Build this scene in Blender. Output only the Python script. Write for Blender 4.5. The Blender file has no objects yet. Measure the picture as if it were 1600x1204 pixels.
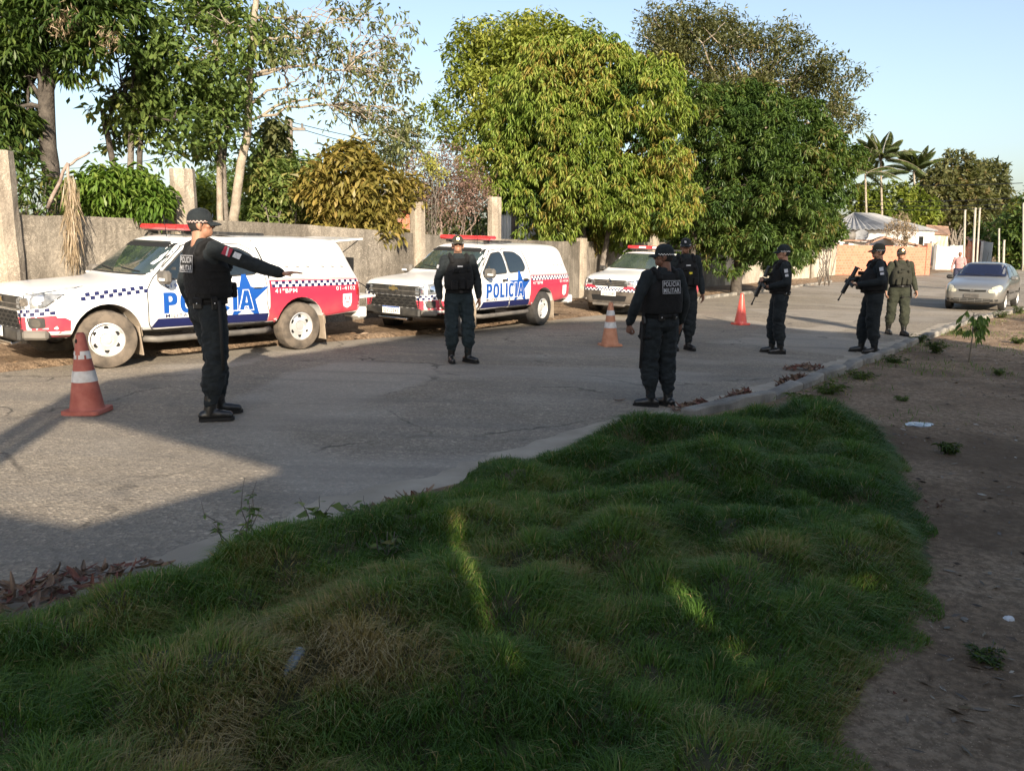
import bpy, bmesh, math, random
import numpy as np
from mathutils import Vector, Matrix, noise
from mathutils.bvhtree import BVHTree
from mathutils.geometry import tessellate_polygon

random.seed(7); RNG = np.random.default_rng(7)
SC = bpy.context.scene
COL = SC.collection
R = math.radians

# ------------------------------------------------------------------ camera
FPX, PITCH, CAMH, SLOPE = 1260.0, math.atan(224/1260.0), 1.65, -0.035
cam_d = bpy.data.cameras.new('camera')
cam = bpy.data.objects.new('camera', cam_d); COL.objects.link(cam)
cam_d.sensor_width = 36; cam_d.lens = 36*FPX/1600; cam_d.clip_end = 3000; cam_d.clip_start = .05
cam.location = (0, 0, CAMH); cam.rotation_euler = (math.pi/2-PITCH, 0, 0)
SC.camera = cam

# ------------------------------------------------------------------ sky, sun, exposure
SUN_EL = R(21.0)
SUN_AZ = math.atan2(0.21, -0.977)            # towards the sun: behind the camera, a little to its right
sun_to = Vector((math.sin(SUN_AZ)*math.cos(SUN_EL), math.cos(SUN_AZ)*math.cos(SUN_EL), math.sin(SUN_EL)))
world = bpy.data.worlds.new('World'); SC.world = world; world.use_nodes = True
wn = world.node_tree.nodes; wl = world.node_tree.links; wn.clear()
wo = wn.new('ShaderNodeOutputWorld'); bg = wn.new('ShaderNodeBackground'); sky = wn.new('ShaderNodeTexSky')
sky.sky_type = 'NISHITA'; sky.sun_disc = False; sky.sun_elevation = SUN_EL; sky.sun_rotation = SUN_AZ
sky.air_density = 1.0; sky.dust_density = 2.2; sky.ozone_density = 1.5
bg.inputs['Strength'].default_value = 0.092
hs = wn.new('ShaderNodeHueSaturation'); hs.inputs['Saturation'].default_value = .86; wl.new(sky.outputs[0], hs.inputs['Color']); wl.new(hs.outputs[0], bg.inputs[0]); wl.new(bg.outputs[0], wo.inputs[0])
sl = bpy.data.lights.new('sun', 'SUN'); sun = bpy.data.objects.new('sun', sl); COL.objects.link(sun)
sl.energy = 4.3; sl.angle = R(0.5); sl.color = (1.0, 0.86, 0.68)
sun.location = (10, -30, 30); sun.rotation_euler = sun_to.to_track_quat('Z', 'Y').to_euler()
vs = SC.view_settings
vs.view_transform = 'Standard'; vs.look = 'None'; vs.gamma = 1; vs.exposure = 1.3; vs.use_curve_mapping = False
SC.cycles.max_bounces = 6; SC.cycles.diffuse_bounces = 3; SC.cycles.transparent_max_bounces = 8
SC.cycles.sample_clamp_indirect = 5

# ------------------------------------------------------------------ ground shape and helpers
def gz(x):
    if x > 6: return SLOPE*6-0.2*(1-math.exp(-(x-6)*0.035/0.2))
    if x < -8: return 0.28+0.25*(1-math.exp((x+8)*0.035/0.25))
    return SLOPE*x
gzv = np.vectorize(gz)
def spot(px, py, dz=0.0):
    """ground point seen at a pixel of the 1600 px photograph"""
    u = (px-800)/FPX; v = -(py-602)/FPX; c, s = math.cos(PITCH), math.sin(PITCH)
    d = (u, c+v*s, -s+v*c); z = 0
    for _ in range(30):
        t = (z+dz-CAMH)/d[2]; z = gz(d[0]*t)
    return Vector((d[0]*t, d[1]*t, z+dz))
def atdist(px, py, Y):
    """point of the ray through a pixel at depth Y"""
    u = (px-800)/FPX; v = -(py-602)/FPX; c, s = math.cos(PITCH), math.sin(PITCH)
    d = Vector((u, c+v*s, -s+v*c)); return Vector((0, 0, CAMH))+d*(Y/d.y)

def tag(o, label=None, cat=None, group=None, kind=None):
    if label: o['label'] = label
    if cat: o['category'] = cat
    if group: o['group'] = group
    if kind: o['kind'] = kind
    return o
def empty(name, loc=(0, 0, 0), rz=0, label=None, cat=None, group=None, matrix=None):
    o = bpy.data.objects.new(name, None); COL.objects.link(o); o.empty_display_size = .1
    if matrix is not None: o.matrix_world = matrix
    else: o.location = loc; o.rotation_euler = (0, 0, rz)
    return tag(o, label, cat, group)
def link(name, me, parent=None):
    o = bpy.data.objects.new(name, me); COL.objects.link(o)
    if parent: o.parent = parent
    return o
def mesh(name, V, F, mats, parent=None, smooth=False, mi=None, link_it=True):
    me = bpy.data.meshes.new(name); me.from_pydata([tuple(v) for v in V], [], F)
    for m in (mats if isinstance(mats, (list, tuple)) else [mats]): me.materials.append(m)
    if mi is not None: me.polygons.foreach_set('material_index', np.array(mi, dtype=np.int32))
    if smooth: me.polygons.foreach_set('use_smooth', np.ones(len(me.polygons), dtype=bool))
    me.update()
    return link(name, me, parent) if link_it else me
def npmesh(name, V, F, m, parent=None, tint=None, link_it=True):
    """fast mesh from numpy: V (n,3), F (k,3) or (k,4); tint per vertex"""
    me = bpy.data.meshes.new(name); k = F.shape[1]
    me.vertices.add(len(V)); me.vertices.foreach_set('co', V.astype(np.float32).ravel())
    me.loops.add(F.size); me.loops.foreach_set('vertex_index', F.astype(np.int32).ravel())
    me.polygons.add(len(F)); me.polygons.foreach_set('loop_start', np.arange(0, F.size, k, dtype=np.int32))
    me.materials.append(m); me.update(calc_edges=True)
    if tint is not None:
        a = me.attributes.new('tint', 'FLOAT', 'POINT'); a.data.foreach_set('value', tint.astype(np.float32))
    return link(name, me, parent) if link_it else me
def bm_obj(name, bm, mats, parent=None, smooth=False, angle=None):
    me = bpy.data.meshes.new(name); bm.to_mesh(me); bm.free()
    for m in (mats if isinstance(mats, (list, tuple)) else [mats]): me.materials.append(m)
    if smooth: me.polygons.foreach_set('use_smooth', np.ones(len(me.polygons), dtype=bool))
    if smooth and angle: me.set_sharp_from_angle(angle=R(angle))
    return link(name, me, parent)
def add_box(bm, c, s, rot=None, bevel=0, mi=0):
    r = bmesh.ops.create_cube(bm, size=1); vs_ = r['verts']
    M = Matrix.Translation(c) @ (rot.to_4x4() if rot is not None else Matrix()) @ Matrix.Diagonal((s[0], s[1], s[2], 1))
    bmesh.ops.transform(bm, matrix=M, verts=vs_)
    fs = list({f for v in vs_ for f in v.link_faces})
    for f in fs: f.material_index = mi
    if bevel:
        es = list({e for v in vs_ for e in v.link_edges})
        rr = bmesh.ops.bevel(bm, geom=es, offset=bevel, segments=1, affect='EDGES', profile=.5)
        for f in rr['faces']: f.material_index = mi
def box(name, c, s, m, parent=None, rot=None, bevel=0):
    bm = bmesh.new(); add_box(bm, Vector(c), s, rot, bevel); return bm_obj(name, bm, m, parent)
def frame_of(d):
    d = d.normalized(); a = Vector((0, 0, 1)) if abs(d.z) < .9 else Vector((0, 1, 0))
    x = d.cross(a).normalized(); return x, d.cross(x).normalized()
def tube_data(pts, rad, n=8, cap=True, V=None, F=None):
    V = [] if V is None else V; F = [] if F is None else F
    pts = [Vector(p) for p in pts]; base = len(V); m = len(pts); prevx = None
    for i, p in enumerate(pts):
        d = (pts[min(i+1, m-1)]-pts[max(i-1, 0)])
        if d.length < 1e-6: d = Vector((0, 0, 1))
        d.normalize()
        if prevx is None: x, y = frame_of(d)
        else:
            x = (prevx-d*prevx.dot(d)); x = x.normalized() if x.length > 1e-5 else frame_of(d)[0]; y = d.cross(x)
        prevx = x; r = rad[i] if isinstance(rad, (list, tuple)) else rad
        for k in range(n):
            a = 2*math.pi*k/n; V.append(p+x*(r*math.cos(a))+y*(r*math.sin(a)))
    for i in range(m-1):
        for k in range(n):
            a = base+i*n+k; b = base+i*n+(k+1) % n; F.append((a, b, b+n, a+n))
    if cap:
        F.append(tuple(base+k for k in range(n))[::-1]); F.append(tuple(base+(m-1)*n+k for k in range(n)))
    return V, F
def tube(name, pts, rad, m, parent=None, n=8):
    V, F = tube_data(pts, rad, n); return mesh(name, V, F, m, parent, smooth=True)
def lathe_data(prof, n=24):
    """profile of (r, z)"""
    V = []; F = []
    for r, z in prof:
        for k in range(n): a = 2*math.pi*k/n; V.append((r*math.cos(a), r*math.sin(a), z))
    for i in range(len(prof)-1):
        for k in range(n): a = i*n+k; b = i*n+(k+1) % n; F.append((a, b, b+n, a+n))
    return V, F

# ------------------------------------------------------------------ materials
def nodes(name):
    m = bpy.data.materials.new(name); m.use_nodes = True; nt = m.node_tree
    return m, nt, nt.nodes['Principled BSDF'], nt.nodes['Material Output']
def N(nt, t, **kw):
    n = nt.nodes.new(t)
    for k, v in kw.items(): setattr(n, k, v)
    return n
def noise_tex(nt, co, scale, detail=4, rough=.55, dist=0):
    n = N(nt, 'ShaderNodeTexNoise'); n.inputs['Scale'].default_value = scale; n.inputs['Detail'].default_value = detail
    n.inputs['Roughness'].default_value = rough; n.inputs['Distortion'].default_value = dist
    if co is not None: nt.links.new(co, n.inputs['Vector'])
    return n.outputs['Fac']
def ramp(nt, fac, stops):
    r = N(nt, 'ShaderNodeValToRGB'); e = r.color_ramp.elements
    while len(e) < len(stops): e.new(.5)
    for i, (p, c) in enumerate(stops):
        e[i].position = p; e[i].color = (c[0], c[1], c[2], 1) if isinstance(c, (tuple, list)) else (c, c, c, 1)
    nt.links.new(fac, r.inputs[0]); return r.outputs[0]
def mixc(nt, fac, a, b, blend='MIX'):
    x = N(nt, 'ShaderNodeMix', data_type='RGBA', blend_type=blend)
    for s, v in ((0, fac), (6, a), (7, b)):
        if isinstance(v, bpy.types.NodeSocket): nt.links.new(v, x.inputs[s])
        elif isinstance(v, (int, float)): x.inputs[s].default_value = v if s == 0 else (v, v, v, 1)
        else: x.inputs[s].default_value = (v[0], v[1], v[2], 1)
    return x.outputs[2]
def bump(nt, h, strength, dist, prev=None):
    b = N(nt, 'ShaderNodeBump'); b.inputs['Strength'].default_value = strength; b.inputs['Distance'].default_value = dist
    nt.links.new(h, b.inputs['Height'])
    if prev is not None: nt.links.new(prev, b.inputs['Normal'])
    return b.outputs[0]
def mat(name, c1, c2=None, scale=6, rough=.6, metal=0, spec=.5, b=0, bs=60, bd=.01, coat=0, lo=.35, hi=.65, detail=4):
    m, nt, p, o = nodes(name); p.inputs['Roughness'].default_value = rough; p.inputs['Metallic'].default_value = metal
    p.inputs['Specular IOR Level'].default_value = spec; p.inputs['Coat Weight'].default_value = coat; p.inputs['Coat Roughness'].default_value = .06
    co = N(nt, 'ShaderNodeTexCoord').outputs['Object']
    if c2 is None: p.inputs['Base Color'].default_value = (*c1, 1)
    else: nt.links.new(ramp(nt, noise_tex(nt, co, scale, detail), [(lo, c1), (hi, c2)]), p.inputs['Base Color'])
    if b: nt.links.new(bump(nt, noise_tex(nt, co, bs, 4), b, bd), p.inputs['Normal'])
    return m
def leaf_mat(name, stops, trans=.35, rough=.45, spec=.35):
    """leaf colours by the per-leaf attribute 'tint', thin enough to let light through"""
    m, nt, p, o = nodes(name); a = N(nt, 'ShaderNodeAttribute', attribute_name='tint')
    c = ramp(nt, a.outputs['Fac'], stops); nt.links.new(c, p.inputs['Base Color'])
    p.inputs['Roughness'].default_value = rough; p.inputs['Specular IOR Level'].default_value = spec
    t = N(nt, 'ShaderNodeBsdfTranslucent'); nt.links.new(mixc(nt, 1, c, (1.2, 1.25, .5), 'MULTIPLY'), t.inputs[0])
    mx = N(nt, 'ShaderNodeMixShader'); mx.inputs[0].default_value = trans
    nt.links.new(p.outputs[0], mx.inputs[1]); nt.links.new(t.outputs[0], mx.inputs[2]); nt.links.new(mx.outputs[0], o.inputs[0])
    return m

def road_mat():
    m, nt, p, o = nodes('worn_road'); co = N(nt, 'ShaderNodeTexCoord').outputs['Object']
    big = noise_tex(nt, co, .55, 5, .6, .4); mid = noise_tex(nt, co, 3.2, 6, .65); fine = noise_tex(nt, co, 70, 3, .7)
    c = ramp(nt, big, [(.3, (.25, .212, .165)), (.5, (.335, .287, .222)), (.75, (.41, .355, .28))])
    c = mixc(nt, ramp(nt, mid, [(.35, 0.0), (.7, .55)]), c, (.24, .205, .16))
    v = N(nt, 'ShaderNodeTexVoronoi'); v.inputs['Scale'].default_value = 46; nt.links.new(co, v.inputs['Vector'])
    sep = N(nt, 'ShaderNodeSeparateColor'); nt.links.new(v.outputs['Color'], sep.inputs[0])
    stone = ramp(nt, sep.outputs[0], [(.0, .5), (.55, .9), (.92, 1.1), (1, 1.7)])
    c = mixc(nt, .75, c, stone, 'MULTIPLY')
    c = mixc(nt, ramp(nt, fine, [(.4, .5), (.62, 0)]), c, (.13, .117, .10))
    # broad worn patches, dusty margins and old repairs
    pt = noise_tex(nt, co, .22, 3, .5, 1.2); c = mixc(nt, ramp(nt, pt, [(.5, 0), (.56, .38)]), c, (.40, .365, .315))
    st_ = N(nt, 'ShaderNodeMapping'); st_.inputs['Rotation'].default_value = (0, 0, R(-53)); st_.inputs['Scale'].default_value = (.25, 2.2, 1); nt.links.new(co, st_.inputs[0])
    c = mixc(nt, ramp(nt, noise_tex(nt, st_.outputs[0], 1.1, 5, .6), [(.46, 0), (.62, .45)]), c, (.17, .155, .135))
    c = mixc(nt, ramp(nt, noise_tex(nt, co, 1.7, 2, .4), [(.70, 0), (.76, .5)]), c, (.12, .11, .098))
    # cracks: thin dark lines along cell borders
    vc = N(nt, 'ShaderNodeTexVoronoi', feature='DISTANCE_TO_EDGE'); vc.inputs['Scale'].default_value = .42
    wob = N(nt, 'ShaderNodeMapping'); add = N(nt, 'ShaderNodeVectorMath', operation='ADD')
    nn = N(nt, 'ShaderNodeTexNoise'); nn.inputs['Scale'].default_value = 1.6; nn.inputs['Detail'].default_value = 6; nt.links.new(co, nn.inputs['Vector'])
    sc = N(nt, 'ShaderNodeVectorMath', operation='SCALE'); sc.inputs['Scale'].default_value = .9; nt.links.new(nn.outputs['Color'], sc.inputs[0])
    nt.links.new(co, add.inputs[0]); nt.links.new(sc.outputs[0], add.inputs[1]); nt.links.new(add.outputs[0], vc.inputs['Vector'])
    crack = ramp(nt, vc.outputs['Distance'], [(.0, 1), (.006, .75), (.012, 0)])
    cm = N(nt, 'ShaderNodeMath', operation='MULTIPLY'); nt.links.new(crack, cm.inputs[0]); nt.links.new(ramp(nt, noise_tex(nt, co, .9, 3), [(.45, 0), (.6, .8)]), cm.inputs[1])
    c = mixc(nt, cm.outputs[0], c, (.05, .045, .04))
    nt.links.new(c, p.inputs['Base Color']); p.inputs['Roughness'].default_value = .88; p.inputs['Specular IOR Level'].default_value = .25
    b1 = bump(nt, v.outputs['Distance'], .5, .012); b2 = bump(nt, fine, .6, .006, b1)
    nt.links.new(b2, p.inputs['Normal']); return m
def dirt_mat(name, a, b_, c_, scale=1.2):
    m, nt, p, o = nodes(name); co = N(nt, 'ShaderNodeTexCoord').outputs['Object']
    c = ramp(nt, noise_tex(nt, co, scale, 7, .62, .3), [(.3, a), (.52, b_), (.72, c_)])
    c = mixc(nt, ramp(nt, noise_tex(nt, co, 22, 4, .7), [(.42, .6), (.6, 0)]), c, tuple(x*.45 for x in a))
    c = mixc(nt, ramp(nt, noise_tex(nt, co, 95, 2, .6), [(.66, 0), (.72, .7)]), c, tuple(min(1, x*1.7) for x in c_))
    c = mixc(nt, ramp(nt, noise_tex(nt, co, .45, 5, .6, 1.0), [(.48, 0), (.62, .75)]), c, tuple(x*.55 for x in a))
    c = mixc(nt, ramp(nt, noise_tex(nt, co, 3.5, 6, .7, .8), [(.56, 0), (.66, .6)]), c, tuple(x*.5 for x in a))
    nt.links.new(c, p.inputs['Base Color']); p.inputs['Roughness'].default_value = .95; p.inputs['Specular IOR Level'].default_value = .2
    nt.links.new(bump(nt, noise_tex(nt, co, 40, 6, .7), .9, .03, bump(nt, noise_tex(nt, co, 6, 5), .8, .10)), p.inputs['Normal'])
    return m
M_ROAD = road_mat()
M_DIRT = dirt_mat('bare_earth', (.23, .155, .098), (.35, .25, .165), (.45, .335, .23))
M_CONC = mat('kerb_concrete', (.13, .12, .105), (.27, .25, .215), 4, .9, b=.6, bs=55, bd=.01)
M_GUTTER = mat('gutter_concrete', (.265, .23, .18), (.365, .32, .255), 2.5, .92, b=.35, bs=80, bd=.005)
# ================================================================== SETTING: ground, road, kerbs
def P2(l): return [Vector((spot(*p).x, spot(*p).y)) for p in l]
KERB = [Vector((-9.0, -6.5)), Vector((-4.2, .2))]+P2([(230, 925), (560, 812), (1060, 655), (1190, 628), (1300, 586), (1400, 547), (1500, 508), (1560, 494), (1600, 486)])
e = (KERB[-1]-KERB[-2]).normalized(); KERB += [KERB[-1]+e*12, KERB[-1]+e*70]
LEFT = [Vector((-14, -4.5)), Vector((-8.2, 5.2)), Vector((-5.25, 9.8)), Vector((-3.55, 11.95)), Vector((-1.3, 14.3)), Vector((.3, 16.8)), Vector((2.6, 20.0))]+P2([(1110, 466), (1200, 455), (1300, 441), (1440, 429)])
e = (LEFT[-1]-LEFT[-2]).normalized(); LEFT += [LEFT[-1]+e*120]
def resample(pl, step):
    out = []
    for a, b in zip(pl[:-1], pl[1:]):
        n = max(1, int((b-a).length/step)); out += [a.lerp(b, i/n) for i in range(n)]
    return out+[pl[-1]]
def signed(pl, x, y):
    """numpy signed distance to a polyline; positive to the right of its direction"""
    best = np.full(np.shape(x), 1e9); sg = np.zeros(np.shape(x))
    for a, b in zip(pl[:-1], pl[1:]):
        dx, dy = b.x-a.x, b.y-a.y; L2 = dx*dx+dy*dy
        t = np.clip(((x-a.x)*dx+(y-a.y)*dy)/L2, 0, 1); ex = x-(a.x+t*dx); ey = y-(a.y+t*dy); d = np.hypot(ex, ey)
        up = d < best; best = np.where(up, d, best); sg = np.where(up, np.sign(dy*ex-dx*ey), sg)
    return best*sg
def vnoise(x, y, z=0.0, s=1.0, oct_=4):
    """cheap value noise in numpy, 0..1"""
    tot = np.zeros(np.shape(x)); amp = .5; nrm = 0
    for o_ in range(oct_):
        X = x*s+17.3*o_; Y = y*s-9.1*o_; Z = np.zeros(np.shape(x))+z*s+5.7*o_
        xi, yi, zi = np.floor(X), np.floor(Y), np.floor(Z); fx, fy, fz = X-xi, Y-yi, Z-zi
        fx, fy, fz = [f*f*(3-2*f) for f in (fx, fy, fz)]
        def h(i, j, k):
            v = np.sin(i*127.1+j*311.7+k*74.7)*43758.5453; return v-np.floor(v)
        r = 0
        for k in (0, 1):
            a = h(xi, yi, zi+k)*(1-fx)+h(xi+1, yi, zi+k)*fx; b = h(xi, yi+1, zi+k)*(1-fx)+h(xi+1, yi+1, zi+k)*fx
            r = r+(a*(1-fy)+b*fy)*((1-fz) if k == 0 else fz)
        tot += amp*r; nrm += amp; amp *= .5; s *= 2
    return tot/nrm
def axis(lo, hi, fine_lo, fine_hi, step):
    f = list(np.arange(fine_lo, fine_hi+1e-6, step)); a = []; d = step; x = fine_lo
    while x > lo: d *= 1.25; x -= d; a.append(max(x, lo))
    b = []; d = step; x = fine_hi
    while x < hi: d *= 1.25; x += d; b.append(min(x, hi))
    return np.array(a[::-1]+f+b)
def grid_faces(nx, ny):
    i, j = np.meshgrid(np.arange(nx-1), np.arange(ny-1)); a = (j*nx+i).ravel()
    return np.stack([a, a+1, a+1+nx, a+nx], 1)
gx, gy = axis(-900, 900, -12, 24, .16), axis(-500, 1400, -1, 32, .16)
X, Y = np.meshgrid(gx, gy); X = X.ravel(); Y = Y.ravel()
sk, sL = signed(KERB, X, Y), signed(LEFT, X, Y)
Z = gzv(X)
und = (vnoise(X, Y, 0, .9, 5)-.5)*.10+(vnoise(X, Y, 3, 5, 3)-.5)*.03
right_z = .05+und*np.clip((sk-.2)/1.0, 0, 1)
left_z = .05+und*1.2*np.clip((-sL-.2)/.8, 0, 1)+np.clip(-sL-.4, 0, 3)*.02
dz = np.where(sk > -.06, right_z, np.where(sL < -.1, left_z, -.06))
near = (np.abs(X) < 200) & (Y < 260)
Z = Z+np.where(near, dz, -.06)
ground = npmesh('ground', np.stack([X, Y, Z], 1), grid_faces(len(gx), len(gy)), M_DIRT)
ground.data.polygons.foreach_set('use_smooth', np.ones(len(ground.data.polygons), dtype=bool))
tag(ground, kind='structure')

def ribbon(name, A, B, m, lift, nacross=10, kind='structure'):
    """sheet between two polylines with the same number of points"""
    V = []; F = []
    for a, b in zip(A, B):
        for k in range(nacross+1):
            p = a.lerp(b, k/nacross); V.append((p.x, p.y, gz(p.x)+lift))
    w = nacross+1
    for i in range(len(A)-1):
        for k in range(nacross): q = i*w+k; F.append((q, q+1, q+1+w, q+w))
    o = mesh(name, V, F, m, smooth=True)
    return tag(o, kind=kind) if kind else o
def along(pl, n):
    ds = [0]
    for a, b in zip(pl[:-1], pl[1:]): ds.append(ds[-1]+(b-a).length)
    out = []
    for i in range(n):
        d = ds[-1]*i/(n-1); k = max(j for j in range(len(ds)-1) if ds[j] <= d+1e-9)
        out.append(pl[k].lerp(pl[k+1], (d-ds[k])/(ds[k+1]-ds[k])))
    return out
ribbon('road', along(LEFT, 160), along(KERB, 160), M_ROAD, 0)
def offset(pl, d):
    out = []
    for i, p in enumerate(pl):
        t = (pl[min(i+1, len(pl)-1)]-pl[max(i-1, 0)]).normalized(); out.append(p+Vector((t.y, -t.x))*d)
    return out
k2 = resample(KERB[1:12], .12)
gut = offset(k2, 0); gin = []
for i, p in enumerate(offset(k2, -1)):
    w = .40+.20*noise.noise(Vector((i*.05, 3, 0)))+.12*noise.noise(Vector((i*.3, 7, 0)))+.08*noise.noise(Vector((i*.9, 2, 0))); gin.append(gut[i].lerp(p, w))
ribbon('gutter', gin, gut, M_GUTTER, .004, 3)

def stone_kerb(name, pl, label, h, w, mats, lo, hi, group=None):
    """a run of kerb blocks, each its own mesh, slightly uneven"""
    root = empty(name, (pl[0].x, pl[0].y, gz(pl[0].x)), 0, label, 'kerb'); inv = root.matrix_world.inverted()
    rp = resample(pl, .85); root.location = (rp[0].x, rp[0].y, gz(rp[0].x))
    for i, (a, b) in enumerate(zip(rp[:-1], rp[1:])):
        m_ = (a+b)/2; d = b-a; ang = math.atan2(d.y, d.x); bm = bmesh.new()
        add_box(bm, Vector((0, 0, 0)), (d.length-.02, w, h), None, .018)
        bmesh.ops.subdivide_edges(bm, edges=[e for e in bm.edges if e.calc_length() > .3], cuts=4)
        for v in bm.verts:
            n_ = noise.noise_vector(Vector((v.co.x*3+i*7.7, v.co.y*5, v.co.z*5)))*.024; v.co += n_
        o = bm_obj('kerb_stone', bm, mats, root)
        o.location = Vector((m_.x+random.uniform(-.01, .01), m_.y+random.uniform(-.01, .01), gz(m_.x)+h/2-.06+random.uniform(-.012, .012)))-root.location
        o.rotation_euler = (random.uniform(-.03, .03), random.uniform(-.015, .015), ang+random.uniform(-.015, .015))
    return root
stone_kerb('kerb', offset(KERB[4:12], .09), 'pale concrete kerb between the road and the bare earth, grown over by weeds', .2, .17, M_CONC, 0, 0)
stone_kerb('kerb', offset(LEFT[6:10], -.08), 'low dusty kerb along the far verge in front of the plaster wall', .15, .16, M_CONC, 0, 0)
# ================================================================== added unseen slab behind the photographer, outlined to shade the road
YB = -4.2
def occ(px, py, dz=0.0):
    g = spot(px, py, dz); t = (YB-g.y)/sun_to.y
    return Vector((g.x+sun_to.x*t, g.z+sun_to.z*t))
M_SLAB = mat('shade_slab_coat', (.5, .46, .38), (.62, .58, .5), 3, .9, b=.3, bs=30)
def slab(name, outer, holes, y0, y1, m, parent=None):
    bm = bmesh.new()
    for loop in [outer]+holes:
        vs_ = [bm.verts.new((p.x, y0, p.y)) for p in loop]
        for a, b in zip(vs_, vs_[1:]+vs_[:1]): bm.edges.new((a, b))
    bmesh.ops.triangle_fill(bm, use_beauty=True, use_dissolve=False, edges=bm.edges[:])
    r = bmesh.ops.extrude_face_region(bm, geom=bm.faces[:])
    bmesh.ops.translate(bm, vec=(0, y1-y0, 0), verts=[v for v in r['geom'] if isinstance(v, bmesh.types.BMVert)])
    bmesh.ops.recalc_face_normals(bm, faces=bm.faces[:])
    return bm_obj(name, bm, m, parent)
far = [occ(*p) for p in [(60, 640), (175, 592), (315, 574), (560, 539), (652, 524), (880, 502), (1000, 501), (1083, 497), (1130, 501), (1280, 517), (1342, 520), (1400, 522)]]
low = [occ(*p) for p in [(-260, 760), (0, 800), (125, 822), (456, 731), (170, 656)]]
outer = [Vector((low[0].x, -.1)), *low, *far, Vector((far[-1].x+2.5, -.1))]
slits = [[(706, 790), (716, 792), (732, 885), (772, 970), (766, 985), (722, 892)], [(776, 988), (788, 984), (806, 1026), (796, 1030)],
         [(1040, 892), (1052, 898), (1076, 936), (1112, 968), (1108, 974), (1066, 940)], [(1143, 988), (1153, 986), (1168, 1022), (1158, 1026)], [(1196, 1048), (1206, 1046), (1220, 1072), (1211, 1074)],
         [(1362, 890), (1372, 890), (1386, 912), (1376, 914)]]  # slots shaped to let sun streaks fall on the grass
def grow_poly(s, d):
    A_ = sum(s[i-1][0]*s[i][1]-s[i][0]*s[i-1][1] for i in range(len(s))); d = d if A_ > 0 else -d; out = []
    for i, p in enumerate(s):
        a, b = s[i-1], s[(i+1) % len(s)]; t = Vector((b[0]-a[0], b[1]-a[1])).normalized(); out.append((p[0]+t.y*d, p[1]-t.x*d))
    return out
house = empty('shade_slab', (8, YB, 0), 0, 'unseen slab added behind the photographer to throw shade over the road', 'house')  # stands in for a shading building; outline traced back from the shade edges
fac = slab('shade_slab_face', outer, [[occ(*p, .17) for p in grow_poly(s, 3.6 if i < 2 else (7 if i == 2 else 13))] for i, s in enumerate(slits)], YB-.12, YB, M_SLAB); fac.parent = house; fac.location = -house.location
for pts, w in (([(122, 612), (64, 652)], .15), ([(112, 640), (40, 688)], .13)):      # bars added to throw shade bands across the road
    a, b = occ(*pts[0]), occ(*pts[1]); x = (a.x+b.x)/2; o = box('porch_or_shade_post', (x, YB, a.y/2), (w, w, a.y), M_SLAB, house); o.location = -house.location

# ================================================================== plaster boundary wall with its pillars
def plaster_mat(name, a, b_, c_, dirt):
    m, nt, p, o = nodes(name); tc = N(nt, 'ShaderNodeTexCoord'); co = tc.outputs['Object']
    c = ramp(nt, noise_tex(nt, co, 1.1, 7, .65, .6), [(.28, a), (.5, b_), (.72, c_)])
    mp = N(nt, 'ShaderNodeMapping'); mp.inputs['Scale'].default_value = (5, 5, .5); nt.links.new(co, mp.inputs[0])
    st = noise_tex(nt, mp.outputs[0], 1.6, 6, .7)
    c = mixc(nt, ramp(nt, st, [(.44, 0), (.7, .75)]), c, dirt)
    scr = N(nt, 'ShaderNodeTexNoise'); scr.inputs['Scale'].default_value = 7; scr.inputs['Detail'].default_value = 8; scr.inputs['Distortion'].default_value = 2.5; nt.links.new(co, scr.inputs['Vector'])
    c = mixc(nt, ramp(nt, scr.outputs['Fac'], [(.48, 0), (.5, .7), (.52, 0)]), c, tuple(min(1, x*1.5) for x in c_))
    c = mixc(nt, ramp(nt, noise_tex(nt, co, 30, 4, .7), [(.38, .30), (.55, 0)]), c, tuple(x*.5 for x in dirt))
    sz = N(nt, 'ShaderNodeSeparateXYZ'); nt.links.new(co, sz.inputs[0])
    big = noise_tex(nt, co, .7, 4, .6, .8); c = mixc(nt, ramp(nt, big, [(.42, .55), (.58, 0)]), c, tuple(x*.8 for x in dirt))
    nt.links.new(c, p.inputs['Base Color']); p.inputs['Roughness'].default_value = .95; p.inputs['Specular IOR Level'].default_value = .15
    nt.links.new(bump(nt, noise_tex(nt, co, 26, 6, .7), .55, .02, bump(nt, scr.outputs['Fac'], .4, .03)), p.inputs['Normal']); return m
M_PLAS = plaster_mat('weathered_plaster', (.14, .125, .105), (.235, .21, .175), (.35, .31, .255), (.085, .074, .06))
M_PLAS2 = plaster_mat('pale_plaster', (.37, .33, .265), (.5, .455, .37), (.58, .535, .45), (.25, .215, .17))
M_PILL = plaster_mat('pillar_concrete', (.33, .285, .225), (.45, .395, .315), (.54, .48, .395), (.2, .165, .13))
WALL = [Vector(p) for p in [(-11.2, 4.6), (-8.9, 7.9), (-6.55, 11.0), (-4.9, 13.05), (-2.95, 15.45), (-1.2, 18.0), (.45, 20.6)]]+P2([(905, 469), (1040, 455), (1130, 448)])
WALL2 = P2([(1130, 448), (1215, 441), (1302, 432)])
TOPX = [-600, 0, 130, 420, 560, 720, 870, 1040, 1200, 1210, 1300]; TOPY = [300, 335, 338, 348, 358, 371, 377, 379, 381, 377, 377]
def topix(p):
    c, s = math.cos(PITCH), math.sin(PITCH); d = Vector(p)-Vector((0, 0, CAMH))
    zc = d.y*c-d.z*s; return 800+FPX*d.x/zc, 602-FPX*(d.y*s+d.z*c)/zc
def wtop(p, table=(TOPX, TOPY)):
    z = 1.9
    for _ in range(4):
        px, _y = topix((p.x, p.y, z)); z = atdist(px, float(np.interp(px, *table)), p.y).z
    return z
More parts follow.
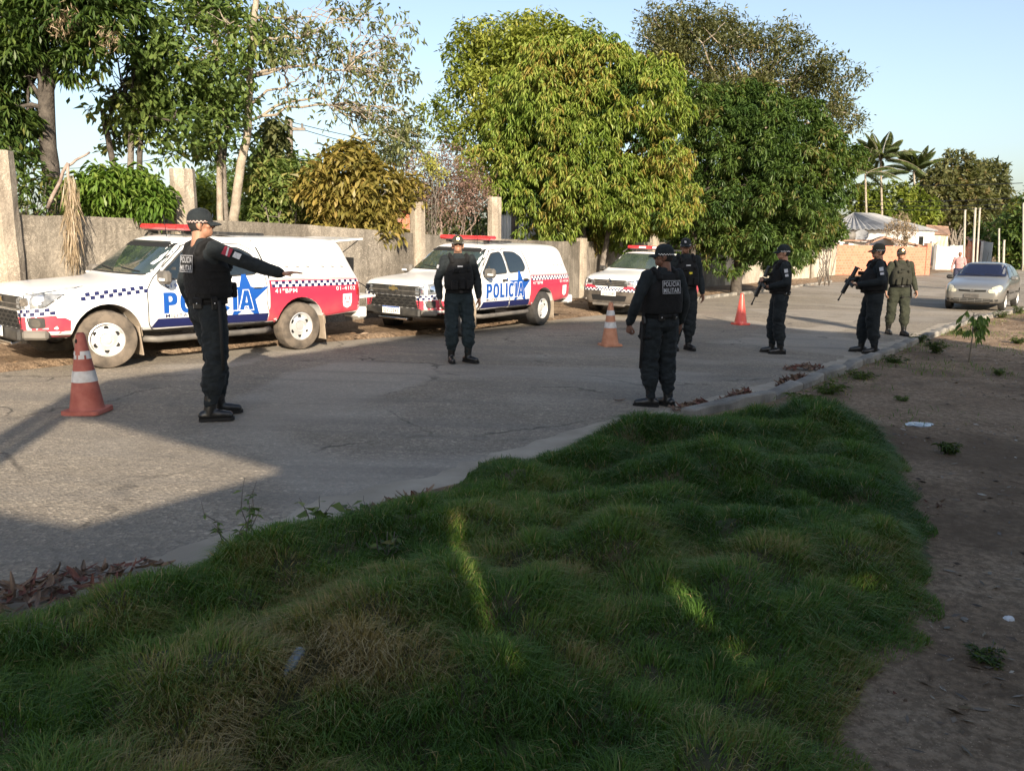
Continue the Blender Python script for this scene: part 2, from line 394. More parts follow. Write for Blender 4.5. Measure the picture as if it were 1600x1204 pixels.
def wall_run(name, pl, th, m, label, hjit=.02, table=(TOPX, TOPY), cat='wall', seed=0):
    root = empty(name, (pl[0].x, pl[0].y, gz(pl[0].x)), 0, label, cat); org = root.location.copy()
    for i, (a, b) in enumerate(zip(pl[:-1], pl[1:])):
        n = max(2, int((b-a).length/.22)); d = (b-a).normalized(); nrm = Vector((d.y, -d.x)); rows = 7; V = []; F = []
        for side in (0, 1):
            for k in range(n+1):
                p = a.lerp(b, k/n); t = wtop(p, table)+(noise.noise(Vector((p.x*2, p.y*2, seed)))*.5+noise.noise(Vector((p.x*9, p.y*9, seed)))*.3)*hjit*2
                z0 = gz(p.x)-.15
                for r in range(rows+1):
                    q = p+nrm*(th/2 if side == 0 else -th/2); w = noise.noise(Vector((p.x*1.5, p.y*1.5, r*.7+seed)))*.012*(1 if side == 0 else 0)
                    V.append(Vector((q.x+nrm.x*w, q.y+nrm.y*w, z0+(t-z0)*r/rows))-org)
        s = (n+1)*(rows+1)
        for k in range(n):
            for r in range(rows):
                q = k*(rows+1)+r; F.append((q, q+rows+1, q+rows+2, q+1)); F.append((s+q, s+q+1, s+q+rows+2, s+q+rows+1))
            q = k*(rows+1)+rows; F.append((q, q+rows+1, s+q+rows+1, s+q))
        for k in (0, n):
            for r in range(rows):
                q = k*(rows+1)+r; F.append((q, q+1, s+q+1, s+q) if k == 0 else (q, s+q, s+q+1, q+1))
        mesh('wall_panel', V, F, m, root, smooth=False)
    return root
def pillar(root, p, px, pytop, w, dep, m, lean=0):
    """square rough post in the wall line, top at a pixel row"""
    z1 = atdist(px, pytop, p.y).z; z0 = gz(p.x)-.15; V = []; F = []; n = 12
    for i in range(n+1):
        t = i/n; z = z0+(z1-z0)*t
        for k in range(8):
            a = 2*math.pi*(k+.5)/8; sx, sy = (1 if math.cos(a) > .3 else -1 if math.cos(a) < -.3 else 0), 0
            ca, sa = math.cos(a), math.sin(a); q = max(abs(ca), abs(sa)); jit = noise.noise(Vector((z*3, k*2.3, px)))*.014
            V.append((ca/q*(w/2+jit)+lean*t, sa/q*(dep/2+jit), z+(.05*noise.noise(Vector((k*3, px, 0))) if i == n else 0)))
    for i in range(n):
        for k in range(8): a = i*8+k; b = i*8+(k+1) % 8; F.append((a, b, b+8, a+8))
    F.append(tuple(n*8+k for k in range(8)))
    o = mesh('pillar', V, F, m, root)
    d = Vector((.6, .8)); o.location = Vector((p.x, p.y, 0))-root.location; o.rotation_euler = (0, 0, math.atan2(d.y, d.x)); return o
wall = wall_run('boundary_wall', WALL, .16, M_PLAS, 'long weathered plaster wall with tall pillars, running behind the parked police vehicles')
def on_wall(px, pl=WALL):
    """point of the wall line seen in column px"""
    best = None
    for p in resample(pl, .05):
        d = abs(topix((p.x, p.y, 1.5))[0]-px)
        if best is None or d < best[0]: best = (d, p)
    return best[1]
for px, py, w in [(8, 235, .36), (287, 264, .36), (650, 316, .30), (769, 308, .34), (1019, 335, .42), (905, 372, .34)]:
    p = on_wall(px); pillar(wall, p+Vector((.05, -.05)), px, py, w, .3, M_PILL, lean=random.uniform(-.03, .03))
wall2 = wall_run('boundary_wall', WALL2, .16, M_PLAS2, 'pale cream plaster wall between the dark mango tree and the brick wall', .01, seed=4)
for px, py, w in [(1212, 374, .3), (1232, 372, .22), (1254, 373, .25), (1300, 372, .3)]:
    p = on_wall(px, WALL2); pillar(wall2, p+Vector((.04, -.06)), px, py, w, .26, M_PILL)

# ================================================================== grass
M_GRASS = leaf_mat('grass', [(0, (.052, .115, .018)), (.35, (.095, .185, .030)), (.58, (.155, .215, .045)), (.78, (.29, .235, .09)), (1, (.45, .34, .17))], .25, .5, .25)
M_SOIL = mat('grass_thatch', (.03, .035, .012), (.085, .07, .03), 9, .95, b=.6, bs=50, bd=.02)
gp = [spot(*p).to_2d() for p in [(0, 1000), (120, 962), (232, 926), (332, 886), (442, 843), (562, 812), (652, 792), (705, 775), (752, 738), (860, 728), (900, 702), (1000, 676), (1050, 676), (1180, 662), (1290, 655), (1345, 685), (1402, 715), (1440, 805), (1468, 900), (1450, 980), (1400, 1050), (1360, 1130), (1335, 1210)]]
GPOLY = [Vector((-3.6, 1.9))]+gp+[Vector((1.0, 1.5)), Vector((.3, 1.1)), Vector((-2.2, 1.1))]
def inside(poly, x, y):
    r = np.zeros(np.shape(x), bool)
    for a, b in zip(poly, poly[1:]+poly[:1]):
        c = ((a.y > y) != (b.y > y)) & (x < (b.x-a.x)*(y-a.y)/((b.y-a.y) if abs(b.y-a.y) > 1e-9 else 1e-9)+a.x); r ^= c
    return r
def edge_dist(poly, x, y):
    best = np.full(np.shape(x), 1e9)
    for a, b in zip(poly, poly[1:]+poly[:1]):
        dx, dy = b.x-a.x, b.y-a.y; t = np.clip(((x-a.x)*dx+(y-a.y)*dy)/(dx*dx+dy*dy), 0, 1)
        best = np.minimum(best, np.hypot(x-a.x-t*dx, y-a.y-t*dy))
    return best
def mound(x, y):
    ed = edge_dist(GPOLY, x, y); f = np.clip(ed/.35, 0, 1); f = f*f*(3-2*f)
    l = vnoise(x, y, 0, 1.9, 3); l2 = vnoise(x, y, 5, 4.5, 2)
    l3 = vnoise(x, y, 11, 3.1, 2)
    return gzv(x)+.045+f*(.01+.30*np.clip(l-.30, 0, 1)+.26*np.clip(l3-.38, 0, 1)+.10*(l2-.35))*np.clip(.6+.1*(y-2), .6, 1.2)
mx, my = np.meshgrid(np.arange(-3.6, 4.2, .05), np.arange(1.0, 8.8, .05)); nx_, ny_ = mx.shape[1], mx.shape[0]
mx, my = mx.ravel(), my.ravel(); ins = inside(GPOLY, mx, my) & (edge_dist(GPOLY, mx, my) > .0)
mz = np.where(ins, mound(mx, my), gzv(mx)-.1)
fs = grid_faces(nx_, ny_); fs = fs[ins[fs].all(1)]
turf = npmesh('turf', np.stack([mx, my, mz-.01], 1), fs, M_SOIL); tag(turf, kind='structure')
turf.data.polygons.foreach_set('use_smooth', np.ones(len(turf.data.polygons), dtype=bool))
def blades(n_, px, py, pz, h, w, lean, ldir, tint, name, m, kind='stuff'):
    ang = RNG.uniform(0, 2*math.pi, n_); sx, sy = np.cos(ang)*w/2, np.sin(ang)*w/2
    dx, dy = np.cos(ldir)*lean, np.sin(ldir)*lean
    B = np.stack([px, py, pz-.01], 1); S = np.stack([sx, sy, np.zeros(n_)], 1)
    mid = B+np.stack([dx*h*.35, dy*h*.35, h*.58], 1); tip = B+np.stack([dx*h, dy*h, h*np.clip(1-lean*.45, .35, 1)], 1)
    V = np.stack([B-S, B+S, mid-S*.75, mid+S*.75, tip], 1).reshape(-1, 3)
    b = (np.arange(n_)*5)[:, None]
    F = np.concatenate([b+np.array([[0, 1, 3]]), b+np.array([[0, 3, 2]]), b+np.array([[2, 3, 4]])], 0)
    o = npmesh(name, V, F, m, tint=np.repeat(tint, 5)); tag(o, kind=kind); return o
n0 = 1350000
bx = RNG.uniform(-3.6, 4.2, n0); by = 1.1+(8.8-1.1)*RNG.uniform(0, 1, n0)**1.35
wx = (vnoise(bx, by, 21, 2.6, 3)-.5)*.5; wy = (vnoise(bx, by, 31, 2.6, 3)-.5)*.5
ok = inside(GPOLY, bx+wx, by+wy) & (signed(KERB, bx, by) > -.12-.30*vnoise(bx, by, 41, 1.7, 3)**2); bx, by = bx[ok], by[ok]
tuft = vnoise(bx, by, 1, 7, 3); dry = .55*vnoise(bx, by, 9, 1.3, 3)+.45*vnoise(bx, by, 19, 3.4, 3)+.08*np.clip((4.6-by)/2.4, -.9, 1)
keep = RNG.uniform(0, 1, len(bx)) < np.clip(.25+1.5*(tuft-.25), .15, 1); bx, by, tuft, dry = bx[keep], by[keep], tuft[keep], dry[keep]
n_ = len(bx); ed = edge_dist(GPOLY, bx, by)
lush = np.clip((by-4.2)/2.5, 0, 1)
h = (.042+.062*tuft+.035*lush)*RNG.uniform(.55, 1.35, n_)*np.clip(.5+ed*2.2, .5, 1)
e_ = .04; g1 = mound(bx+e_, by)-mound(bx-e_, by); g2 = mound(bx, by+e_)-mound(bx, by-e_)
comb = vnoise(bx, by, 2, 1.3, 3)*4*math.pi; k_ = np.hypot(g1, g2)/.03
ldir = np.arctan2(-g2*1.0+np.sin(comb)*.010, -g1+np.cos(comb)*.010)+RNG.normal(0, .75, n_); lean = np.clip(RNG.normal(.7, .35, n_)+.25*np.clip(k_, 0, 2), .1, 1.8)
tint = np.clip(.33+.03*np.clip((4.6-by)/1.5, 0, 1)+(dry-.52)*2.1+RNG.normal(0, .13, n_)-.12*lush, 0, 1)
straw = RNG.uniform(0, 1, n_) < .05+.10*np.clip((dry-.5)*4, 0, 1); tint = np.where(straw, RNG.uniform(.75, 1, n_), tint)
blades(n_, bx, by, mound(bx, by), h, RNG.uniform(.0026, .005, n_)*np.clip(.75+by*.07, .8, 1.3), lean, ldir, tint, 'grass', M_GRASS)
print('grass blades', n_)

# short rough grass hugging the kerb further up the road
def verge_grass():
    n0 = 240000; x = RNG.uniform(2.5, 22, n0); y = RNG.uniform(7.5, 32, n0); s = signed(KERB, x, y)
    dens = np.clip(1.1-s/.75, 0, 1)*(vnoise(x, y, 51, 1.3, 4) > .47)+.35*(vnoise(x, y, 61, .9, 4) > .60)*(s < 3.5)
    ok = (s > -.05) & (s < 4) & (RNG.uniform(0, 1, n0) < dens*.55) & ~inside(GPOLY, x, y); x, y, s = x[ok], y[ok], s[ok]; n_ = len(x)
    z = gzv(x)+.05; h = RNG.uniform(.03, .11, n_)*(.5+vnoise(x, y, 71, 2.5, 2))
    blades(n_, x, y, z, h, RNG.uniform(.005, .010, n_), np.clip(RNG.normal(.8, .4, n_), .1, 1.7), RNG.uniform(0, 6.3, n_), np.clip(RNG.normal(.42, .22, n_), 0, 1), 'verge_grass', M_GRASS)
verge_grass()
# ================================================================== VEHICLES
def paint(name, c, rough=.32, coat=.5, metal=0, dust=(.32, .26, .19), amount=.5, zlo=.25, zhi=.9):
    """car paint with a veil of road dust towards the sills"""
    m, nt, p, o = nodes(name); co = N(nt, 'ShaderNodeTexCoord').outputs['Object']
    sx = N(nt, 'ShaderNodeSeparateXYZ'); nt.links.new(co, sx.inputs[0])
    f = N(nt, 'ShaderNodeMapRange'); f.inputs[1].default_value = zhi; f.inputs[2].default_value = zlo; f.inputs[3].default_value = 0; f.inputs[4].default_value = 1
    nt.links.new(sx.outputs[2], f.inputs[0])
    nz = ramp(nt, noise_tex(nt, co, 4, 6, .65), [(.3, .15), (.7, 1)])
    k = N(nt, 'ShaderNodeMath', operation='MULTIPLY'); nt.links.new(f.outputs[0], k.inputs[0]); nt.links.new(nz, k.inputs[1])
    k2_ = N(nt, 'ShaderNodeMath', operation='MULTIPLY_ADD'); nt.links.new(k.outputs[0], k2_.inputs[0]); k2_.inputs[1].default_value = amount; k2_.inputs[2].default_value = .05
    nt.links.new(mixc(nt, k2_.outputs[0], c, dust), p.inputs['Base Color'])
    p.inputs['Metallic'].default_value = metal; p.inputs['Coat Weight'].default_value = coat; p.inputs['Coat Roughness'].default_value = .08
    p.inputs['Roughness'].default_value = rough; return m
M_WHITE = paint('white_paint', (.80, .80, .79)); M_RED = paint('crimson_vinyl', (.50, .016, .06), .4, .3)
M_NAVY = mat('navy_vinyl', (.012, .016, .075), None, rough=.4); M_BLUE = mat('blue_vinyl', (.008, .075, .33), None, rough=.4)
M_VWHITE = mat('white_vinyl', (.8, .8, .8), None, rough=.4)
M_BLACKP = mat('black_plastic', (.018, .018, .018), (.05, .047, .042), 8, .5, b=.2, bs=120, bd=.003)
M_DARK = mat('black_and_painted_shade', (.006, .006, .006), None, rough=.8)  # black for dark parts and for painted shade in recesses and openings
M_GLASS = mat('tinted_glass', (.012, .018, .02), None, rough=.03, spec=1.0, coat=.6)
M_WSCR = mat('windscreen_glass', (.03, .045, .04), (.07, .09, .075), 1.5, rough=.03, spec=1.0, coat=1.0)
M_CHROME = mat('chrome', (.75, .75, .75), None, rough=.14, metal=1)
M_GREYP = mat('grey_bumper_plastic', (.085, .078, .07), (.16, .145, .125), 3, .6)
M_RUB = mat('dusty_rubber', (.05, .042, .034), (.16, .13, .10), 5, .9, b=.4, bs=60)
M_RUBD = mat('dark_rubber', (.02, .02, .02), (.05, .046, .042), 6, .85, b=.3, bs=70)
M_FLAP = mat('dusty_mudflap', (.24, .19, .14), (.36, .3, .23), 4, .95, b=.3, bs=40)
M_RIM = mat('silver_rim', (.62, .61, .59), (.78, .77, .75), 6, .38, metal=.55)
M_LENS = mat('headlamp_lens', (.26, .27, .28), (.06, .065, .07), 12, .08, spec=.9, coat=1)
M_LAMP_IN = mat('headlamp_reflector', (.8, .8, .82), None, rough=.12, metal=1)
M_TAIL = mat('tail_lens', (.35, .01, .012), None, rough=.15, coat=1)
M_BAR = mat('red_beacon_lens', (.42, .022, .026), (.55, .04, .045), 14, .2, coat=.8)
M_PLATE = mat('plate_white', (.72, .72, .70), None, rough=.45); M_PTXT = mat('plate_print', (.05, .05, .05), None, rough=.5)
M_GOLD = mat('gold_emblem', (.55, .42, .18), None, rough=.3, metal=.8)
M_STEEL = mat('underbody', (.035, .032, .03), (.09, .08, .065), 6, .8)

def shell(stations, arches, levels=2, extra_cut=None):
    """closed body from half sections (x, [(y, z)...]) mirrored, smoothed, with wheel wells cut out"""
    V = []; F = []; n = None
    for x, half in stations:
        ring = [(x, y, z) for y, z in half]+[(x, -y, z) for y, z in half[-2:0:-1]]
        n = len(ring); V += ring
    m = len(stations)
    for i in range(m-1):
        for k in range(n): a = i*n+k; b = i*n+(k+1) % n; F.append((a, a+n, b+n, b))
    h = len(stations[0][1])
    def cap(o_, flip):
        for k in range(h-1):
            a, b = o_+k, o_+k+1; c, d = o_+(n-k-1) % n, o_+(n-k) % n
            q = [a, b, c, d]; q = list(dict.fromkeys(q)); F.append(tuple(q[::-1] if flip else q))
    cap(0, True); cap((m-1)*n, False)
    bm = bmesh.new(); vv = [bm.verts.new(v) for v in V]
    for f in F:
        try: bm.faces.new([vv[i] for i in f])
        except ValueError: pass
    bmesh.ops.recalc_face_normals(bm, faces=bm.faces[:])
    me = bpy.data.meshes.new('shell'); bm.to_mesh(me); bm.free()
    o = bpy.data.objects.new('shell', me); COL.objects.link(o)
    o.modifiers.new('s', 'SUBSURF').levels = levels
    dg = bpy.context.evaluated_depsgraph_get(); dg.update(); whole = bpy.data.meshes.new_from_object(o.evaluated_get(dg)); b2 = bmesh.new(); b2.from_mesh(whole); tree = BVHTree.FromBMesh(b2); b2.free(); bpy.data.meshes.remove(whole)
    bm = bmesh.new()
    for (x, z, r, y0) in arches:
        for s in (-1, 1):
            M = Matrix.Translation((x, s*(y0+1.3)/2, z)) @ Matrix.Rotation(math.pi/2, 4, 'X')
            bmesh.ops.create_cone(bm, cap_ends=True, segments=40, radius1=r, radius2=r, depth=1.3-y0, matrix=M)
    cm = bpy.data.meshes.new('cut'); bm.to_mesh(cm); bm.free(); cut = bpy.data.objects.new('cut', cm); COL.objects.link(cut)
    cm.materials.append(M_WHITE)
    b = o.modifiers.new('b', 'BOOLEAN'); b.object = cut; b.operation = 'DIFFERENCE'; b.solver = 'EXACT'
    dg = bpy.context.evaluated_depsgraph_get(); dg.update()
    out = bpy.data.meshes.new_from_object(o.evaluated_get(dg))
    bpy.data.objects.remove(o); bpy.data.objects.remove(cut)
    return out, tree
class Car:
    def __init__(s, root, sh_, mat_body):
        me, s.bvh = sh_
        me.materials.clear(); me.materials.append(mat_body); me.materials.append(M_STEEL)
        me.polygons.foreach_set('use_smooth', np.ones(len(me.polygons), dtype=bool)); me.set_sharp_from_angle(angle=R(32))
        s.root = root; s.body = link('body', me, root)
        
        # wheel wells and floor are bare underbody
        for p in me.polygons:
            c = p.center
            if p.normal.z < -.75 and c.z < .75 or (abs(c.y) < s.well and c.z < .85 and abs(p.normal.y) > .9): p.material_index = 1
    well = .70
    def hit(s, D, U, u, z, off):
        h = s.bvh.ray_cast(U*u+Vector((0, 0, z))-D*6, D)
        return None if h[0] is None else h[0]+h[1]*off
    def project(s, name, polys, view, off, m, parent=None, step=.09, V=None, F=None, keep=None):
        """lay flat outlines (u, z) onto the body as a thin panel following its curve"""
        D, U = view; bm = bmesh.new()
        if V is None:
            if polys and not isinstance(polys[0], dict) and not isinstance(polys[0][0], (tuple, list, Vector)): polys = [polys]
            for poly in polys:
                if isinstance(poly, dict):
                    flat = poly['outer']+[p for h_ in poly['holes'] for p in h_]; vv = [bm.verts.new((p[0], p[1], 0)) for p in flat]
                    for t in tessellate_polygon([[Vector((p[0], p[1], 0)) for p in l] for l in [poly['outer']]+poly['holes']]):
                        if len(set(t)) == 3: bm.faces.new([vv[i] for i in t])
                    continue
                vv = [bm.verts.new((p[0], p[1], 0)) for p in poly]
                for t in tessellate_polygon([[Vector((p[0], p[1], 0)) for p in poly]]):
                    if len(set(t)) == 3: bm.faces.new([vv[i] for i in t])
        else:
            vv = [bm.verts.new((v[0], v[1], 0)) for v in V]
            for f in F:
                try: bm.faces.new([vv[i] for i in f])
                except ValueError: pass
        if step:
            xs_ = [v.co.x for v in bm.verts]; ys_ = [v.co.y for v in bm.verts]
            for lo, hi, no, ax in ((min(xs_), max(xs_), (1, 0, 0), 0), (min(ys_), max(ys_), (0, 1, 0), 1)):
                t = math.ceil(lo/step)*step
                while t < hi:
                    co = [0, 0, 0]; co[ax] = t+.00131
                    bmesh.ops.bisect_plane(bm, geom=bm.verts[:]+bm.edges[:]+bm.faces[:], plane_co=co, plane_no=no); t += step
        dead = []
        for v in bm.verts:
            p = s.hit(D, U, v.co.x, v.co.y, off)
            if p is None: dead.append(v)
            else: v.co = p
        if dead: bmesh.ops.delete(bm, geom=dead, context='VERTS')
        bmesh.ops.recalc_face_normals(bm, faces=bm.faces[:])
        if bm.faces:
            f = bm.faces[0]
            if sum(f_.normal.dot(D)*f_.calc_area() for f_ in bm.faces) > 0: bmesh.ops.reverse_faces(bm, faces=bm.faces[:])
        me = bpy.data.meshes.new(name); bm.to_mesh(me); bm.free(); me.materials.append(m)
        me.polygons.foreach_set('use_smooth', np.ones(len(me.polygons), dtype=bool))
        return link(name, me, parent or s.root)
LSIDE = (Vector((0, 1, 0)), Vector((1, 0, 0))); RSIDE = (Vector((0, -1, 0)), Vector((1, 0, 0)))
FRONT = (Vector((1, 0, 0)), Vector((0, 1, 0)))
def diag(side, a=45):
    """looking at a front corner from outside; u runs from the centre line towards the flank"""
    a = R(a); return (Vector((math.cos(a), -side*math.sin(a), 0)), Vector((math.sin(a), side*math.cos(a), 0)))
_txt = {}
def text2d(s, bold=0.0):
    k = (s, bold)
    if k not in _txt:
        cu = bpy.data.curves.new('t', 'FONT'); cu.body = s; cu.size = 1; cu.offset = bold; cu.resolution_u = 3; cu.space_character = 1.13
        o = bpy.data.objects.new('t', cu); COL.objects.link(o)
        dg = bpy.context.evaluated_depsgraph_get(); dg.update(); me = bpy.data.meshes.new_from_object(o.evaluated_get(dg))
        V = [(v.co.x, v.co.y) for v in me.vertices]; F = [tuple(p.vertices) for p in me.polygons]
        bpy.data.objects.remove(o); bpy.data.meshes.remove(me); _txt[k] = (V, F)
    return _txt[k]
def fit_text(s, x0, x1, z0, z1, bold=0.0, ref=None):
    V, F = text2d(s, bold); W, _ = text2d(s, 0.0) if ref is None else ref
    lx, hx = min(v[0] for v in W), max(v[0] for v in W); ly, hy = 0.0, .73
    return [(x0+(v[0]-lx)/(hx-lx)*(x1-x0), z0+(v[1]-ly)/(hy-ly)*(z1-z0)) for v in V], F
def plane_text(name, s, M, w, h, m, parent, bold=0.0, off=0.0):
    """lettering on a flat panel: M maps the panel's (x right, y up, z out), centred, width w and cap height h"""
    V, F = fit_text(s, -w/2, w/2, -h/2, h/2, bold)
    return mesh(name, [M @ Vector((x, y, off)) for x, y in V], F, m, parent)
def block_letter(ch):
    """condensed heavy capitals in a box one unit high: width, outline, counter"""
    t = .205
    sup = lambda cx, cz, rx, rz, a0, a1, n=20: [(cx+rx*math.copysign(abs(math.cos(R(a0+(a1-a0)*i/n)))**.8, math.cos(R(a0+(a1-a0)*i/n))), cz+rz*math.copysign(abs(math.sin(R(a0+(a1-a0)*i/n)))**.8, math.sin(R(a0+(a1-a0)*i/n)))) for i in range(n+1)]
    if ch == 'P': return .55, [(0, 0), (t, 0), (t, .38), (.30, .38)]+sup(.32, .69, .23, .31, -90, 90, 10)[1:]+[(0, 1)], [[(t, .56), (t, .82), (.28, .82), (.33, .78), (.345, .69), (.33, .60), (.28, .56)]]
    if ch == 'O': return .60, sup(.30, .5, .30, .515, 0, 342, 19), [sup(.30, .5, .105, .31, 0, 342, 19)]
    if ch == 'L': return .46, [(0, 0), (.46, 0), (.46, .19), (t, .19), (t, 1), (0, 1)], []
    if ch == 'I': return t, [(0, 0), (t, 0), (t, 1), (0, 1)], []
    if ch == 'C': return .58, sup(.30, .5, .30, .515, 38, 322, 20)+sup(.30, .5, .105, .31, 318, 42, 16), []
    if ch == 'A': return .64, [(0, 0), (.20, 0), (.235, .20), (.405, .20), (.44, 0), (.64, 0), (.43, 1), (.21, 1)], [[(.27, .37), (.37, .37), (.32, .74)]]
def block_word(word, x0, x1, z0, z1, out=0.0, gap=.10, accent=3):
    ws = [block_letter(c)[0] for c in word]; tot = sum(ws)+gap*(len(word)-1); k = (x1-x0)/tot; h = z1-z0; x = x0; res = []
    for i, c in enumerate(word):
        w, o, hs = block_letter(c); f = lambda l: [(x+p[0]*k, z0+p[1]*h) for p in l]
        o, hs = f(o), [f(q) for q in hs]
        if out: o = grow(o, out); hs = [grow(q, -out) for q in hs]
        res.append({'outer': o, 'holes': hs})
        if i == accent: q = [(x-.02*k, z1+.035), (x+.16*k, z1+.095), (x+.36*k, z1+.095), (x+.18*k, z1+.035)]; res.append({'outer': grow(q, out) if out else q, 'holes': []})
        x += (w+gap)*k
    return res
def checks(x0, x1, z0, z1, rows, n, slope=0.0, phase=0):
    w = (x1-x0)/n; h = (z1-z0)/rows; out = []
    for r in range(rows):
        for i in range(n):
            if (i+r+phase) % 2 == 0:
                a = x0+i*w; q = slope*(a-x0); q2 = slope*(a+w-x0)
                out.append([(a, z0+r*h+q), (a+w, z0+r*h+q2), (a+w, z0+(r+1)*h+q2), (a, z0+(r+1)*h+q)])
    return out
def star(cx, cz, r, inner=.40, rot=0):
    return [(cx+(r if i % 2 == 0 else r*inner)*math.sin(math.pi*i/5+rot), cz+(r if i % 2 == 0 else r*inner)*math.cos(math.pi*i/5+rot)) for i in range(10)]
def grow(poly, d):
    cx = sum(p[0] for p in poly)/len(poly); cz = sum(p[1] for p in poly)/len(poly); n = len(poly); out = []
    A = sum(poly[i][0]*poly[(i+1) % n][1]-poly[(i+1) % n][0]*poly[i][1] for i in range(n)); sg = 1 if A > 0 else -1
    for i in range(n):
        a, b, c = Vector(poly[i-1]), Vector(poly[i]), Vector(poly[(i+1) % n])
        e1, e2 = (b-a).normalized(), (c-b).normalized(); n1, n2 = Vector((e1.y, -e1.x)), Vector((e2.y, -e2.x))
        q = n1+n2; q = q/max(.4, q.dot(n1)) if q.length > 1e-4 else n1; out.append(tuple(b+q*d*sg))
    return out
def rounded(poly, r, k=3):
    out = []; n = len(poly)
    for i in range(n):
        a, b, c = Vector(poly[i-1]), Vector(poly[i]), Vector(poly[(i+1) % n])
        d1, d2 = (a-b), (c-b); t = min(r, d1.length*.45, d2.length*.45); p, q = b+d1.normalized()*t, b+d2.normalized()*t
        for j in range(k+1):
            s = j/k; out.append(tuple(p*(1-s)**2+b*2*s*(1-s)+q*s*s))
    return out
def ring_band(poly, w):
    """closed outline band around a polygon as quads"""
    o = grow(poly, w/2); i = grow(poly, -w/2); n = len(poly)
    return [[o[k], o[(k+1) % n], i[(k+1) % n], i[k]] for k in range(n)]

WH = {}
def wheel(root, loc, side, Rt, wt, rub, steer=0, holes=6, rim_r=.6):
    """tyre mesh with a pressed rim and hub as its children"""
    key = (Rt, wt, rub.name, holes, rim_r)
    if key not in WH:
        rr = Rt*rim_r
        V, F = lathe_data([(rr, wt*.42), (rr+.012, wt*.47), (Rt*.86, wt*.5), (Rt*.965, wt*.42), (Rt, wt*.3), (Rt, -wt*.3), (Rt*.965, -wt*.42), (Rt*.86, -wt*.5), (rr, -wt*.42), (rr*.97, 0), (rr, wt*.42)], 48)
        # tread blocks: every other column a little lower across the tread
        V = [Vector(v) for v in V]
        for i, v in enumerate(V):
            row, k = divmod(i, 48)
            if row in (4, 5) and k % 2: v.x *= .982; v.y *= .982
        tm = mesh('wheel', V, F, rub, smooth=True, link_it=False); tm.set_sharp_from_angle(angle=R(40))
        V0, F0 = lathe_data([(rr*1.0, wt*.40), (rr*1.03, wt*.44), (rr*.97, wt*.46), (rr*.93, wt*.36), (rr*.86, wt*.22), (rr*.60, wt*.30), (rr*.40, wt*.34), (rr*.36, wt*.24), (rr*.30, wt*.24), (rr*.28, wt*.33), (.001, wt*.34)], 48)
        V = [Vector(v) for v in V0]; F = list(F0); nf0 = len(F)
        for i in range(holes):
            a = 2*math.pi*(i+.5)/holes; c = Vector((math.cos(a), math.sin(a), 0))*rr*.70; t = Vector((-math.sin(a), math.cos(a), 0)); q = Vector((math.cos(a), math.sin(a), 0)); b0 = len(V)
            for k in range(12):
                b_ = 2*math.pi*k/12; V.append(c+t*(math.cos(b_)*rr*.115*6/holes*1.25)+q*(math.sin(b_)*rr*.13)+Vector((0, 0, wt*.285)))
            F.append(tuple(b0+k for k in range(12)))  # black discs paint the shade inside the rim holes
        rm = mesh('rim', V, F, [M_RIM, M_DARK], smooth=True, link_it=False, mi=[0]*nf0+[1]*(len(F)-nf0)); rm.set_sharp_from_angle(angle=R(35))
        WH[key] = (tm, rm)
    tm, rm = WH[key]
    w = link('wheel', tm, root); w.location = loc
    w.rotation_euler = (R(90) if side < 0 else R(-90), 0, steer)
    link('rim', rm, w); return w
def place_car(root, Fc, Rc, xf, xr, yw, s):
    """set the vehicle on the ground: Fc, Rc are the world contact points of its near wheels"""
    X = Vector((Rc.x-Fc.x, Rc.y-Fc.y, 0)).normalized(); mid = (Fc+Rc)/2
    sl = (gz(mid.x+.5)-gz(mid.x-.5)); nrm = Vector((-sl, 0, 1)).normalized(); X = (X-nrm*X.dot(nrm)).normalized(); Yv = nrm.cross(X)
    lm = Vector(((xf+xr)/2, -yw, 0))*s; M = Matrix((X, Yv, nrm)).transposed()
    o = Vector((mid.x, mid.y, gz(mid.x)))-M @ lm
    root.matrix_world = Matrix.Translation(o) @ M.to_4x4() @ Matrix.Scale(s, 4)

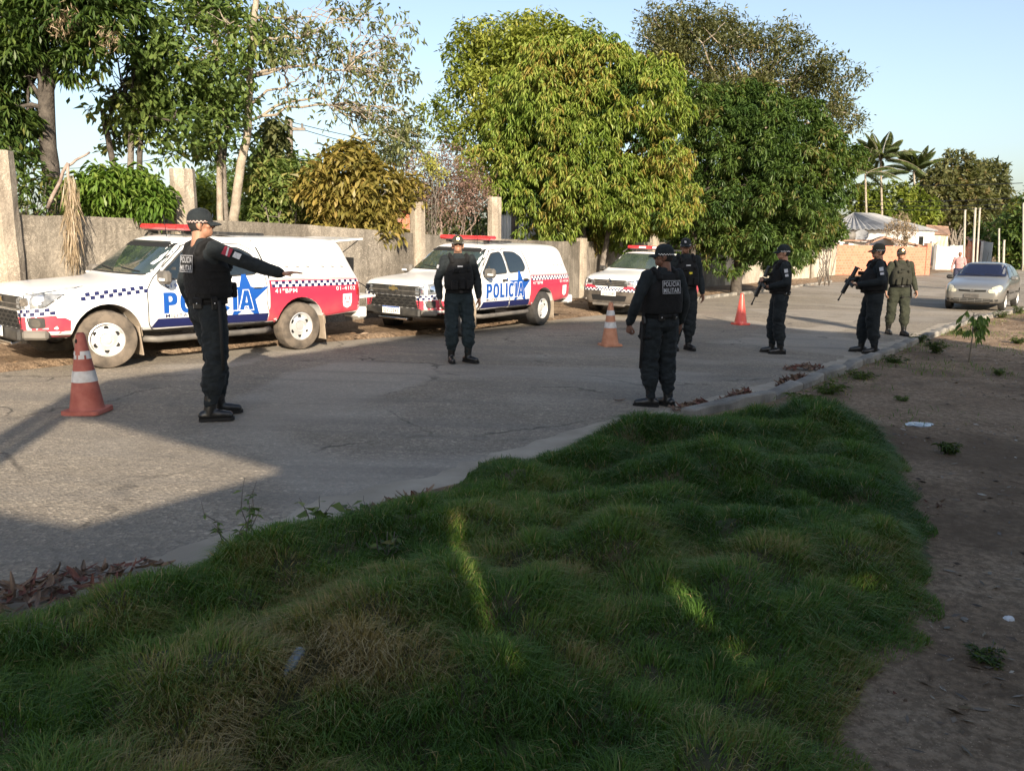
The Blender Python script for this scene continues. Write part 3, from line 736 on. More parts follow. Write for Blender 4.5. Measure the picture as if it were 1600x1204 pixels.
# ------------------------------------------------------------------ police pickup
PICK = [(.00, [(0, .47), (.60, .47), (.66, .56), (.67, .75), (.66, .90), (.62, .98), (.4, 1.01), (0, 1.02)]),
        (.05, [(0, .42), (.70, .42), (.76, .55), (.77, .78), (.76, .94), (.70, 1.015), (.4, 1.045), (0, 1.055)]),
        (.28, [(0, .38), (.83, .39), (.885, .55), (.89, .8), (.875, .98), (.79, 1.055), (.42, 1.085), (0, 1.095)]),
        (.8, [(0, .38), (.87, .40), (.925, .55), (.93, .82), (.91, 1.02), (.83, 1.085), (.45, 1.125), (0, 1.14)]),
        (1.34, [(0, .38), (.87, .40), (.925, .55), (.935, .84), (.92, 1.06), (.85, 1.12), (.5, 1.165), (0, 1.185)]),
        (1.44, [(0, .38), (.87, .40), (.925, .55), (.935, .84), (.92, 1.07), (.85, 1.145), (.5, 1.20), (0, 1.22)]),
        (2.02, [(0, .38), (.87, .40), (.925, .55), (.935, .84), (.925, 1.09), (.715, 1.63), (.48, 1.68), (0, 1.70)]),
        (2.14, [(0, .38), (.87, .40), (.925, .55), (.935, .84), (.925, 1.09), (.70, 1.70), (.48, 1.75), (0, 1.765)]),
        (2.6, [(0, .38), (.87, .40), (.925, .55), (.935, .84), (.925, 1.10), (.70, 1.73), (.48, 1.78), (0, 1.795)]),
        (3.3, [(0, .38), (.87, .40), (.925, .55), (.935, .84), (.925, 1.11), (.72, 1.72), (.48, 1.77), (0, 1.785)]),
        (3.9, [(0, .40), (.87, .42), (.925, .56), (.935, .84), (.93, 1.12), (.79, 1.745), (.52, 1.795), (0, 1.805)]),
        (4.7, [(0, .46), (.87, .47), (.925, .58), (.935, .84), (.93, 1.13), (.79, 1.745), (.52, 1.795), (0, 1.805)]),
        (4.93, [(0, .49), (.86, .50), (.925, .60), (.93, .84), (.925, 1.13), (.77, 1.735), (.5, 1.785), (0, 1.795)]),
        (4.985, [(0, .49), (.86, .50), (.92, .60), (.925, .84), (.92, 1.13), (.77, 1.715), (.5, 1.76), (0, 1.77)]),
        (5.27, [(0, .50), (.84, .51), (.90, .60), (.905, .84), (.90, 1.09), (.80, 1.16), (.5, 1.17), (0, 1.17)]),
        (5.30, [(0, .51), (.83, .52), (.885, .61), (.89, .84), (.885, 1.06), (.78, 1.11), (.5, 1.12), (0, 1.12)])]
XF, XR = .95, 4.02
pick_mesh = shell(PICK, [(XF, .40, .455, .60), (XR, .40, .455, .60)])
def arc(cx, cz, r, a0, a1, n=14): return [(cx+r*math.cos(R(a0+(a1-a0)*i/n)), cz+r*math.sin(R(a0+(a1-a0)*i/n))) for i in range(n+1)]
def pickup(name, label, unit, plate, rub, opened, steer):
    root = empty(name, (0, 0, 0), 0, label, 'police pickup', 'police vehicles parked along the wall')
    c = Car(root, (pick_mesh[0].copy(), pick_mesh[1]), M_WHITE)
    for side, view in ((-1, LSIDE), (1, RSIDE)):
        # doors with seams, handles, windows
        fw = rounded([(1.66, 1.165), (2.15, 1.565), (2.49, 1.60), (2.53, 1.195)], .06)
        rw = rounded([(2.63, 1.20), (2.60, 1.605), (3.0, 1.60), (3.2, 1.50), (3.27, 1.31), (3.2, 1.235)], .06)
        fd = rounded([(1.50, .56), (1.49, 1.02), (1.60, 1.17), (2.15, 1.63), (2.55, 1.665), (2.58, 1.18), (2.58, .5), (1.56, .48)], .05)
        rd = rounded([(2.60, .5), (2.60, 1.18), (2.57, 1.665), (3.08, 1.655), (3.30, 1.53), (3.36, 1.22), (3.38, 1.0), (3.36, .82), (3.42, .6), (3.38, .5)], .05)
        for dpoly, wpoly, hx in ((fd, fw, 2.40), (rd, rw, 3.22)):
            c.project('door_seam', ring_band(grow(dpoly, .006), .016), view, .0012, M_DARK)
            d = c.project('door', dpoly, view, .003, M_WHITE)
            c.project('window_rubber', grow(wpoly, .022), view, .0055, M_BLACKP, d)
            c.project('window', wpoly, view, .008, M_GLASS, d)
            p = c.hit(*view, hx, 1.04, .02); box('handle', p, (.19, .03, .035), M_WHITE if unit.endswith('2') else M_BLACKP, d, bevel=.008)
            p = c.hit(*view, hx, 1.035, .006); box('handle_recess_shade', p, (.13, .012, .06), M_DARK, d)  # black patch paints the shade behind the handle
        c.project('sill_strip', [[(1.52, .51), (2.575, .51), (2.575, .63), (1.62, .63)], [(2.605, .51), (3.38, .51), (3.40, .63), (2.605, .63)]], view, .009, M_NAVY)
        # red rear quarter with the chequer band
        q = [(3.43, 1.13), (3.43, .72)]+[(3.36, .5), (3.5, .5)]+arc(XR, .40, .475, 172, 8)+[(4.55, .53), (5.285, .60), (5.285, 1.10), (5.22, 1.135)]
        c.project('red_quarter', q, view, .003, M_RED, step=.07)
        c.project('chequer_band', [(3.47, 1.02), (5.20, 1.035), (5.20, 1.12), (3.47, 1.11)], view, .0045, M_VWHITE)
        c.project('chequers', checks(3.47, 5.20, 1.02, 1.11, 2, 28, .008), view, .006, M_NAVY, step=.12)
        # dark blue chequers running back from the headlamp
        c.project('chequers', checks(.62, 1.50, .905, 1.0, 2, 15, .10), view, .003, M_NAVY, step=.1)
        # wheel arch lips
        for ax in (XF, XR):
            c.project('arch_lip', [[a, b, b2, a2] for a, b, a2, b2 in zip(arc(ax, .40, .458, 3, 177)[:-1], arc(ax, .40, .458, 3, 177)[1:], arc(ax, .40, .485, 3, 177)[:-1], arc(ax, .40, .485, 3, 177)[1:])], view, .007, M_RED if ax == XR else M_WHITE, step=0)
        # mirror
        mp = c.hit(*view, 1.70, 1.14, 0); mir = box('mirror', mp+Vector((-.02, side*.15, .06)), (.13, .24, .18), M_GREYP, root, bevel=.04)
        box('mirror_arm', mp+Vector((0, side*.03, .0)), (.07, .1, .05), M_BLACKP, mir).location = Vector((0, 0, 0))
        box('indicator', mp+Vector((-.09, side*.2, .035)), (.02, .12, .035), M_PLATE, mir)
        # step, mud flaps
        V, F = tube_data([(1.42, side*.84, .36), (1.6, side*.93, .345), (3.3, side*.93, .36), (3.46, side*.84, .375)], .045, 10); mesh('side_step', V, F, M_GREYP, root, smooth=True)
        for fx in (XF+.40, XR+.44):
            box('mud_flap', (fx+.02, side*.80, .34), (.018, .27, .40), M_FLAP, root, Matrix.Rotation(R(-7), 3, 'Y'), .004)
            V = []; F = []
            for i, a in enumerate(range(0, 80, 8)):
                r_ = .447; x_ = fx-.42+.02+math.cos(R(a))*r_; z_ = .40+math.sin(R(a))*r_; V += [(x_, side*.64, z_), (x_, side*.925, z_)]
                if i: F.append((2*i-2, 2*i-1, 2*i+1, 2*i))
            mesh('arch_liner', V, F, M_FLAP, root, smooth=True)
        # lamps
        dv = diag(side, 40); u = lambda y, x, a=R(40): abs(y)*math.cos(a)+x*math.sin(a)
        hl = [(.395, .815), (.40, .925), (.56, .985), (.93, 1.055), (1.02, 1.075), (.90, .96), (.78, .845), (.6, .80)]
        c.project('headlamp_surround', grow(hl, .015), dv, .002, M_BLACKP)
        h = c.project('headlamp', hl, dv, .004, M_LENS)
        for q in ([(.47, .84), (.47, .92), (.60, .955), (.61, .85)], [(.66, .86), (.66, .965), (.76, .985), (.76, .875)]): c.project('reflector', rounded(q, .03), dv, .0055, M_LAMP_IN, h)
        c.project('chequer_band', [(.41, .70), (.40, .795), (.86, .83), (.88, .73)], dv, .003, M_VWHITE)
        c.project('chequers', checks(.42, .87, .705, .79, 2, 9, .085), dv, .0045, M_NAVY)
        c.project('red_corner', [(.41, .695), (.46, .53), (.985, .53), (1.0, .66), (.95, .70), (.885, .70), (.87, .735)], dv, .003, M_RED)
        c.project('red_wing', [(.24, .455), (.50, .455), (.485, .56), (.44, .66), (.24, .655)], view, .0026, M_RED)
        f = c.project('fog_recess', rounded([(.60, .57), (.57, .70), (.77, .71), (.77, .575)], .03), dv, .0048, M_BLACKP)
        c.project('fog_lamp', [(.675+.05*math.cos(k*math.pi/6), .635+.05*math.sin(k*math.pi/6)) for k in range(12)], dv, .0065, M_STEEL, f)
        # tail lamp and bumper end
        c.project('tail_lamp', rounded([(5.17, .86), (5.17, 1.08), (5.285, 1.08), (5.285, .86)], .02), view, .008, M_TAIL)
        box('bumper_end', (5.33, side*.70, .55), (.2, .42, .19), M_WHITE, root, bevel=.03)
        for lx in (3.42,):
            c.project('canopy_seam', [[(3.425, 1.15), (3.452, 1.15), (3.31, 1.72), (3.283, 1.72)]], view, .002, M_DARK)
        c.project('canopy_base_seam', [[(3.46, 1.138), (5.2, 1.145), (5.2, 1.156), (3.46, 1.149)]], view, .002, M_GREYP)
        for lx in (3.75, 3.95, 4.15, 4.45, 4.65, 4.85):
            c.project('canopy_catch', [[(lx, 1.33), (lx+.07, 1.325), (lx+.07, 1.345), (lx, 1.35)]], view, .003, M_GREYP)
        wheel(root, (XF, side*.80, .385), side, .385, .26, rub, steer, 6, .57)
        wheel(root, (XR, side*.80, .385), side, .385, .26, rub, 0, 6, .57)
    # lettering, as the near flank shows it
    view = LSIDE
    st = star(3.0, .90, .43, .40)
    c.project('star', [[(3.0, .90), st[i], st[(i+1) % 10]] for i in range(10)], view, .007, M_BLUE, step=.08)
    for out, off, m in ((.014, .013, M_VWHITE), (0, .018, M_BLUE)):
        for q in block_word('POLICIA', 1.70, 3.12, .70, .985, out): c.project('letter', [q], view, off, m, step=.15)
    ph_dz = .075
    for t, x0, x1, z0, z1, m, b in (('MILITAR', 1.73, 2.12, .64, .688, M_NAVY, .003), ('190', 1.83, 1.99, 1.05, 1.105, M_BLUE, .0), ('41ºBPM', 3.52, 3.93, .93, 1.0, M_VWHITE, .006), (unit, 4.72, 5.14, .95, 1.015, M_VWHITE, .008)):
        V, F = fit_text(t, x0, x1, z0, z1, b); c.project('lettering', None, view, .0085, m, step=0, V=V, F=F)
    ph = [(1.745, 1.03), (1.765, 1.035), (1.77, 1.015), (1.762, 1.005), (1.785, .99), (1.80, .995), (1.805, .975), (1.785, .968), (1.755, .985)]
    c.project('phone_mark', [(a, b+ph_dz) for a, b in ph], view, .0085, M_NAVY, step=0)
    cr = [(4.86, .88), (5.06, .89), (5.06, .75), (5.04, .68), (4.96, .645), (4.88, .675), (4.86, .74)]
    c.project('crest', cr, view, .0085, M_VWHITE)
    c.project('crest_mark', [[(4.90, .78), (4.92, .78), (4.92, .84), (4.90, .84)], [(4.99, .78), (5.01, .78), (5.01, .84), (4.99, .84)], [(4.92, .735), (5.0, .735), (5.0, .75), (4.92, .75)]], view, .010, M_RED)
    # front: windscreen, grilles, emblem, bumper, plate
    ws = rounded([(-.80, 1.235), (-.635, 1.66), (.635, 1.66), (.80, 1.235)], .05)
    c.project('windscreen_rubber', grow(ws, .02), FRONT, .002, M_BLACKP); w = c.project('windscreen', ws, FRONT, .004, M_WSCR)
    c.project('sun_band', [(-.66, 1.595), (-.64, 1.655), (.64, 1.655), (.66, 1.595)], FRONT, .006, M_DARK, w)
    for s in (-.35, .3): c.project('wiper', [[(s-.3, 1.25), (s-.3, 1.262), (s+.2, 1.30), (s+.2, 1.288)]], FRONT, .012, M_DARK)
    c.project('grille', [(-.62, .80), (-.60, .96), (.60, .96), (.62, .80)], FRONT, .004, M_BLACKP)
    c.project('grille_bar', [(-.61, .855), (-.61, .872), (.61, .872), (.61, .855)], FRONT, .012, M_GREYP)
    c.project('grille_bar', [(-.62, .785), (-.62, .80), (.62, .80), (.62, .785)], FRONT, .014, M_CHROME)
    lg = c.project('lower_grille', [(-.60, .56), (-.61, .775), (.61, .775), (.60, .56)], FRONT, .003, M_DARK)
    hexes = []
    for r in range(4):
        for k in range(9):
            cx = -.54+k*.135+(.0675 if r % 2 else 0); cz = .59+r*.052
            if abs(cx) > .58: continue
            hx = [(cx+.066*math.cos(R(a)), cz+.030*math.sin(R(a))) for a in (0, 60, 120, 180, 240, 300)]; hexes += ring_band(hx, .012)
    c.project('grille_mesh', hexes, FRONT, .012, M_BLACKP, lg, step=0)
    bt = [(-.115, .875), (-.10, .925), (-.035, .925), (-.035, .945), (.035, .945), (.035, .925), (.115, .925), (.10, .875), (.035, .875), (.035, .855), (-.035, .855), (-.035, .875)]
    c.project('emblem_rim', grow(bt, .014), FRONT, .015, M_CHROME); c.project('emblem', bt, FRONT, .018, M_GOLD)
    box('bumper', (.02, 0, .475), (.14, 1.30, .16), M_BLACKP, root, bevel=.03)
    for s in (-1, 1):
        box('bumper_corner', (.16, s*.70, .485), (.30, .24, .12), M_GREYP, root, Matrix.Rotation(s*R(38), 3, 'Z'), .03)
    box('skid_plate', (.10, 0, .375), (.26, .7, .04), M_CHROME, root, Matrix.Rotation(R(-14), 3, 'Y'), .01)
    pl = box('number_plate', (-.068, 0, .50), (.012, .42, .135), M_PLATE, root, bevel=.003)
    Mp = Matrix.Translation((-.0755, 0, .492)) @ Matrix(((0, 0, -1), (-1, 0, 0), (0, 1, 0))).to_4x4()
    box('plate_band', (-.0752, 0, .556), (.002, .41, .02), M_BLUE, pl)
    plane_text('plate_lettering', plate, Mp, .36, .07, M_PTXT, pl, .01)
    # beacon bar on the roof, roof fins, hatch
    bar = box('beacon_bar', (2.34, 0, 1.885), (.26, 1.30, .085), M_BAR, root, Matrix.Rotation(R(-2), 3, 'Y'), .03)
    box('beacon_base', (2.34, 0, 1.84), (.2, 1.1, .03), M_BLACKP, bar)
    for s in (-.48, .48): box('beacon_foot', (2.34, s, 1.815), (.12, .07, .08), M_BLACKP, bar)
    for s in (-.2, .2): box('beacon_lamp', (2.205, s*1.6, 1.885), (.012, .22, .05), M_VWHITE if False else M_BAR, bar)
    for x_, y_ in ((3.0, -.28), (3.75, .1)): box('roof_vent', (x_, y_, 1.815), (.34, .42, .05), M_BLACKP, root, bevel=.02)
    tube('antenna', [(2.05, -.45, 1.75), (2.0, -.47, 2.05)], .005, M_DARK, root, 5)
    if opened:
        h = box('hatch', (5.22, 0, 1.775), (.62, 1.36, .035), M_WHITE, root, Matrix.Rotation(R(-5), 3, 'Y'), .01)
        box('hatch_glass', (5.24, 0, 1.752), (.42, 1.1, .008), M_GLASS, h, Matrix.Rotation(R(-5), 3, 'Y'))
        for s in (-1, 1): tube('hatch_stay', [(5.06, s*.66, 1.55), (5.45, s*.63, 1.775)], .008, M_DARK, h, 6)
        t = box('tailgate', (5.55, 0, .80), (.50, 1.42, .05), M_WHITE, root, Matrix.Rotation(R(-3), 3, 'Y'), .012)
        for s in (-1, 1): tube('tailgate_cable', [(5.28, s*.74, 1.10), (5.52, s*.73, .99), (5.74, s*.72, .83)], .009, M_DARK, t, 6)
        box('load_bay_shade', (5.272, 0, 1.18), (.08, 1.36, .6), M_DARK, root)  # black panel painted as the shade inside the open load bay
    else:
        box('tailgate', (5.295, 0, .86), (.05, 1.44, .46), M_WHITE, root, bevel=.012)
        box('hatch', (5.16, 0, 1.43), (.03, 1.30, .52), M_GLASS, root, Matrix.Rotation(R(-27), 3, 'Y'), .01)
    box('axle', (XF, 0, .36), (.12, 1.4, .12), M_STEEL, root); box('axle', (XR, 0, .36), (.14, 1.4, .14), M_STEEL, root)
    return root
t1 = pickup('police_pickup', 'white and crimson police pickup with raised rear hatch, behind the officer stretching out an arm', '01-4102', 'QVL2E41', M_RUB, True, R(-14))
place_car(t1, spot(182, 575), spot(467, 547), XF, XR, .93, .895)
t2 = pickup('police_pickup', 'white and crimson police pickup with closed rear canopy, middle one of the parked police vehicles', '01-4104', 'QVL2E43', M_RUBD, False, R(20))
place_car(t2, spot(716, 526.5), spot(853, 508), XF, XR, .93, .905)

# ------------------------------------------------------------------ police SUV
SUVS = [(.00, [(0, .34), (.58, .34), (.66, .45), (.68, .66), (.66, .82), (.60, .93), (.36, .97), (0, .98)]),
        (.07, [(0, .26), (.68, .27), (.76, .42), (.78, .68), (.76, .88), (.68, .98), (.38, 1.02), (0, 1.03)]),
        (.32, [(0, .24), (.80, .25), (.88, .42), (.89, .72), (.87, .95), (.78, 1.04), (.42, 1.075), (0, 1.085)]),
        (.8, [(0, .24), (.82, .26), (.905, .45), (.91, .76), (.89, 1.0), (.80, 1.085), (.44, 1.12), (0, 1.13)]),
        (1.16, [(0, .24), (.82, .26), (.905, .45), (.91, .78), (.895, 1.04), (.82, 1.11), (.46, 1.15), (0, 1.165)]),
        (1.25, [(0, .24), (.82, .26), (.905, .45), (.91, .78), (.895, 1.05), (.81, 1.14), (.46, 1.19), (0, 1.205)]),
        (1.86, [(0, .24), (.82, .26), (.905, .45), (.91, .78), (.90, 1.07), (.65, 1.56), (.44, 1.615), (0, 1.63)]),
        (2.0, [(0, .24), (.82, .26), (.905, .45), (.91, .78), (.90, 1.07), (.64, 1.60), (.44, 1.655), (0, 1.67)]),
        (2.9, [(0, .24), (.82, .26), (.905, .45), (.91, .78), (.90, 1.08), (.66, 1.60), (.44, 1.66), (0, 1.68)]),
        (3.8, [(0, .28), (.82, .29), (.90, .48), (.905, .78), (.89, 1.09), (.68, 1.55), (.44, 1.61), (0, 1.63)]),
        (4.1, [(0, .32), (.80, .33), (.87, .5), (.88, .8), (.86, 1.09), (.72, 1.32), (.44, 1.38), (0, 1.39)]),
        (4.3, [(0, .36), (.74, .37), (.80, .52), (.81, .8), (.79, .98), (.70, 1.05), (.42, 1.08), (0, 1.09)])]
M_DIRTYP = mat('dusty_black_plastic', (.03, .027, .024), (.12, .10, .08), 3, .75, b=.2, bs=60)
def suv():
    root = empty('police_suv', (0, 0, 0), 0, 'white and crimson police SUV with a black front bumper, half hidden by the back-turned officer', 'police SUV', 'police vehicles parked along the wall')
    c = Car(root, shell(SUVS, [(.86, .34, .39, .62), (3.5, .34, .39, .62)]), M_WHITE)
    for side, view in ((-1, LSIDE), (1, RSIDE)):
        fw = rounded([(1.50, 1.15), (1.95, 1.50), (2.32, 1.53), (2.36, 1.16)], .05); rw = rounded([(2.45, 1.16), (2.42, 1.53), (3.0, 1.52), (3.25, 1.36), (3.2, 1.17)], .05)
        fd = rounded([(1.32, .45), (1.30, 1.0), (1.45, 1.14), (1.95, 1.55), (2.38, 1.575), (2.40, .42), (1.38, .42)], .04)
        rd = rounded([(2.42, .42), (2.40, 1.575), (3.05, 1.56), (3.30, 1.37), (3.28, 1.0), (3.1, .6), (3.05, .42)], .04)
        for dp, wp in ((fd, fw), (rd, rw)):
            c.project('door_seam', ring_band(grow(dp, .006), .014), view, .0012, M_DARK); d = c.project('door', dp, view, .003, M_WHITE)
            c.project('window_rubber', grow(wp, .02), view, .0055, M_BLACKP, d); c.project('window', wp, view, .008, M_GLASS, d)
        c.project('red_quarter', [(3.1, 1.05), (3.02, .5)]+arc(3.5, .34, .42, 170, 8)+[(4.2, .6), (4.2, 1.05)], view, .0035, M_RED)
        
        if side < 0:
            for q in block_word('POLICIA', 1.5, 2.8, .66, .92): c.project('letter', [q], view, .011, M_BLUE, step=.15)
        mp = c.hit(*view, 1.52, 1.12, 0); box('mirror', mp+Vector((-.02, side*.13, .05)), (.12, .2, .14), M_BLACKP, root, bevel=.04)
        tube('roof_rail', [(1.95, side*.60, 1.63), (2.2, side*.59, 1.72), (3.5, side*.61, 1.71), (3.75, side*.63, 1.62)], .02, M_BLACKP, root, 8)
        dv = diag(side, 35)
        h = c.project('headlamp', rounded([(.36, .80), (.345, .90), (.62, .955), (.86, .955), (.82, .86), (.6, .80)], .03), dv, .004, M_LENS)
        for q in ([(.44, .83), (.44, .90), (.55, .915), (.55, .83)], [(.62, .845), (.62, .93), (.72, .935), (.72, .85)]): c.project('reflector', rounded(q, .03), dv, .006, M_LAMP_IN, h)
        c.project('red_corner', [(.30, .70), (.36, .79), (.62, .79), (.84, .86), (1.0, .86), (1.0, .58), (.70, .60), (.56, .69)], dv, .003, M_RED)
        c.project('chequer_band', [(.24, .63), (.24, .70), (.98, .73), (.98, .66)], dv, .0042, M_VWHITE); c.project('chequers', checks(.24, .98, .632, .70, 2, 16, .04), dv, .0055, M_NAVY)
        c.project('fog_lamp', [(.66+.055*math.cos(k*math.pi/6), .50+.055*math.sin(k*math.pi/6)) for k in range(12)], dv, .006, M_LENS)
        wheel(root, (.86, side*.79, .335), side, .335, .22, M_RUB, 0, 5, .62); wheel(root, (3.5, side*.79, .335), side, .335, .22, M_RUB, 0, 5, .62)
    ws = rounded([(-.74, 1.215), (-.60, 1.585), (.60, 1.585), (.74, 1.215)], .05)
    c.project('windscreen_rubber', grow(ws, .02), FRONT, .002, M_BLACKP); w = c.project('windscreen', ws, FRONT, .004, M_WSCR)
    c.project('grille', [(-.50, .765), (-.46, .93), (.46, .93), (.50, .765)], FRONT, .004, M_BLACKP)
    for z in (.80, .845, .885): c.project('grille_bar', [(-.49, z), (-.49, z+.012), (.49, z+.012), (.49, z)], FRONT, .012, M_GREYP)
    dm = [(0, .745), (-.065, .85), (0, .955), (.065, .85)]
    c.project('emblem', ring_band(dm, .028), FRONT, .02, M_CHROME, step=0)
    c.project('chequer_band', [(-.36, .655), (-.36, .735), (.36, .735), (.36, .655)], FRONT, .004, M_VWHITE); c.project('chequers', checks(-.36, .36, .66, .73, 2, 18), FRONT, .0055, M_NAVY)
    b = c.project('bumper', rounded([(-.72, .34), (-.74, .64), (-.5, .645), (.5, .645), (.74, .64), (.72, .34)], .04), FRONT, .010, M_DIRTYP)
    c.project('lower_grille', rounded([(-.46, .40), (-.50, .54), (.50, .54), (.46, .40)], .03), FRONT, .014, M_DARK, b)
    box('skid_plate', (.02, 0, .30), (.12, .9, .07), M_GREYP, root, bevel=.02)
    pl = box('number_plate', (-.035, 0, .59), (.012, .42, .13), M_PLATE, root, bevel=.003)
    plane_text('plate_lettering', 'QVL2D89', Matrix.Translation((-.0425, 0, .583)) @ Matrix(((0, 0, -1), (-1, 0, 0), (0, 1, 0))).to_4x4(), .36, .07, M_PTXT, pl, .01)
    bar = box('beacon_bar', (2.25, 0, 1.775), (.26, 1.15, .085), M_BAR, root, bevel=.03); box('beacon_base', (2.25, 0, 1.725), (.2, .95, .03), M_BLACKP, bar)
    for s in (-.42, .42): box('beacon_foot', (2.25, s, 1.69), (.12, .07, .06), M_BLACKP, bar)
    for s in (-.3, .1): box('beacon_lamp', (2.115, s, 1.775), (.012, .2, .05), M_VWHITE, bar)
    return root
t3 = suv(); F3 = spot(1022, 495); place_car(t3, F3, F3+Vector((.55, .835, 0))*2.4, .86, 3.5, .91, .92)

# ------------------------------------------------------------------ silver hatchback driving up
M_SILV = paint('silver_paint', (.25, .255, .25), .3, .8, .55, amount=.55, zlo=.2, zhi=.75)
M_YLENS = mat('yellowed_lens', (.50, .48, .36), (.38, .37, .3), 8, .25, spec=.6, coat=.4)
M_BGLASS = mat('dark_blue_glass', (.008, .010, .028), None, rough=.05, spec=.8, coat=.4)
HATCH = [(.00, [(0, .30), (.48, .30), (.55, .38), (.57, .50), (.55, .60), (.50, .66), (.3, .685), (0, .69)]),
         (.07, [(0, .20), (.60, .21), (.68, .34), (.70, .52), (.67, .66), (.60, .72), (.34, .75), (0, .76)]),
         (.32, [(0, .17), (.74, .19), (.80, .34), (.815, .56), (.79, .74), (.70, .81), (.38, .845), (0, .855)]),
         (.75, [(0, .17), (.76, .19), (.825, .36), (.835, .60), (.81, .82), (.73, .89), (.40, .925), (0, .935)]),
         (1.0, [(0, .17), (.76, .19), (.825, .36), (.835, .62), (.815, .86), (.745, .935), (.42, .975), (0, .99)]),
         (1.08, [(0, .17), (.76, .19), (.825, .36), (.835, .62), (.815, .87), (.74, .965), (.42, 1.015), (0, 1.03)]),
         (1.70, [(0, .17), (.76, .19), (.825, .36), (.835, .62), (.82, .89), (.58, 1.36), (.40, 1.405), (0, 1.42)]),
         (1.82, [(0, .17), (.76, .19), (.825, .36), (.835, .62), (.82, .89), (.575, 1.395), (.40, 1.44), (0, 1.455)]),
         (2.5, [(0, .17), (.76, .19), (.825, .36), (.835, .62), (.82, .90), (.60, 1.39), (.40, 1.44), (0, 1.46)]),
         (3.3, [(0, .2), (.76, .21), (.82, .38), (.83, .62), (.81, .92), (.62, 1.33), (.40, 1.385), (0, 1.40)]),
         (3.7, [(0, .24), (.72, .25), (.78, .4), (.79, .64), (.77, .92), (.66, 1.05), (.40, 1.10), (0, 1.11)]),
         (3.85, [(0, .28), (.66, .29), (.72, .42), (.73, .64), (.71, .82), (.62, .88), (.38, .90), (0, .91)])]
def hatchback():
    root = empty('hatchback_car', (0, 0, 0), 0, 'silver hatchback with a dark windscreen driving up the road', 'car')
    c = Car(root, shell(HATCH, [(.78, .29, .345, .58), (3.22, .29, .345, .58)]), M_SILV); c.well = .66
    for side, view in ((-1, LSIDE), (1, RSIDE)):
        fw = rounded([(1.30, .955), (1.75, 1.30), (2.15, 1.33), (2.18, .97)], .04); rw = rounded([(2.26, .97), (2.23, 1.33), (2.75, 1.31), (3.05, 1.14), (3.0, 1.0)], .04)
        fd = rounded([(1.16, .36), (1.14, .8), (1.27, .94), (1.76, 1.345), (2.2, 1.37), (2.22, .34), (1.22, .34)], .04); rd = rounded([(2.24, .34), (2.22, 1.37), (2.8, 1.35), (3.08, 1.14), (3.02, .8), (2.85, .5), (2.8, .34)], .04)
        for dp, wp in ((fd, fw), (rd, rw)):
            c.project('door_seam', ring_band(grow(dp, .006), .012), view, .0012, M_DARK); d = c.project('door', dp, view, .003, M_SILV)
            c.project('window_rubber', grow(wp, .018), view, .0055, M_BLACKP, d); c.project('window', wp, view, .008, M_BGLASS, d)
            c.project('door_moulding', [(dp[0][0] if False else min(p[0] for p in dp)+.1, .50), (max(p[0] for p in dp)-.22, .50), (max(p[0] for p in dp)-.22, .55), (min(p[0] for p in dp)+.1, .55)], view, .012, M_BLACKP, d)
        mp = c.hit(*view, 1.34, .95, 0); box('mirror', mp+Vector((-.02, side*.12, .03)), (.10, .2, .13), M_SILV if side < 0 else M_BLACKP, root, bevel=.04)
        dv = diag(side, 38)
        c.project('headlamp_seam', ring_band(rounded([(.36, .56), (.335, .64), (.47, .735), (.74, .80), (.80, .72), (.66, .595)], .04), .012), dv, .002, M_DARK, step=0)
        h = c.project('headlamp', rounded([(.36, .56), (.335, .64), (.47, .735), (.74, .80), (.80, .72), (.66, .595)], .04), dv, .004, M_YLENS)
        c.project('fog_recess', rounded([(.40, .30), (.40, .37), (.62, .38), (.62, .31)], .02), dv, .004, M_BLACKP)
        wheel(root, (.78, side*.72, .285), side, .285, .185, M_RUBD, 0, 7, .64); wheel(root, (3.22, side*.72, .285), side, .285, .185, M_RUBD, 0, 7, .64)
    ws = rounded([(-.69, 1.03), (-.545, 1.375), (.545, 1.375), (.69, 1.03)], .05)
    c.project('windscreen_rubber', grow(ws, .018), FRONT, .002, M_BLACKP); c.project('windscreen', ws, FRONT, .004, M_BGLASS)
    for s in (-.3, .25): c.project('wiper', [[(s-.28, 1.04), (s-.28, 1.05), (s+.2, 1.085), (s+.2, 1.075)]], FRONT, .012, M_DARK)
    c.project('grille', [(-.36, .595), (-.38, .655), (0, .64), (.38, .655), (.36, .595), (0, .58)], FRONT, .004, M_DARK)
    c.project('emblem', [(.065*math.cos(k*math.pi/8), .622+.03*math.sin(k*math.pi/8)) for k in range(16)], FRONT, .010, M_CHROME)
    lg = c.project('lower_grille', rounded([(-.50, .27), (-.50, .385), (.50, .385), (.50, .27)], .03), FRONT, .004, M_DARK)
    for z in (.30, .345): c.project('grille_bar', [(-.49, z), (-.49, z+.014), (.49, z+.014), (.49, z)], FRONT, .010, M_SILV, lg)
    for y in (-.3, -.1, .1, .3): c.project('grille_bar', [(y, .275), (y, .38), (y+.02, .38), (y+.02, .275)], FRONT, .009, M_SILV, lg)
    pl = box('number_plate', (-.028, 0, .47), (.012, .40, .125), M_GREYP, root, bevel=.003)
    plane_text('plate_lettering', 'JVT 6082', Matrix.Translation((-.0355, 0, .468)) @ Matrix(((0, 0, -1), (-1, 0, 0), (0, 1, 0))).to_4x4(), .34, .065, M_PTXT, pl, .01)
    tube('antenna', [(1.9, 0, 1.45), (2.15, 0, 1.75)], .005, M_DARK, root, 5)
    return root
t4 = hatchback(); F4 = spot(1570, 486); place_car(t4, F4, F4+Vector((.63, .776, 0))*2.4, .78, 3.22, .81, .97)
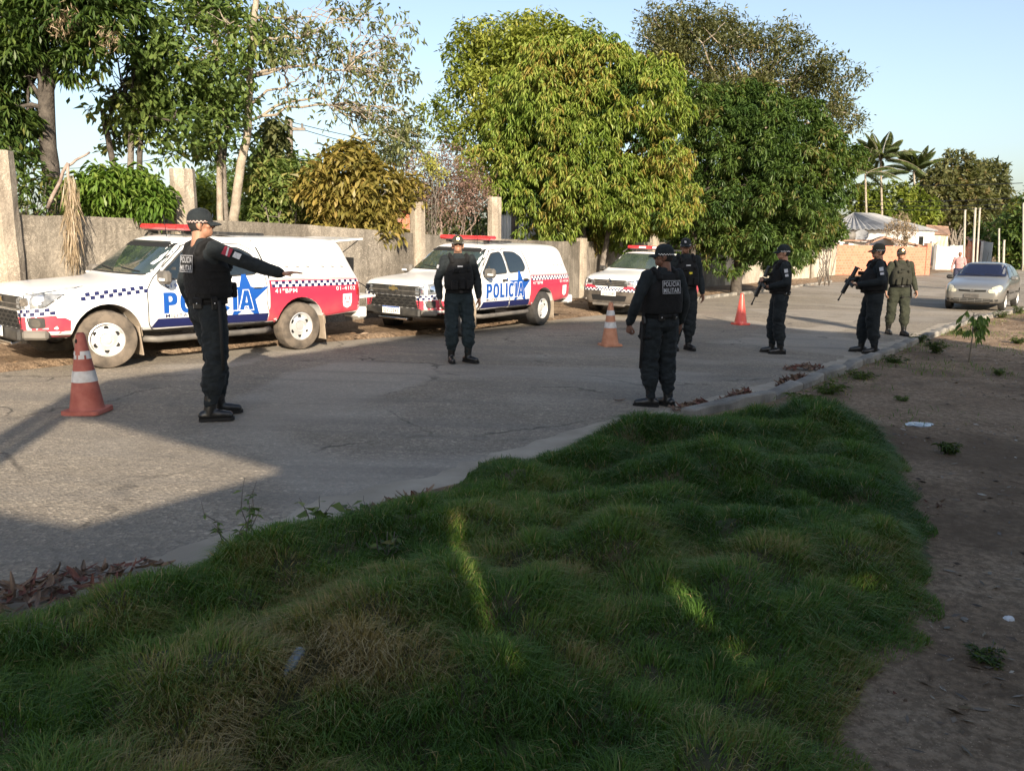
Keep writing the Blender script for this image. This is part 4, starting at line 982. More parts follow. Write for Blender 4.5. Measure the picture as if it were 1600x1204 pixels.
# ================================================================== PEOPLE
def cloth(name, c1, c2, rough=.85):
    m, nt, p, o = nodes(name); co = N(nt, 'ShaderNodeTexCoord').outputs['Object']
    nt.links.new(ramp(nt, noise_tex(nt, co, 9, 5, .6), [(.32, c1), (.68, c2)]), p.inputs['Base Color'])
    p.inputs['Roughness'].default_value = rough; p.inputs['Specular IOR Level'].default_value = .25
    p.inputs['Sheen Weight'].default_value = .04; p.inputs['Sheen Roughness'].default_value = .5
    w = N(nt, 'ShaderNodeTexNoise'); w.inputs['Scale'].default_value = 14; w.inputs['Detail'].default_value = 4; w.inputs['Distortion'].default_value = 1.2; nt.links.new(co, w.inputs['Vector'])
    nt.links.new(bump(nt, noise_tex(nt, co, 420, 2), .25, .002, bump(nt, w.outputs['Fac'], .6, .02)), p.inputs['Normal']); return m
M_NAVYCL = cloth('dark_uniform', (.008, .011, .013), (.017, .022, .025))
M_BLKCL = cloth('black_vest', (.004, .004, .0045), (.009, .009, .0095), .8)
M_TEALCL = cloth('blue_green_trousers', (.010, .018, .022), (.019, .030, .035))
M_OLIVE = cloth('olive_uniform', (.018, .021, .013), (.033, .036, .023)); M_OLVEST = cloth('olive_vest', (.018, .019, .013), (.032, .031, .022))
M_OLCAP = cloth('olive_cap', (.035, .032, .022), (.055, .05, .036))
M_BOOT = mat('boot_leather', (.006, .006, .006), (.014, .013, .012), 20, .32, spec=.6)
M_SKIN = mat('brown_skin', (.20, .095, .058), (.27, .135, .085), 9, .5, spec=.4, b=.15, bs=90, bd=.002)
M_SKIN2 = mat('tan_skin', (.30, .15, .095), (.37, .20, .13), 9, .5, spec=.4, b=.15, bs=90, bd=.002)
M_SKIN3 = mat('deep_brown_skin', (.13, .06, .038), (.19, .092, .06), 9, .5, spec=.4, b=.15, bs=90, bd=.002)
M_HAIR = mat('cropped_hair', (.008, .007, .006), (.02, .017, .015), 60, .8)
M_LIP = mat('lip', (.16, .06, .05), None, rough=.5); M_EYEW = mat('eye_white', (.6, .57, .53), None, rough=.3)
M_PATCHW = mat('patch_thread', (.55, .55, .56), (.35, .35, .38), 90, .8); M_PATCHR = mat('patch_red', (.28, .02, .04), None, rough=.8); M_GUN = mat('gun_metal', (.012, .012, .013), (.03, .028, .026), 20, .45, metal=.3)
M_YELL = mat('yellow_grip', (.6, .5, .03), None, rough=.5); M_CHK = mat('cap_check_white', (.62, .60, .58), None, rough=.7); M_CHKP = mat('cap_check_pink', (.50, .34, .30), None, rough=.7)
M_SHADE = mat('sunglasses', (.004, .004, .005), None, rough=.05, spec=1)

def remesh(bm, voxel, smooth=3, fac=.5):
    me = bpy.data.meshes.new('r'); bm.to_mesh(me); bm.free(); o = bpy.data.objects.new('r', me); COL.objects.link(o)
    r = o.modifiers.new('r', 'REMESH'); r.mode = 'VOXEL'; r.voxel_size = voxel
    if smooth: s = o.modifiers.new('s', 'SMOOTH'); s.iterations = smooth; s.factor = fac
    dg = bpy.context.evaluated_depsgraph_get(); dg.update(); out = bpy.data.meshes.new_from_object(o.evaluated_get(dg))
    bpy.data.objects.remove(o); return out
def bm_tube(bm, pts, rad, n=12):
    V, F = tube_data(pts, rad, n); vv = [bm.verts.new(v) for v in V]
    for f in F: bm.faces.new([vv[i] for i in f])
def bm_ball(bm, c, r, rot=None, seg=16):
    M = Matrix.Translation(c) @ (rot.to_4x4() if rot else Matrix()) @ Matrix.Diagonal((*( (r, r, r) if isinstance(r, (int, float)) else r), 1))
    bmesh.ops.create_uvsphere(bm, u_segments=seg, v_segments=max(8, seg*2//3), radius=1, matrix=M)
def bm_rings(bm, rings, n=20, p=2.0, M=None):
    """closed loft of horizontal super-ellipses (cx, cy, z, rx, ry)"""
    V = []
    for cx, cy, z, rx, ry in rings:
        for k in range(n):
            a = 2*math.pi*k/n; ca, sa = math.cos(a), math.sin(a)
            V.append(Vector((cx+rx*math.copysign(abs(ca)**(2/p), ca), cy+ry*math.copysign(abs(sa)**(2/p), sa), z)))
    if M is not None: V = [M @ v for v in V]
    vv = [bm.verts.new(v) for v in V]; m = len(rings)
    for i in range(m-1):
        for k in range(n): a = i*n+k; b = i*n+(k+1) % n; bm.faces.new((vv[a], vv[b], vv[b+n], vv[a+n]))
    bm.faces.new([vv[k] for k in range(n)][::-1]); bm.faces.new([vv[(m-1)*n+k] for k in range(n)])
def limb(bm, a, b, prof, n=14):
    """tapered limb from joint a to b; prof of (t, radius)"""
    a, b = Vector(a), Vector(b); bm_tube(bm, [a.lerp(b, t) for t, r in prof], [r for t, r in prof], n)
    bm_ball(bm, a, prof[0][1]*.98); bm_ball(bm, b, prof[-1][1]*.98)

def hand_bm(wrist, dirv, palm, thumb_side, curl):
    """palm, four unequal bent fingers and a thumb; dirv along the forearm, palm = palm normal"""
    d = Vector(dirv).normalized(); n_ = Vector(palm); n_ = (n_-d*n_.dot(d)).normalized(); s = d.cross(n_)*thumb_side
    bm = bmesh.new(); W = Vector(wrist)
    rot = Matrix((s, n_, d)).transposed()
    bm_ball(bm, W+d*.05, (.040, .016, .050), rot); bm_ball(bm, W+d*.075, (.040, .0145, .025), rot)
    bm_tube(bm, [W-d*.04, W+d*.02], [.027, .026], 12)
    for i, (off, ln) in enumerate(((.030, .072), (.010, .082), (-.010, .076), (-.029, .060))):
        p = W+d*.085+s*off; v = d.copy(); pts = [p-d*.02, p]; seg = [ln*.45, ln*.32, ln*.26]; an = 0
        for j, L in enumerate(seg):
            an += curl*(1.0, 1.15, .7)[j]*(1+.10*i)
            v = d*math.cos(an)+n_*math.sin(an)+s*(off*1.2); p = p+v.normalized()*L; pts.append(p)
        bm_tube(bm, pts, [.0095, .0095, .009, .0085, .0065], 8); bm_ball(bm, pts[-1], .0066, seg=8)
    p = W+d*.02+s*.028; v = (d*.75+s*.75+n_*.35).normalized(); q = p+v*.042; v2 = (d*.95+s*.25+n_*(.3+curl*.4)).normalized(); e_ = q+v2*.034
    bm_tube(bm, [W+d*.012+s*.012, p, q, e_], [.016, .0155, .0115, .008], 8); bm_ball(bm, e_, .008, seg=8)
    return bm
def head_parts(style):
    """head about its own neck joint, facing +Y"""
    bm = bmesh.new()
    bm_ball(bm, (0, -.005, .135), (.0745, .094, .098)); bm_ball(bm, (0, .026, .065), (.056, .066, .062)); bm_ball(bm, (0, .066, .035), (.026, .022, .020))
    bm_ball(bm, (0, .06, .075), (.036, .030, .028)); bm_ball(bm, (.034, .062, .10), (.024, .022, .02)); bm_ball(bm, (-.034, .062, .10), (.024, .022, .02))
    bm_tube(bm, [(0, .083, .128), (0, .098, .108), (0, .108, .090)], [.009, .011, .0135], 10); bm_ball(bm, (.013, .092, .086), .0095, seg=10); bm_ball(bm, (-.013, .092, .086), .0095, seg=10)
    bm_ball(bm, (0, .078, .142), (.046, .014, .012)); bm_ball(bm, (0, .084, .056), (.022, .011, .0075)); bm_ball(bm, (0, .082, .047), (.019, .011, .0075))
    for s in (-1, 1):
        bm_ball(bm, (s*.077, -.006, .105), (.011, .021, .033), Matrix.Rotation(s*R(-14), 3, 'Z')); bm_ball(bm, (s*.073, .004, .075), (.008, .01, .012))
    bm_tube(bm, [(0, -.028, -.075), (0, -.022, .0), (0, -.012, .07)], [.066, .058, .056], 16)
    return remesh(bm, .0065, 4, .5)
_head = None
def add_me(bm, me, M, mi):
    n0 = len(bm.verts); f0 = len(bm.faces); bm.from_mesh(me); bm.verts.ensure_lookup_table(); bm.faces.ensure_lookup_table()
    for v in bm.verts[n0:]: v.co = M @ v.co
    for f in bm.faces[f0:]: f.material_index = mi; f.smooth = True

def person(label, loc, face, H=1.75, stout=0.0, skin=None, shirt=None, trous=None, vestm=None, cap='dark', arms=None, head_to=None, head_pitch=0, feet=None, gear=(), seed=0, voxel=.012, lean=0.0, hands=None, capchk=M_CHK, group='police officers standing in the road', cat='person'):
    """face: world direction the chest points to; joints are given in the body's own frame (x right, y forward)"""
    global _head
    skin = skin or M_SKIN; shirt = shirt or M_NAVYCL; trous = trous or M_NAVYCL; vestm = vestm or M_BLKCL
    rz = math.atan2(face[1], face[0])-math.pi/2; S = H/1.80
    root = empty('person', (loc.x, loc.y, gz(loc.x)+.004), rz, label, cat, group); root.scale = (S, S, S)
    st = 1+stout
    hipx = .098*(1+stout*.3)
    f_ = feet or {}; sp = f_.get('spread', .10)
    hip = {s: Vector((s*hipx, -.005, .93)) for s in (-1, 1)}
    ank = {s: Vector(f_.get(s, (s*(sp+.01), -.03, .095))) for s in (-1, 1)}
    fdir = {s: Vector((*f_.get(('d', s), (s*.22, 1)), 0)).normalized() for s in (-1, 1)}
    knee = {s: hip[s].lerp(ank[s], .51)+Vector((s*.004, .028, 0))+fdir[s]*.01 for s in (-1, 1)}
    sh = {s: Vector((s*.188*(1+stout*.25), -.012+lean, 1.445)) for s in (-1, 1)}
    arms = arms or {}
    elb = {s: Vector(arms.get(('e', s), (s*.262*(1+stout*.35), -.045, 1.165))) for s in (-1, 1)}
    wri = {s: Vector(arms.get(('w', s), (s*.275*(1+stout*.4), .045, .915))) for s in (-1, 1)}
    bm = bmesh.new()
    bel = stout*.10
    bm_rings(bm, [(0, -.01, .84, .12, .095), (0, -.012, .90, .166*(1+stout*.3), .122*(1+stout*.3)), (0, -.005, .97, .168*(1+stout*.4), .122*(1+stout*.5)), (0, .005+bel*.5, 1.06, .158*st, .118*(1+stout*1.1)),
                  (0, .008+bel*.6+lean*.4, 1.18, .165*st, .122*(1+stout*1.2)), (0, lean*.7, 1.32, .178*(1+stout*.5), .126*(1+stout*.5)), (0, -.012+lean, 1.42, .176, .108), (0, -.016+lean, 1.475, .12, .085), (0, -.02+lean, 1.515, .066, .064), (0, -.02+lean, 1.535, .06, .06)], 24, 2.3)
    for s in (-1, 1):
        bm_ball(bm, sh[s], (.066, .066, .06)); limb(bm, sh[s], elb[s], [(0, .068), (.35, .067), (.75, .060), (1, .057)]); limb(bm, elb[s], wri[s], [(0, .057), (.3, .058), (.8, .048), (.94, .046), (1.0, .037)])
        limb(bm, hip[s], knee[s], [(0, .108*(1+stout*.35)), (.25, .109*(1+stout*.35)), (.7, .096*(1+stout*.3)), (1, .090*(1+stout*.25))])
        limb(bm, knee[s], ank[s]+Vector((0, 0, .02)), [(0, .090*(1+stout*.25)), (.3, .093*(1+stout*.2)), (.52, .092), (.62, .084), (.72, .064), (1, .046)])
        bm_ball(bm, hip[s]+Vector((0, -.05, -.01)), (.085, .075, .085))
        cp = hip[s].lerp(knee[s], .62)+Vector((s*.075, 0, 0)); bm_ball(bm, cp, (.022, .062, .085))     # cargo pocket
    body = remesh(bm, voxel, 3, .5)
    # folds in the cloth
    rnd = seed*13.7
    co = np.empty(len(body.vertices)*3, np.float32); body.vertices.foreach_get('co', co); co = co.reshape(-1, 3)
    no = np.empty(len(body.vertices)*3, np.float32); body.vertex_normals.foreach_get('vector', no); no = no.reshape(-1, 3)
    amp = np.where(co[:, 2] < .9, .017, .010)*np.where((co[:, 2] < .62) & (co[:, 2] > .18), 1.5, 1)
    wv = vnoise(co[:, 0]*1.2+rnd, co[:, 1]*1.2, co[:, 2]*2.2, 9, 3)-.5; fold = np.abs(vnoise(co[:, 0]+co[:, 2]*.8, co[:, 1]+rnd, co[:, 2]*1.9-co[:, 0]*.9, 11, 2)-.5)*2
    co += no*((wv*1.6+(.35-fold)*.9)*amp)[:, None]; body.vertices.foreach_set('co', co.ravel())
    out = bmesh.new(); add_me(out, body, Matrix(), 0)
    out.faces.ensure_lookup_table()
    for f in out.faces:
        if f.calc_center_median().z < .985 and abs(f.calc_center_median().x) < .24*(1+stout*.4): f.material_index = 2
    # arms hanging below the belt stay shirt-coloured
    for f in out.faces:
        c = f.calc_center_median()
        for s in (-1, 1):
            for a, b in ((sh[s], elb[s]), (elb[s], wri[s])):
                d = b-a; t = max(0, min(1, (c-a).dot(d)/d.length_squared))
                if (c-(a+d*t)).length < .074 and t > 0: f.material_index = 0
    if _head is None: _head = head_parts(None)
    nb = Vector((0, -.02+lean, 1.53)); hv = Vector((*(head_to or face), 0)); ha = math.atan2(hv.y, hv.x)-math.pi/2-rz
    MH = Matrix.Translation(nb) @ Matrix.Rotation(ha, 4, 'Z') @ Matrix.Rotation(R(head_pitch), 4, 'X')
    add_me(out, _head, MH, 1)
    hands = hands or {}
    for s in (-1, 1):
        d, pn, cu = hands.get(s, (wri[s]-elb[s]+Vector((0, .05, -.12)), (-s, .15, 0), .32))
        hb = hand_bm(wri[s]+(wri[s]-elb[s]).normalized()*.012, d, pn, -1 if s > 0 else 1, cu); hm = remesh(hb, .0048, 2, .4); add_me(out, hm, Matrix(), 1)
    me = bpy.data.meshes.new('body'); out.to_mesh(me); out.free()
    for m in (shirt, skin, trous): me.materials.append(m)
    link('body', me, root)
    # ---- hair, eyes, cap
    hb = bmesh.new(); bm_ball(hb, (0, -.012, .132), (.0775, .0945, .099)); bmesh.ops.bisect_plane(hb, geom=hb.verts[:]+hb.edges[:]+hb.faces[:], plane_co=(0, .02, .10), plane_no=(0, .75, -.66), clear_outer=True)
    bmesh.ops.transform(hb, matrix=MH, verts=hb.verts[:]); bm_obj('hair', hb, M_HAIR, root, True)
    if 'shades' in gear:
        for s in (-1, 1): box('sunglass_lens', MH @ Vector((s*.033, .093, .121)), (.046, .010, .026), M_SHADE, root, (MH.to_3x3() @ Matrix.Rotation(s*R(-14), 3, 'Z')), .006)
    else:
        for s in (-1, 1):
            b = bmesh.new(); bm_ball(b, MH @ Vector((s*.032, .083, .122)), (.0125, .006, .006), MH.to_3x3(), 10); bm_obj('eye', b, M_EYEW, root, True)
            b = bmesh.new(); bm_ball(b, MH @ Vector((s*.032, .0885, .122)), (.0055, .003, .0055), MH.to_3x3(), 8); bm_obj('pupil', b, M_DARK, root, True)
            box('eyebrow', MH @ Vector((s*.033, .092, .140)), (.036, .008, .007), M_HAIR, root, (MH.to_3x3() @ Matrix.Rotation(s*R(-12), 3, 'Z')), .002)
    if cap is None: return root, S, rz
    capm = {'dark': M_NAVYCL, 'olive': M_OLCAP}[cap]
    n = 28; V = []; F = []
    prof = [(1.0, .124), (1.005, .145), (.985, .168), (.93, .192), (.83, .213), (.66, .231), (.44, .243), (.2, .249), (0.01, .250)]
    for i, (r, z) in enumerate(prof):
        for k in range(n):
            a = 2*math.pi*k/n; fr = max(0, math.sin(a))
            V.append(MH @ Vector((.085*r*math.cos(a), -.006+.104*r*math.sin(a), z+.004*fr*(1 if z > .2 else 0))))
    for i in range(len(prof)-1):
        for k in range(n): a = i*n+k; b = i*n+(k+1) % n; F.append((a, b, b+n, a+n))
    cp = mesh('cap', V, F, capm, root, True)
    V = []; F = []; m_ = 12
    for i in range(4):
        for k in range(m_+1):
            a = math.pi*(.17+.66*k/m_); t = i/3; x = (.085+.006*t)*math.cos(a); y = -.006+.104*math.sin(a)+t*.072*max(0, math.sin(a))**.7
            V.append(MH @ Vector((x, y, .140-.022*t*t-.018*(abs(math.cos(a))**2)*(.4+.6*t))))
    q = len(V); V += [v+MH.to_3x3() @ Vector((0, 0, -.004)) for v in V]
    for i in range(3):
        for k in range(m_): a = i*(m_+1)+k; F += [(a, a+1, a+m_+2, a+m_+1), (q+a, q+a+m_+1, q+a+m_+2, q+a+1)]
    for k in range(m_): a = 3*(m_+1)+k; F.append((a, a+1, q+a+1, q+a))
    mesh('brim', V, F, capm, cp, True)
    V = []; F = []; mi = []
    for j in range(2):
        for k in range(44):
            a0, a1 = 2*math.pi*k/44, 2*math.pi*(k+1)/44; z0, z1 = .130+j*.0085, .130+(j+1)*.0085; b0 = len(V)
            if math.sin((a0+a1)/2) > .62: continue
            for a, z in ((a0, z0), (a1, z0), (a1, z1), (a0, z1)): V.append(MH @ Vector((.0862*math.cos(a), -.006+.1053*math.sin(a), z)))
            F.append((b0, b0+1, b0+2, b0+3)); mi.append((k+j) % 2)
    mesh('cap_band', V, F, [capchk, M_DARK if cap == 'dark' else M_OLCAP], cp, mi=mi)
    em = mesh('cap_emblem', [MH @ Vector((.019*math.cos(a*math.pi/6), .0995+.0-.35*abs(0), .188+.019*math.sin(a*math.pi/6))) for a in range(12)], [tuple(range(12))], M_PATCHW if cap == 'dark' else M_GOLD, cp)
    # ---- boots
    for s in (-1, 1):
        b = bmesh.new(); A = ank[s]; d = fdir[s]; top = A.lerp(knee[s], .46)
        bm_tube(b, [Vector((A.x, A.y, .03)), A, A.lerp(top, .5), top], [.050, .050, .056, .060], 14)
        pts = [A-d*.055+Vector((0, 0, -A.z+.05)), A+d*.03+Vector((0, 0, -A.z+.055)), A+d*.095+Vector((0, 0, -A.z+.047)), A+d*.152+Vector((0, 0, -A.z+.041))]
        for p, r in zip(pts, (.044, .048, .044, .038)): bm_ball(b, p, (r, r, min(r, p.z)))
        bm_tube(b, pts, [.044, .048, .046, .036], 12)
        for v in b.verts: v.co.z = max(v.co.z, .004)
        bt = remesh(b, .010, 3, .5); bt.materials.append(M_BOOT); bt.polygons.foreach_set('use_smooth', np.ones(len(bt.polygons), dtype=bool)); o = link('boot', bt, root)
        sb = bmesh.new(); prof = [(-.092, .026), (-.07, .040), (.03, .041), (.11, .044), (.165, .038), (.196, .018)]; n_ = Vector((d.y, -d.x, 0))
        ring = [A+d*x+n_*w for x, w in prof]+[A+d*x-n_*w for x, w in prof[::-1]]
        lo = [sb.verts.new((v.x, v.y, .0)) for v in ring]; hi = [sb.verts.new((v.x, v.y, .026)) for v in ring]; k_ = len(ring)
        sb.faces.new(lo[::-1]); sb.faces.new(hi)
        for k in range(k_): sb.faces.new((lo[k], lo[(k+1) % k_], hi[(k+1) % k_], hi[k]))
        bm_obj('sole', sb, M_RUBD if False else M_DARK, o)
    # ---- vest: bulky carrier with shoulder straps
    b = bmesh.new(); g = .026
    bm_rings(b, [(0, .004+bel*.5, 1.035, .160*st+g, .118*(1+stout*1.1)+g), (0, .006+bel*.55, 1.10, .165*st+g, .122*(1+stout*1.1)+g+.004), (0, .006+bel*.5+lean*.4, 1.20, .164*st+g, .124*(1+stout*1.1)+g+.004), (0, lean*.7, 1.30, .160*(1+stout*.6)+g, .126*(1+stout*.5)+g+.002), (0, -.008+lean, 1.37, .138+g, .112+g), (0, -.014+lean, 1.43, .118+g, .094+g), (0, -.018+lean, 1.462, .105+g, .078+g)], 28, 3.2)
    for s in (-1, 1):
        bm_tube(b, [(s*.105, .10+lean, 1.40), (s*.115, .072+lean, 1.475), (s*.118, -.01+lean, 1.512), (s*.115, -.09+lean, 1.475), (s*.105, -.118+lean, 1.40)], [.034, .033, .031, .033, .034], 10)
    vm = remesh(b, .010, 3, .5); vm.materials.append(vestm); vm.polygons.foreach_set('use_smooth', np.ones(len(vm.polygons), dtype=bool)); ve = link('vest', vm, root)
    fy = .126*(1+stout*.9)+g+bel*.55
    def vy(z): return fy+.004 if z < 1.28 else fy-.006-(z-1.28)*.12
    if 'frontpouch' in gear:
        for x, z, w, h in ((-.105, 1.10, .075, .12), (-.01, 1.12, .085, .15), (.10, 1.10, .085, .13), (.07, 1.30, .09, .06), (-.10, 1.31, .05, .05)):
            box('pouch', (x, vy(z)+lean*.5+.012, z), (w, .05, h), vestm, ve, bevel=.012)
        box('name_tape', (.015, vy(1.355)+lean+.012, 1.355), (.075, .008, .022), M_PATCHW if 'tape' in gear else vestm, ve)
    if 'strip' in gear:
        for z in (1.08, 1.14, 1.20, 1.26):
            b = bmesh.new(); nn_ = 28; V = []; F = []
            for zz in (z, z+.026):
                for k in range(nn_):
                    a = 2*math.pi*k/nn_; ca, sa = math.cos(a), math.sin(a)
                    V.append(((.164*st+g+.006)*math.copysign(abs(ca)**(2/3.2), ca), .006+bel*.55+(.123*(1+stout*1.1)+g+.010)*math.copysign(abs(sa)**(2/3.2), sa), zz))
            for k in range(nn_): F.append((k, (k+1) % nn_, nn_+(k+1) % nn_, nn_+k))
            b.free(); mesh('vest_webbing', V, F, vestm, ve, True)
    if 'back' in gear:
        # lettered panel on the back
        yb = -(.124*(1+stout*.55)+g)-.012+lean*.7; tilt = Matrix.Rotation(R(-6), 4, 'X')
        MB = Matrix.Translation((.0, yb, 1.325)) @ tilt @ Matrix(((1, 0, 0), (0, 0, -1), (0, 1, 0))).to_4x4()
        W_, H_ = .225, .135
        pn = mesh('back_panel', [MB @ Vector(p) for p in ((-W_/2, -H_/2, -.004), (W_/2, -H_/2, -.004), (W_/2, H_/2, -.004), (-W_/2, H_/2, -.004))], [(0, 1, 2, 3)], M_BLKCL, ve)
        for t, z in (('POLICIA', .034), ('MILITAR', -.034)):
            plane_text('panel_lettering', t, MB @ Matrix.Translation((0, z, 0)), .20, .050, M_PATCHW, pn, .013, .002)
        fr = ring_band([(-W_/2, -H_/2), (W_/2, -H_/2), (W_/2, H_/2), (-W_/2, H_/2)], .0045); V = []; F = []
        for q in fr: b0 = len(V); V += [MB @ Vector((x, y, .001)) for x, y in q]; F.append((b0, b0+1, b0+2, b0+3))
        mesh('panel_border', V, F, M_PATCHW, pn)
    # ---- belt and what hangs on it
    V = []; F = []; n = 30
    for i, (zz, gg) in enumerate(((.985, .012), (.988, .020), (1.030, .020), (1.033, .012))):
        for k in range(n):
            a = 2*math.pi*k/n; V.append(((.165*(1+stout*.6)+gg)*math.cos(a), .0+bel*.4+(.122*(1+stout*.8)+gg)*math.sin(a), zz))
    for i in range(3):
        for k in range(n): a = i*n+k; b_ = i*n+(k+1) % n; F.append((a, b_, b_+n, a+n))
    be = mesh('belt', V, F, M_BLKCL, root, True); box('buckle', (0, .125*(1+stout*.8)+bel*.4+.02, 1.009), (.05, .012, .045), M_GUN, be, bevel=.004)
    bx_ = .165*(1+stout*.6)+.028; by_ = .122*(1+stout*.8)+.028
    for ang, sz in [g_[1:] for g_ in gear if isinstance(g_, tuple) and g_[0] == 'pouch']:
        a = R(ang); p = Vector((bx_*math.cos(a), bel*.4+by_*math.sin(a), 1.0)); rot = Matrix.Rotation(math.atan2(by_*math.cos(a), -bx_*math.sin(a)) if False else a-math.pi/2, 3, 'Z')
        o = box('belt_pouch', p, (sz[0], sz[1], sz[2]), M_BOOT, be, rot, .008); 
        box('pouch_flap', p+rot @ Vector((0, sz[1]*.5+.002, sz[2]*.22)), (sz[0]*.96, .006, sz[2]*.5), M_BLKCL, o, rot, .002)
        q = bmesh.new(); bm_ball(q, p+rot @ Vector((0, sz[1]*.5+.006, 0)), (.006, .003, .006), rot, 8); bm_obj('snap', q, M_CHROME, o)
    for s in [g_[1] for g_ in gear if isinstance(g_, tuple) and g_[0] == 'holster']:
        p = hip[s].lerp(knee[s], .25)+Vector((s*.125, .0, .03)); rr = Matrix.Rotation(s*R(-4), 3, 'Y')
        h = box('holster', p, (.035, .085, .20), M_BLKCL, root, rr, .012); box('holster_strap', hip[s].lerp(knee[s], .35)+Vector((s*.012, 0, 0)), (.215, .21, .03), M_BLKCL, h, None, .012)
        box('holster_drop', p+Vector((-s*.012, 0, .14)), (.012, .05, .14), M_BLKCL, h, rr); gr = box('pistol_grip', p+Vector((s*.004, -.035, .115)), (.028, .045, .09), M_GUN, h, rr @ Matrix.Rotation(R(-18), 3, 'X'), .008)
    for s in [g_[1] for g_ in gear if isinstance(g_, tuple) and g_[0] == 'baton']:
        tube('baton', [(s*(bx_+.02), -.01, 1.02), (s*(bx_+.045), -.02, .44)], .016, M_DARK, root, 8)
    for g_ in gear:
        if isinstance(g_, tuple) and g_[0] == 'patch':
            s = g_[1]; d = (elb[s]-sh[s]).normalized(); outw = Vector(g_[2]).normalized(); outw = (outw-d*outw.dot(d)).normalized(); up = -d; xx = up.cross(outw)
            MP = Matrix((xx, up, outw)).transposed().to_4x4(); 
            for t, w, h, m in g_[3]:
                c = sh[s].lerp(elb[s], t)+outw*.073; pt = mesh('sleeve_patch', [c+xx*x*w/2+up*y*h/2 for x, y in ((-1, -1), (1, -1), (1, 1), (-1, 1))], [(0, 1, 2, 3)], m, root)
                if m is M_PATCHR: mesh('patch_stripe', [c+outw*.002+xx*x*w/2+up*(y*h*.10) for x, y in ((-1, -2.2), (1, -.2), (1, 1.8), (-1, -.2))], [(0, 1, 2, 3)], M_PATCHW, pt)
    return root, S, rz
def to_world(root, p):
    S = root.scale[0]; return root.location+Matrix.Rotation(root.rotation_euler.z, 3, 'Z') @ (Vector(p)*S)
def rifle(root, a, b, label, rollv):
    """short carbine lying from butt a to muzzle b (body frame of the officer who holds it)"""
    A, B = to_world(root, a), to_world(root, b); d = (B-A).normalized(); up = Vector(rollv); up = (up-d*up.dot(d)).normalized(); sx = d.cross(up); L = (B-A).length
    M = Matrix.Translation(A) @ Matrix((sx, d, up)).transposed().to_4x4()
    r = empty('rifle', matrix=M, label=label, cat='rifle', group='rifles held across the chest')
    def bx(nm, y, s, z=0, x=0, rot=0, par=None, m=M_GUN, bev=.004): return box(nm, (x, y*L, z), s, m, par or r, Matrix.Rotation(R(rot), 3, 'X'), bev)
    bx('receiver', .42, (.045, L*.26, .065)); bx('stock', .14, (.04, L*.27, .07), -.012, rot=-3); bx('butt_pad', .012, (.042, .025, .115), -.025)
    bx('handguard', .66, (.052, L*.25, .052)); bx('magazine', .47, (.028, .055, .15), -.10, rot=14); bx('pistol_grip', .33, (.03, .04, .095), -.075, rot=-22)
    s = bx('sight_rail', .45, (.02, L*.24, .02), .045); bx('optic', .44, (.036, .07, .04), .072, par=s)
    V, F = tube_data([(0, L*.75, .008), (0, L, .008)], .010, 10); mesh('barrel', V, F, M_GUN, r, True); V, F = tube_data([(0, L*.95, .008), (0, L*1.01, .008)], .015, 10); mesh('muzzle', V, F, M_GUN, r, True)
    return r
PW = [(.42, .06, .05, M_PATCHW), (.62, .05, .035, M_PATCHW)]
# officer with the outstretched arm, seen from behind
p1, _, _ = person('tall officer seen from behind, one arm stretched out towards the police pickup', spot(337, 652), (.69, .72), 1.86, .06, M_SKIN2, head_to=(.97, .22),
    arms={('e', 1): (.385, .185, 1.33), ('w', 1): (.54, .385, 1.245), ('e', -1): (-.285, -.07, 1.17), ('w', -1): (-.265, .0, .92)},
    hands={1: ((.16, .20, .03), (.15, .1, -1), .10), -1: ((-.02, .10, -1), (1, .1, 0), .35)},
    feet={1: (.11, -.10, .095), -1: (-.10, .09, .095), ('d', 1): (.50, .90), ('d', -1): (.35, .94)},
    gear=('back', 'strip', 'frontpouch', ('pouch', -60, (.085, .035, .095)), ('pouch', -15, (.05, .03, .11)), ('patch', 1, (.6, -.7, .5), [(.42, .075, .07, M_PATCHR), (.70, .05, .06, M_PATCHW)]), ('baton', 1)), seed=1, voxel=.011, capchk=M_CHKP)
p2, _, _ = person('officer in a brown cap and sunglasses facing the camera with both arms hanging', spot(718, 566), (.30, -.95), 1.73, .06, M_SKIN2, shirt=M_NAVYCL, trous=M_TEALCL, cap='olive', head_to=(.12, -1), head_pitch=8,
    feet={1: (.115, -.02, .095), -1: (-.12, .03, .095), ('d', 1): (.10, 1), ('d', -1): (-.55, .8)}, arms={('e', 1): (.285, -.05, 1.165), ('e', -1): (-.28, -.04, 1.165)},
    gear=('frontpouch', 'tape', 'shades', ('patch', 1, (1, .4, .2), [(.40, .05, .05, M_PATCHW)])), seed=2, voxel=.012)
p4, _, _ = person('officer with his back turned and head in profile, standing at the edge of the grass', spot(1028, 634), (-.42, .91), 1.70, .24, M_SKIN3, head_to=(-.97, .10),
    feet={1: (.095, -.05, .095), -1: (-.10, .0, .095), ('d', 1): (-.2, .95), ('d', -1): (-.85, .6)}, arms={('e', -1): (-.335, -.03, 1.175), ('w', -1): (-.36, .07, .93)},
    hands={-1: ((-.02, .06, -1), (1, .1, 0), .85)},
    gear=('back', 'frontpouch', ('pouch', -115, (.06, .035, .07)), ('pouch', -70, (.06, .035, .06)), ('holster', -1), ('baton', -1), ('patch', -1, (-.8, .3, .1), [(.36, .06, .06, M_PATCHW), (.60, .055, .04, M_PATCHR)])), seed=3, voxel=.011)
p3, _, _ = person('officer facing the camera half hidden behind the back-turned officer, a yellow grip on his vest', spot(1066, 547), (.18, -.98), 1.83, .08, M_SKIN, head_to=(-.25, -.97),
    gear=('frontpouch', 'tape', ('holster', 1), ('patch', -1, (-1, .3, .1), PW)), seed=4, voxel=.014)
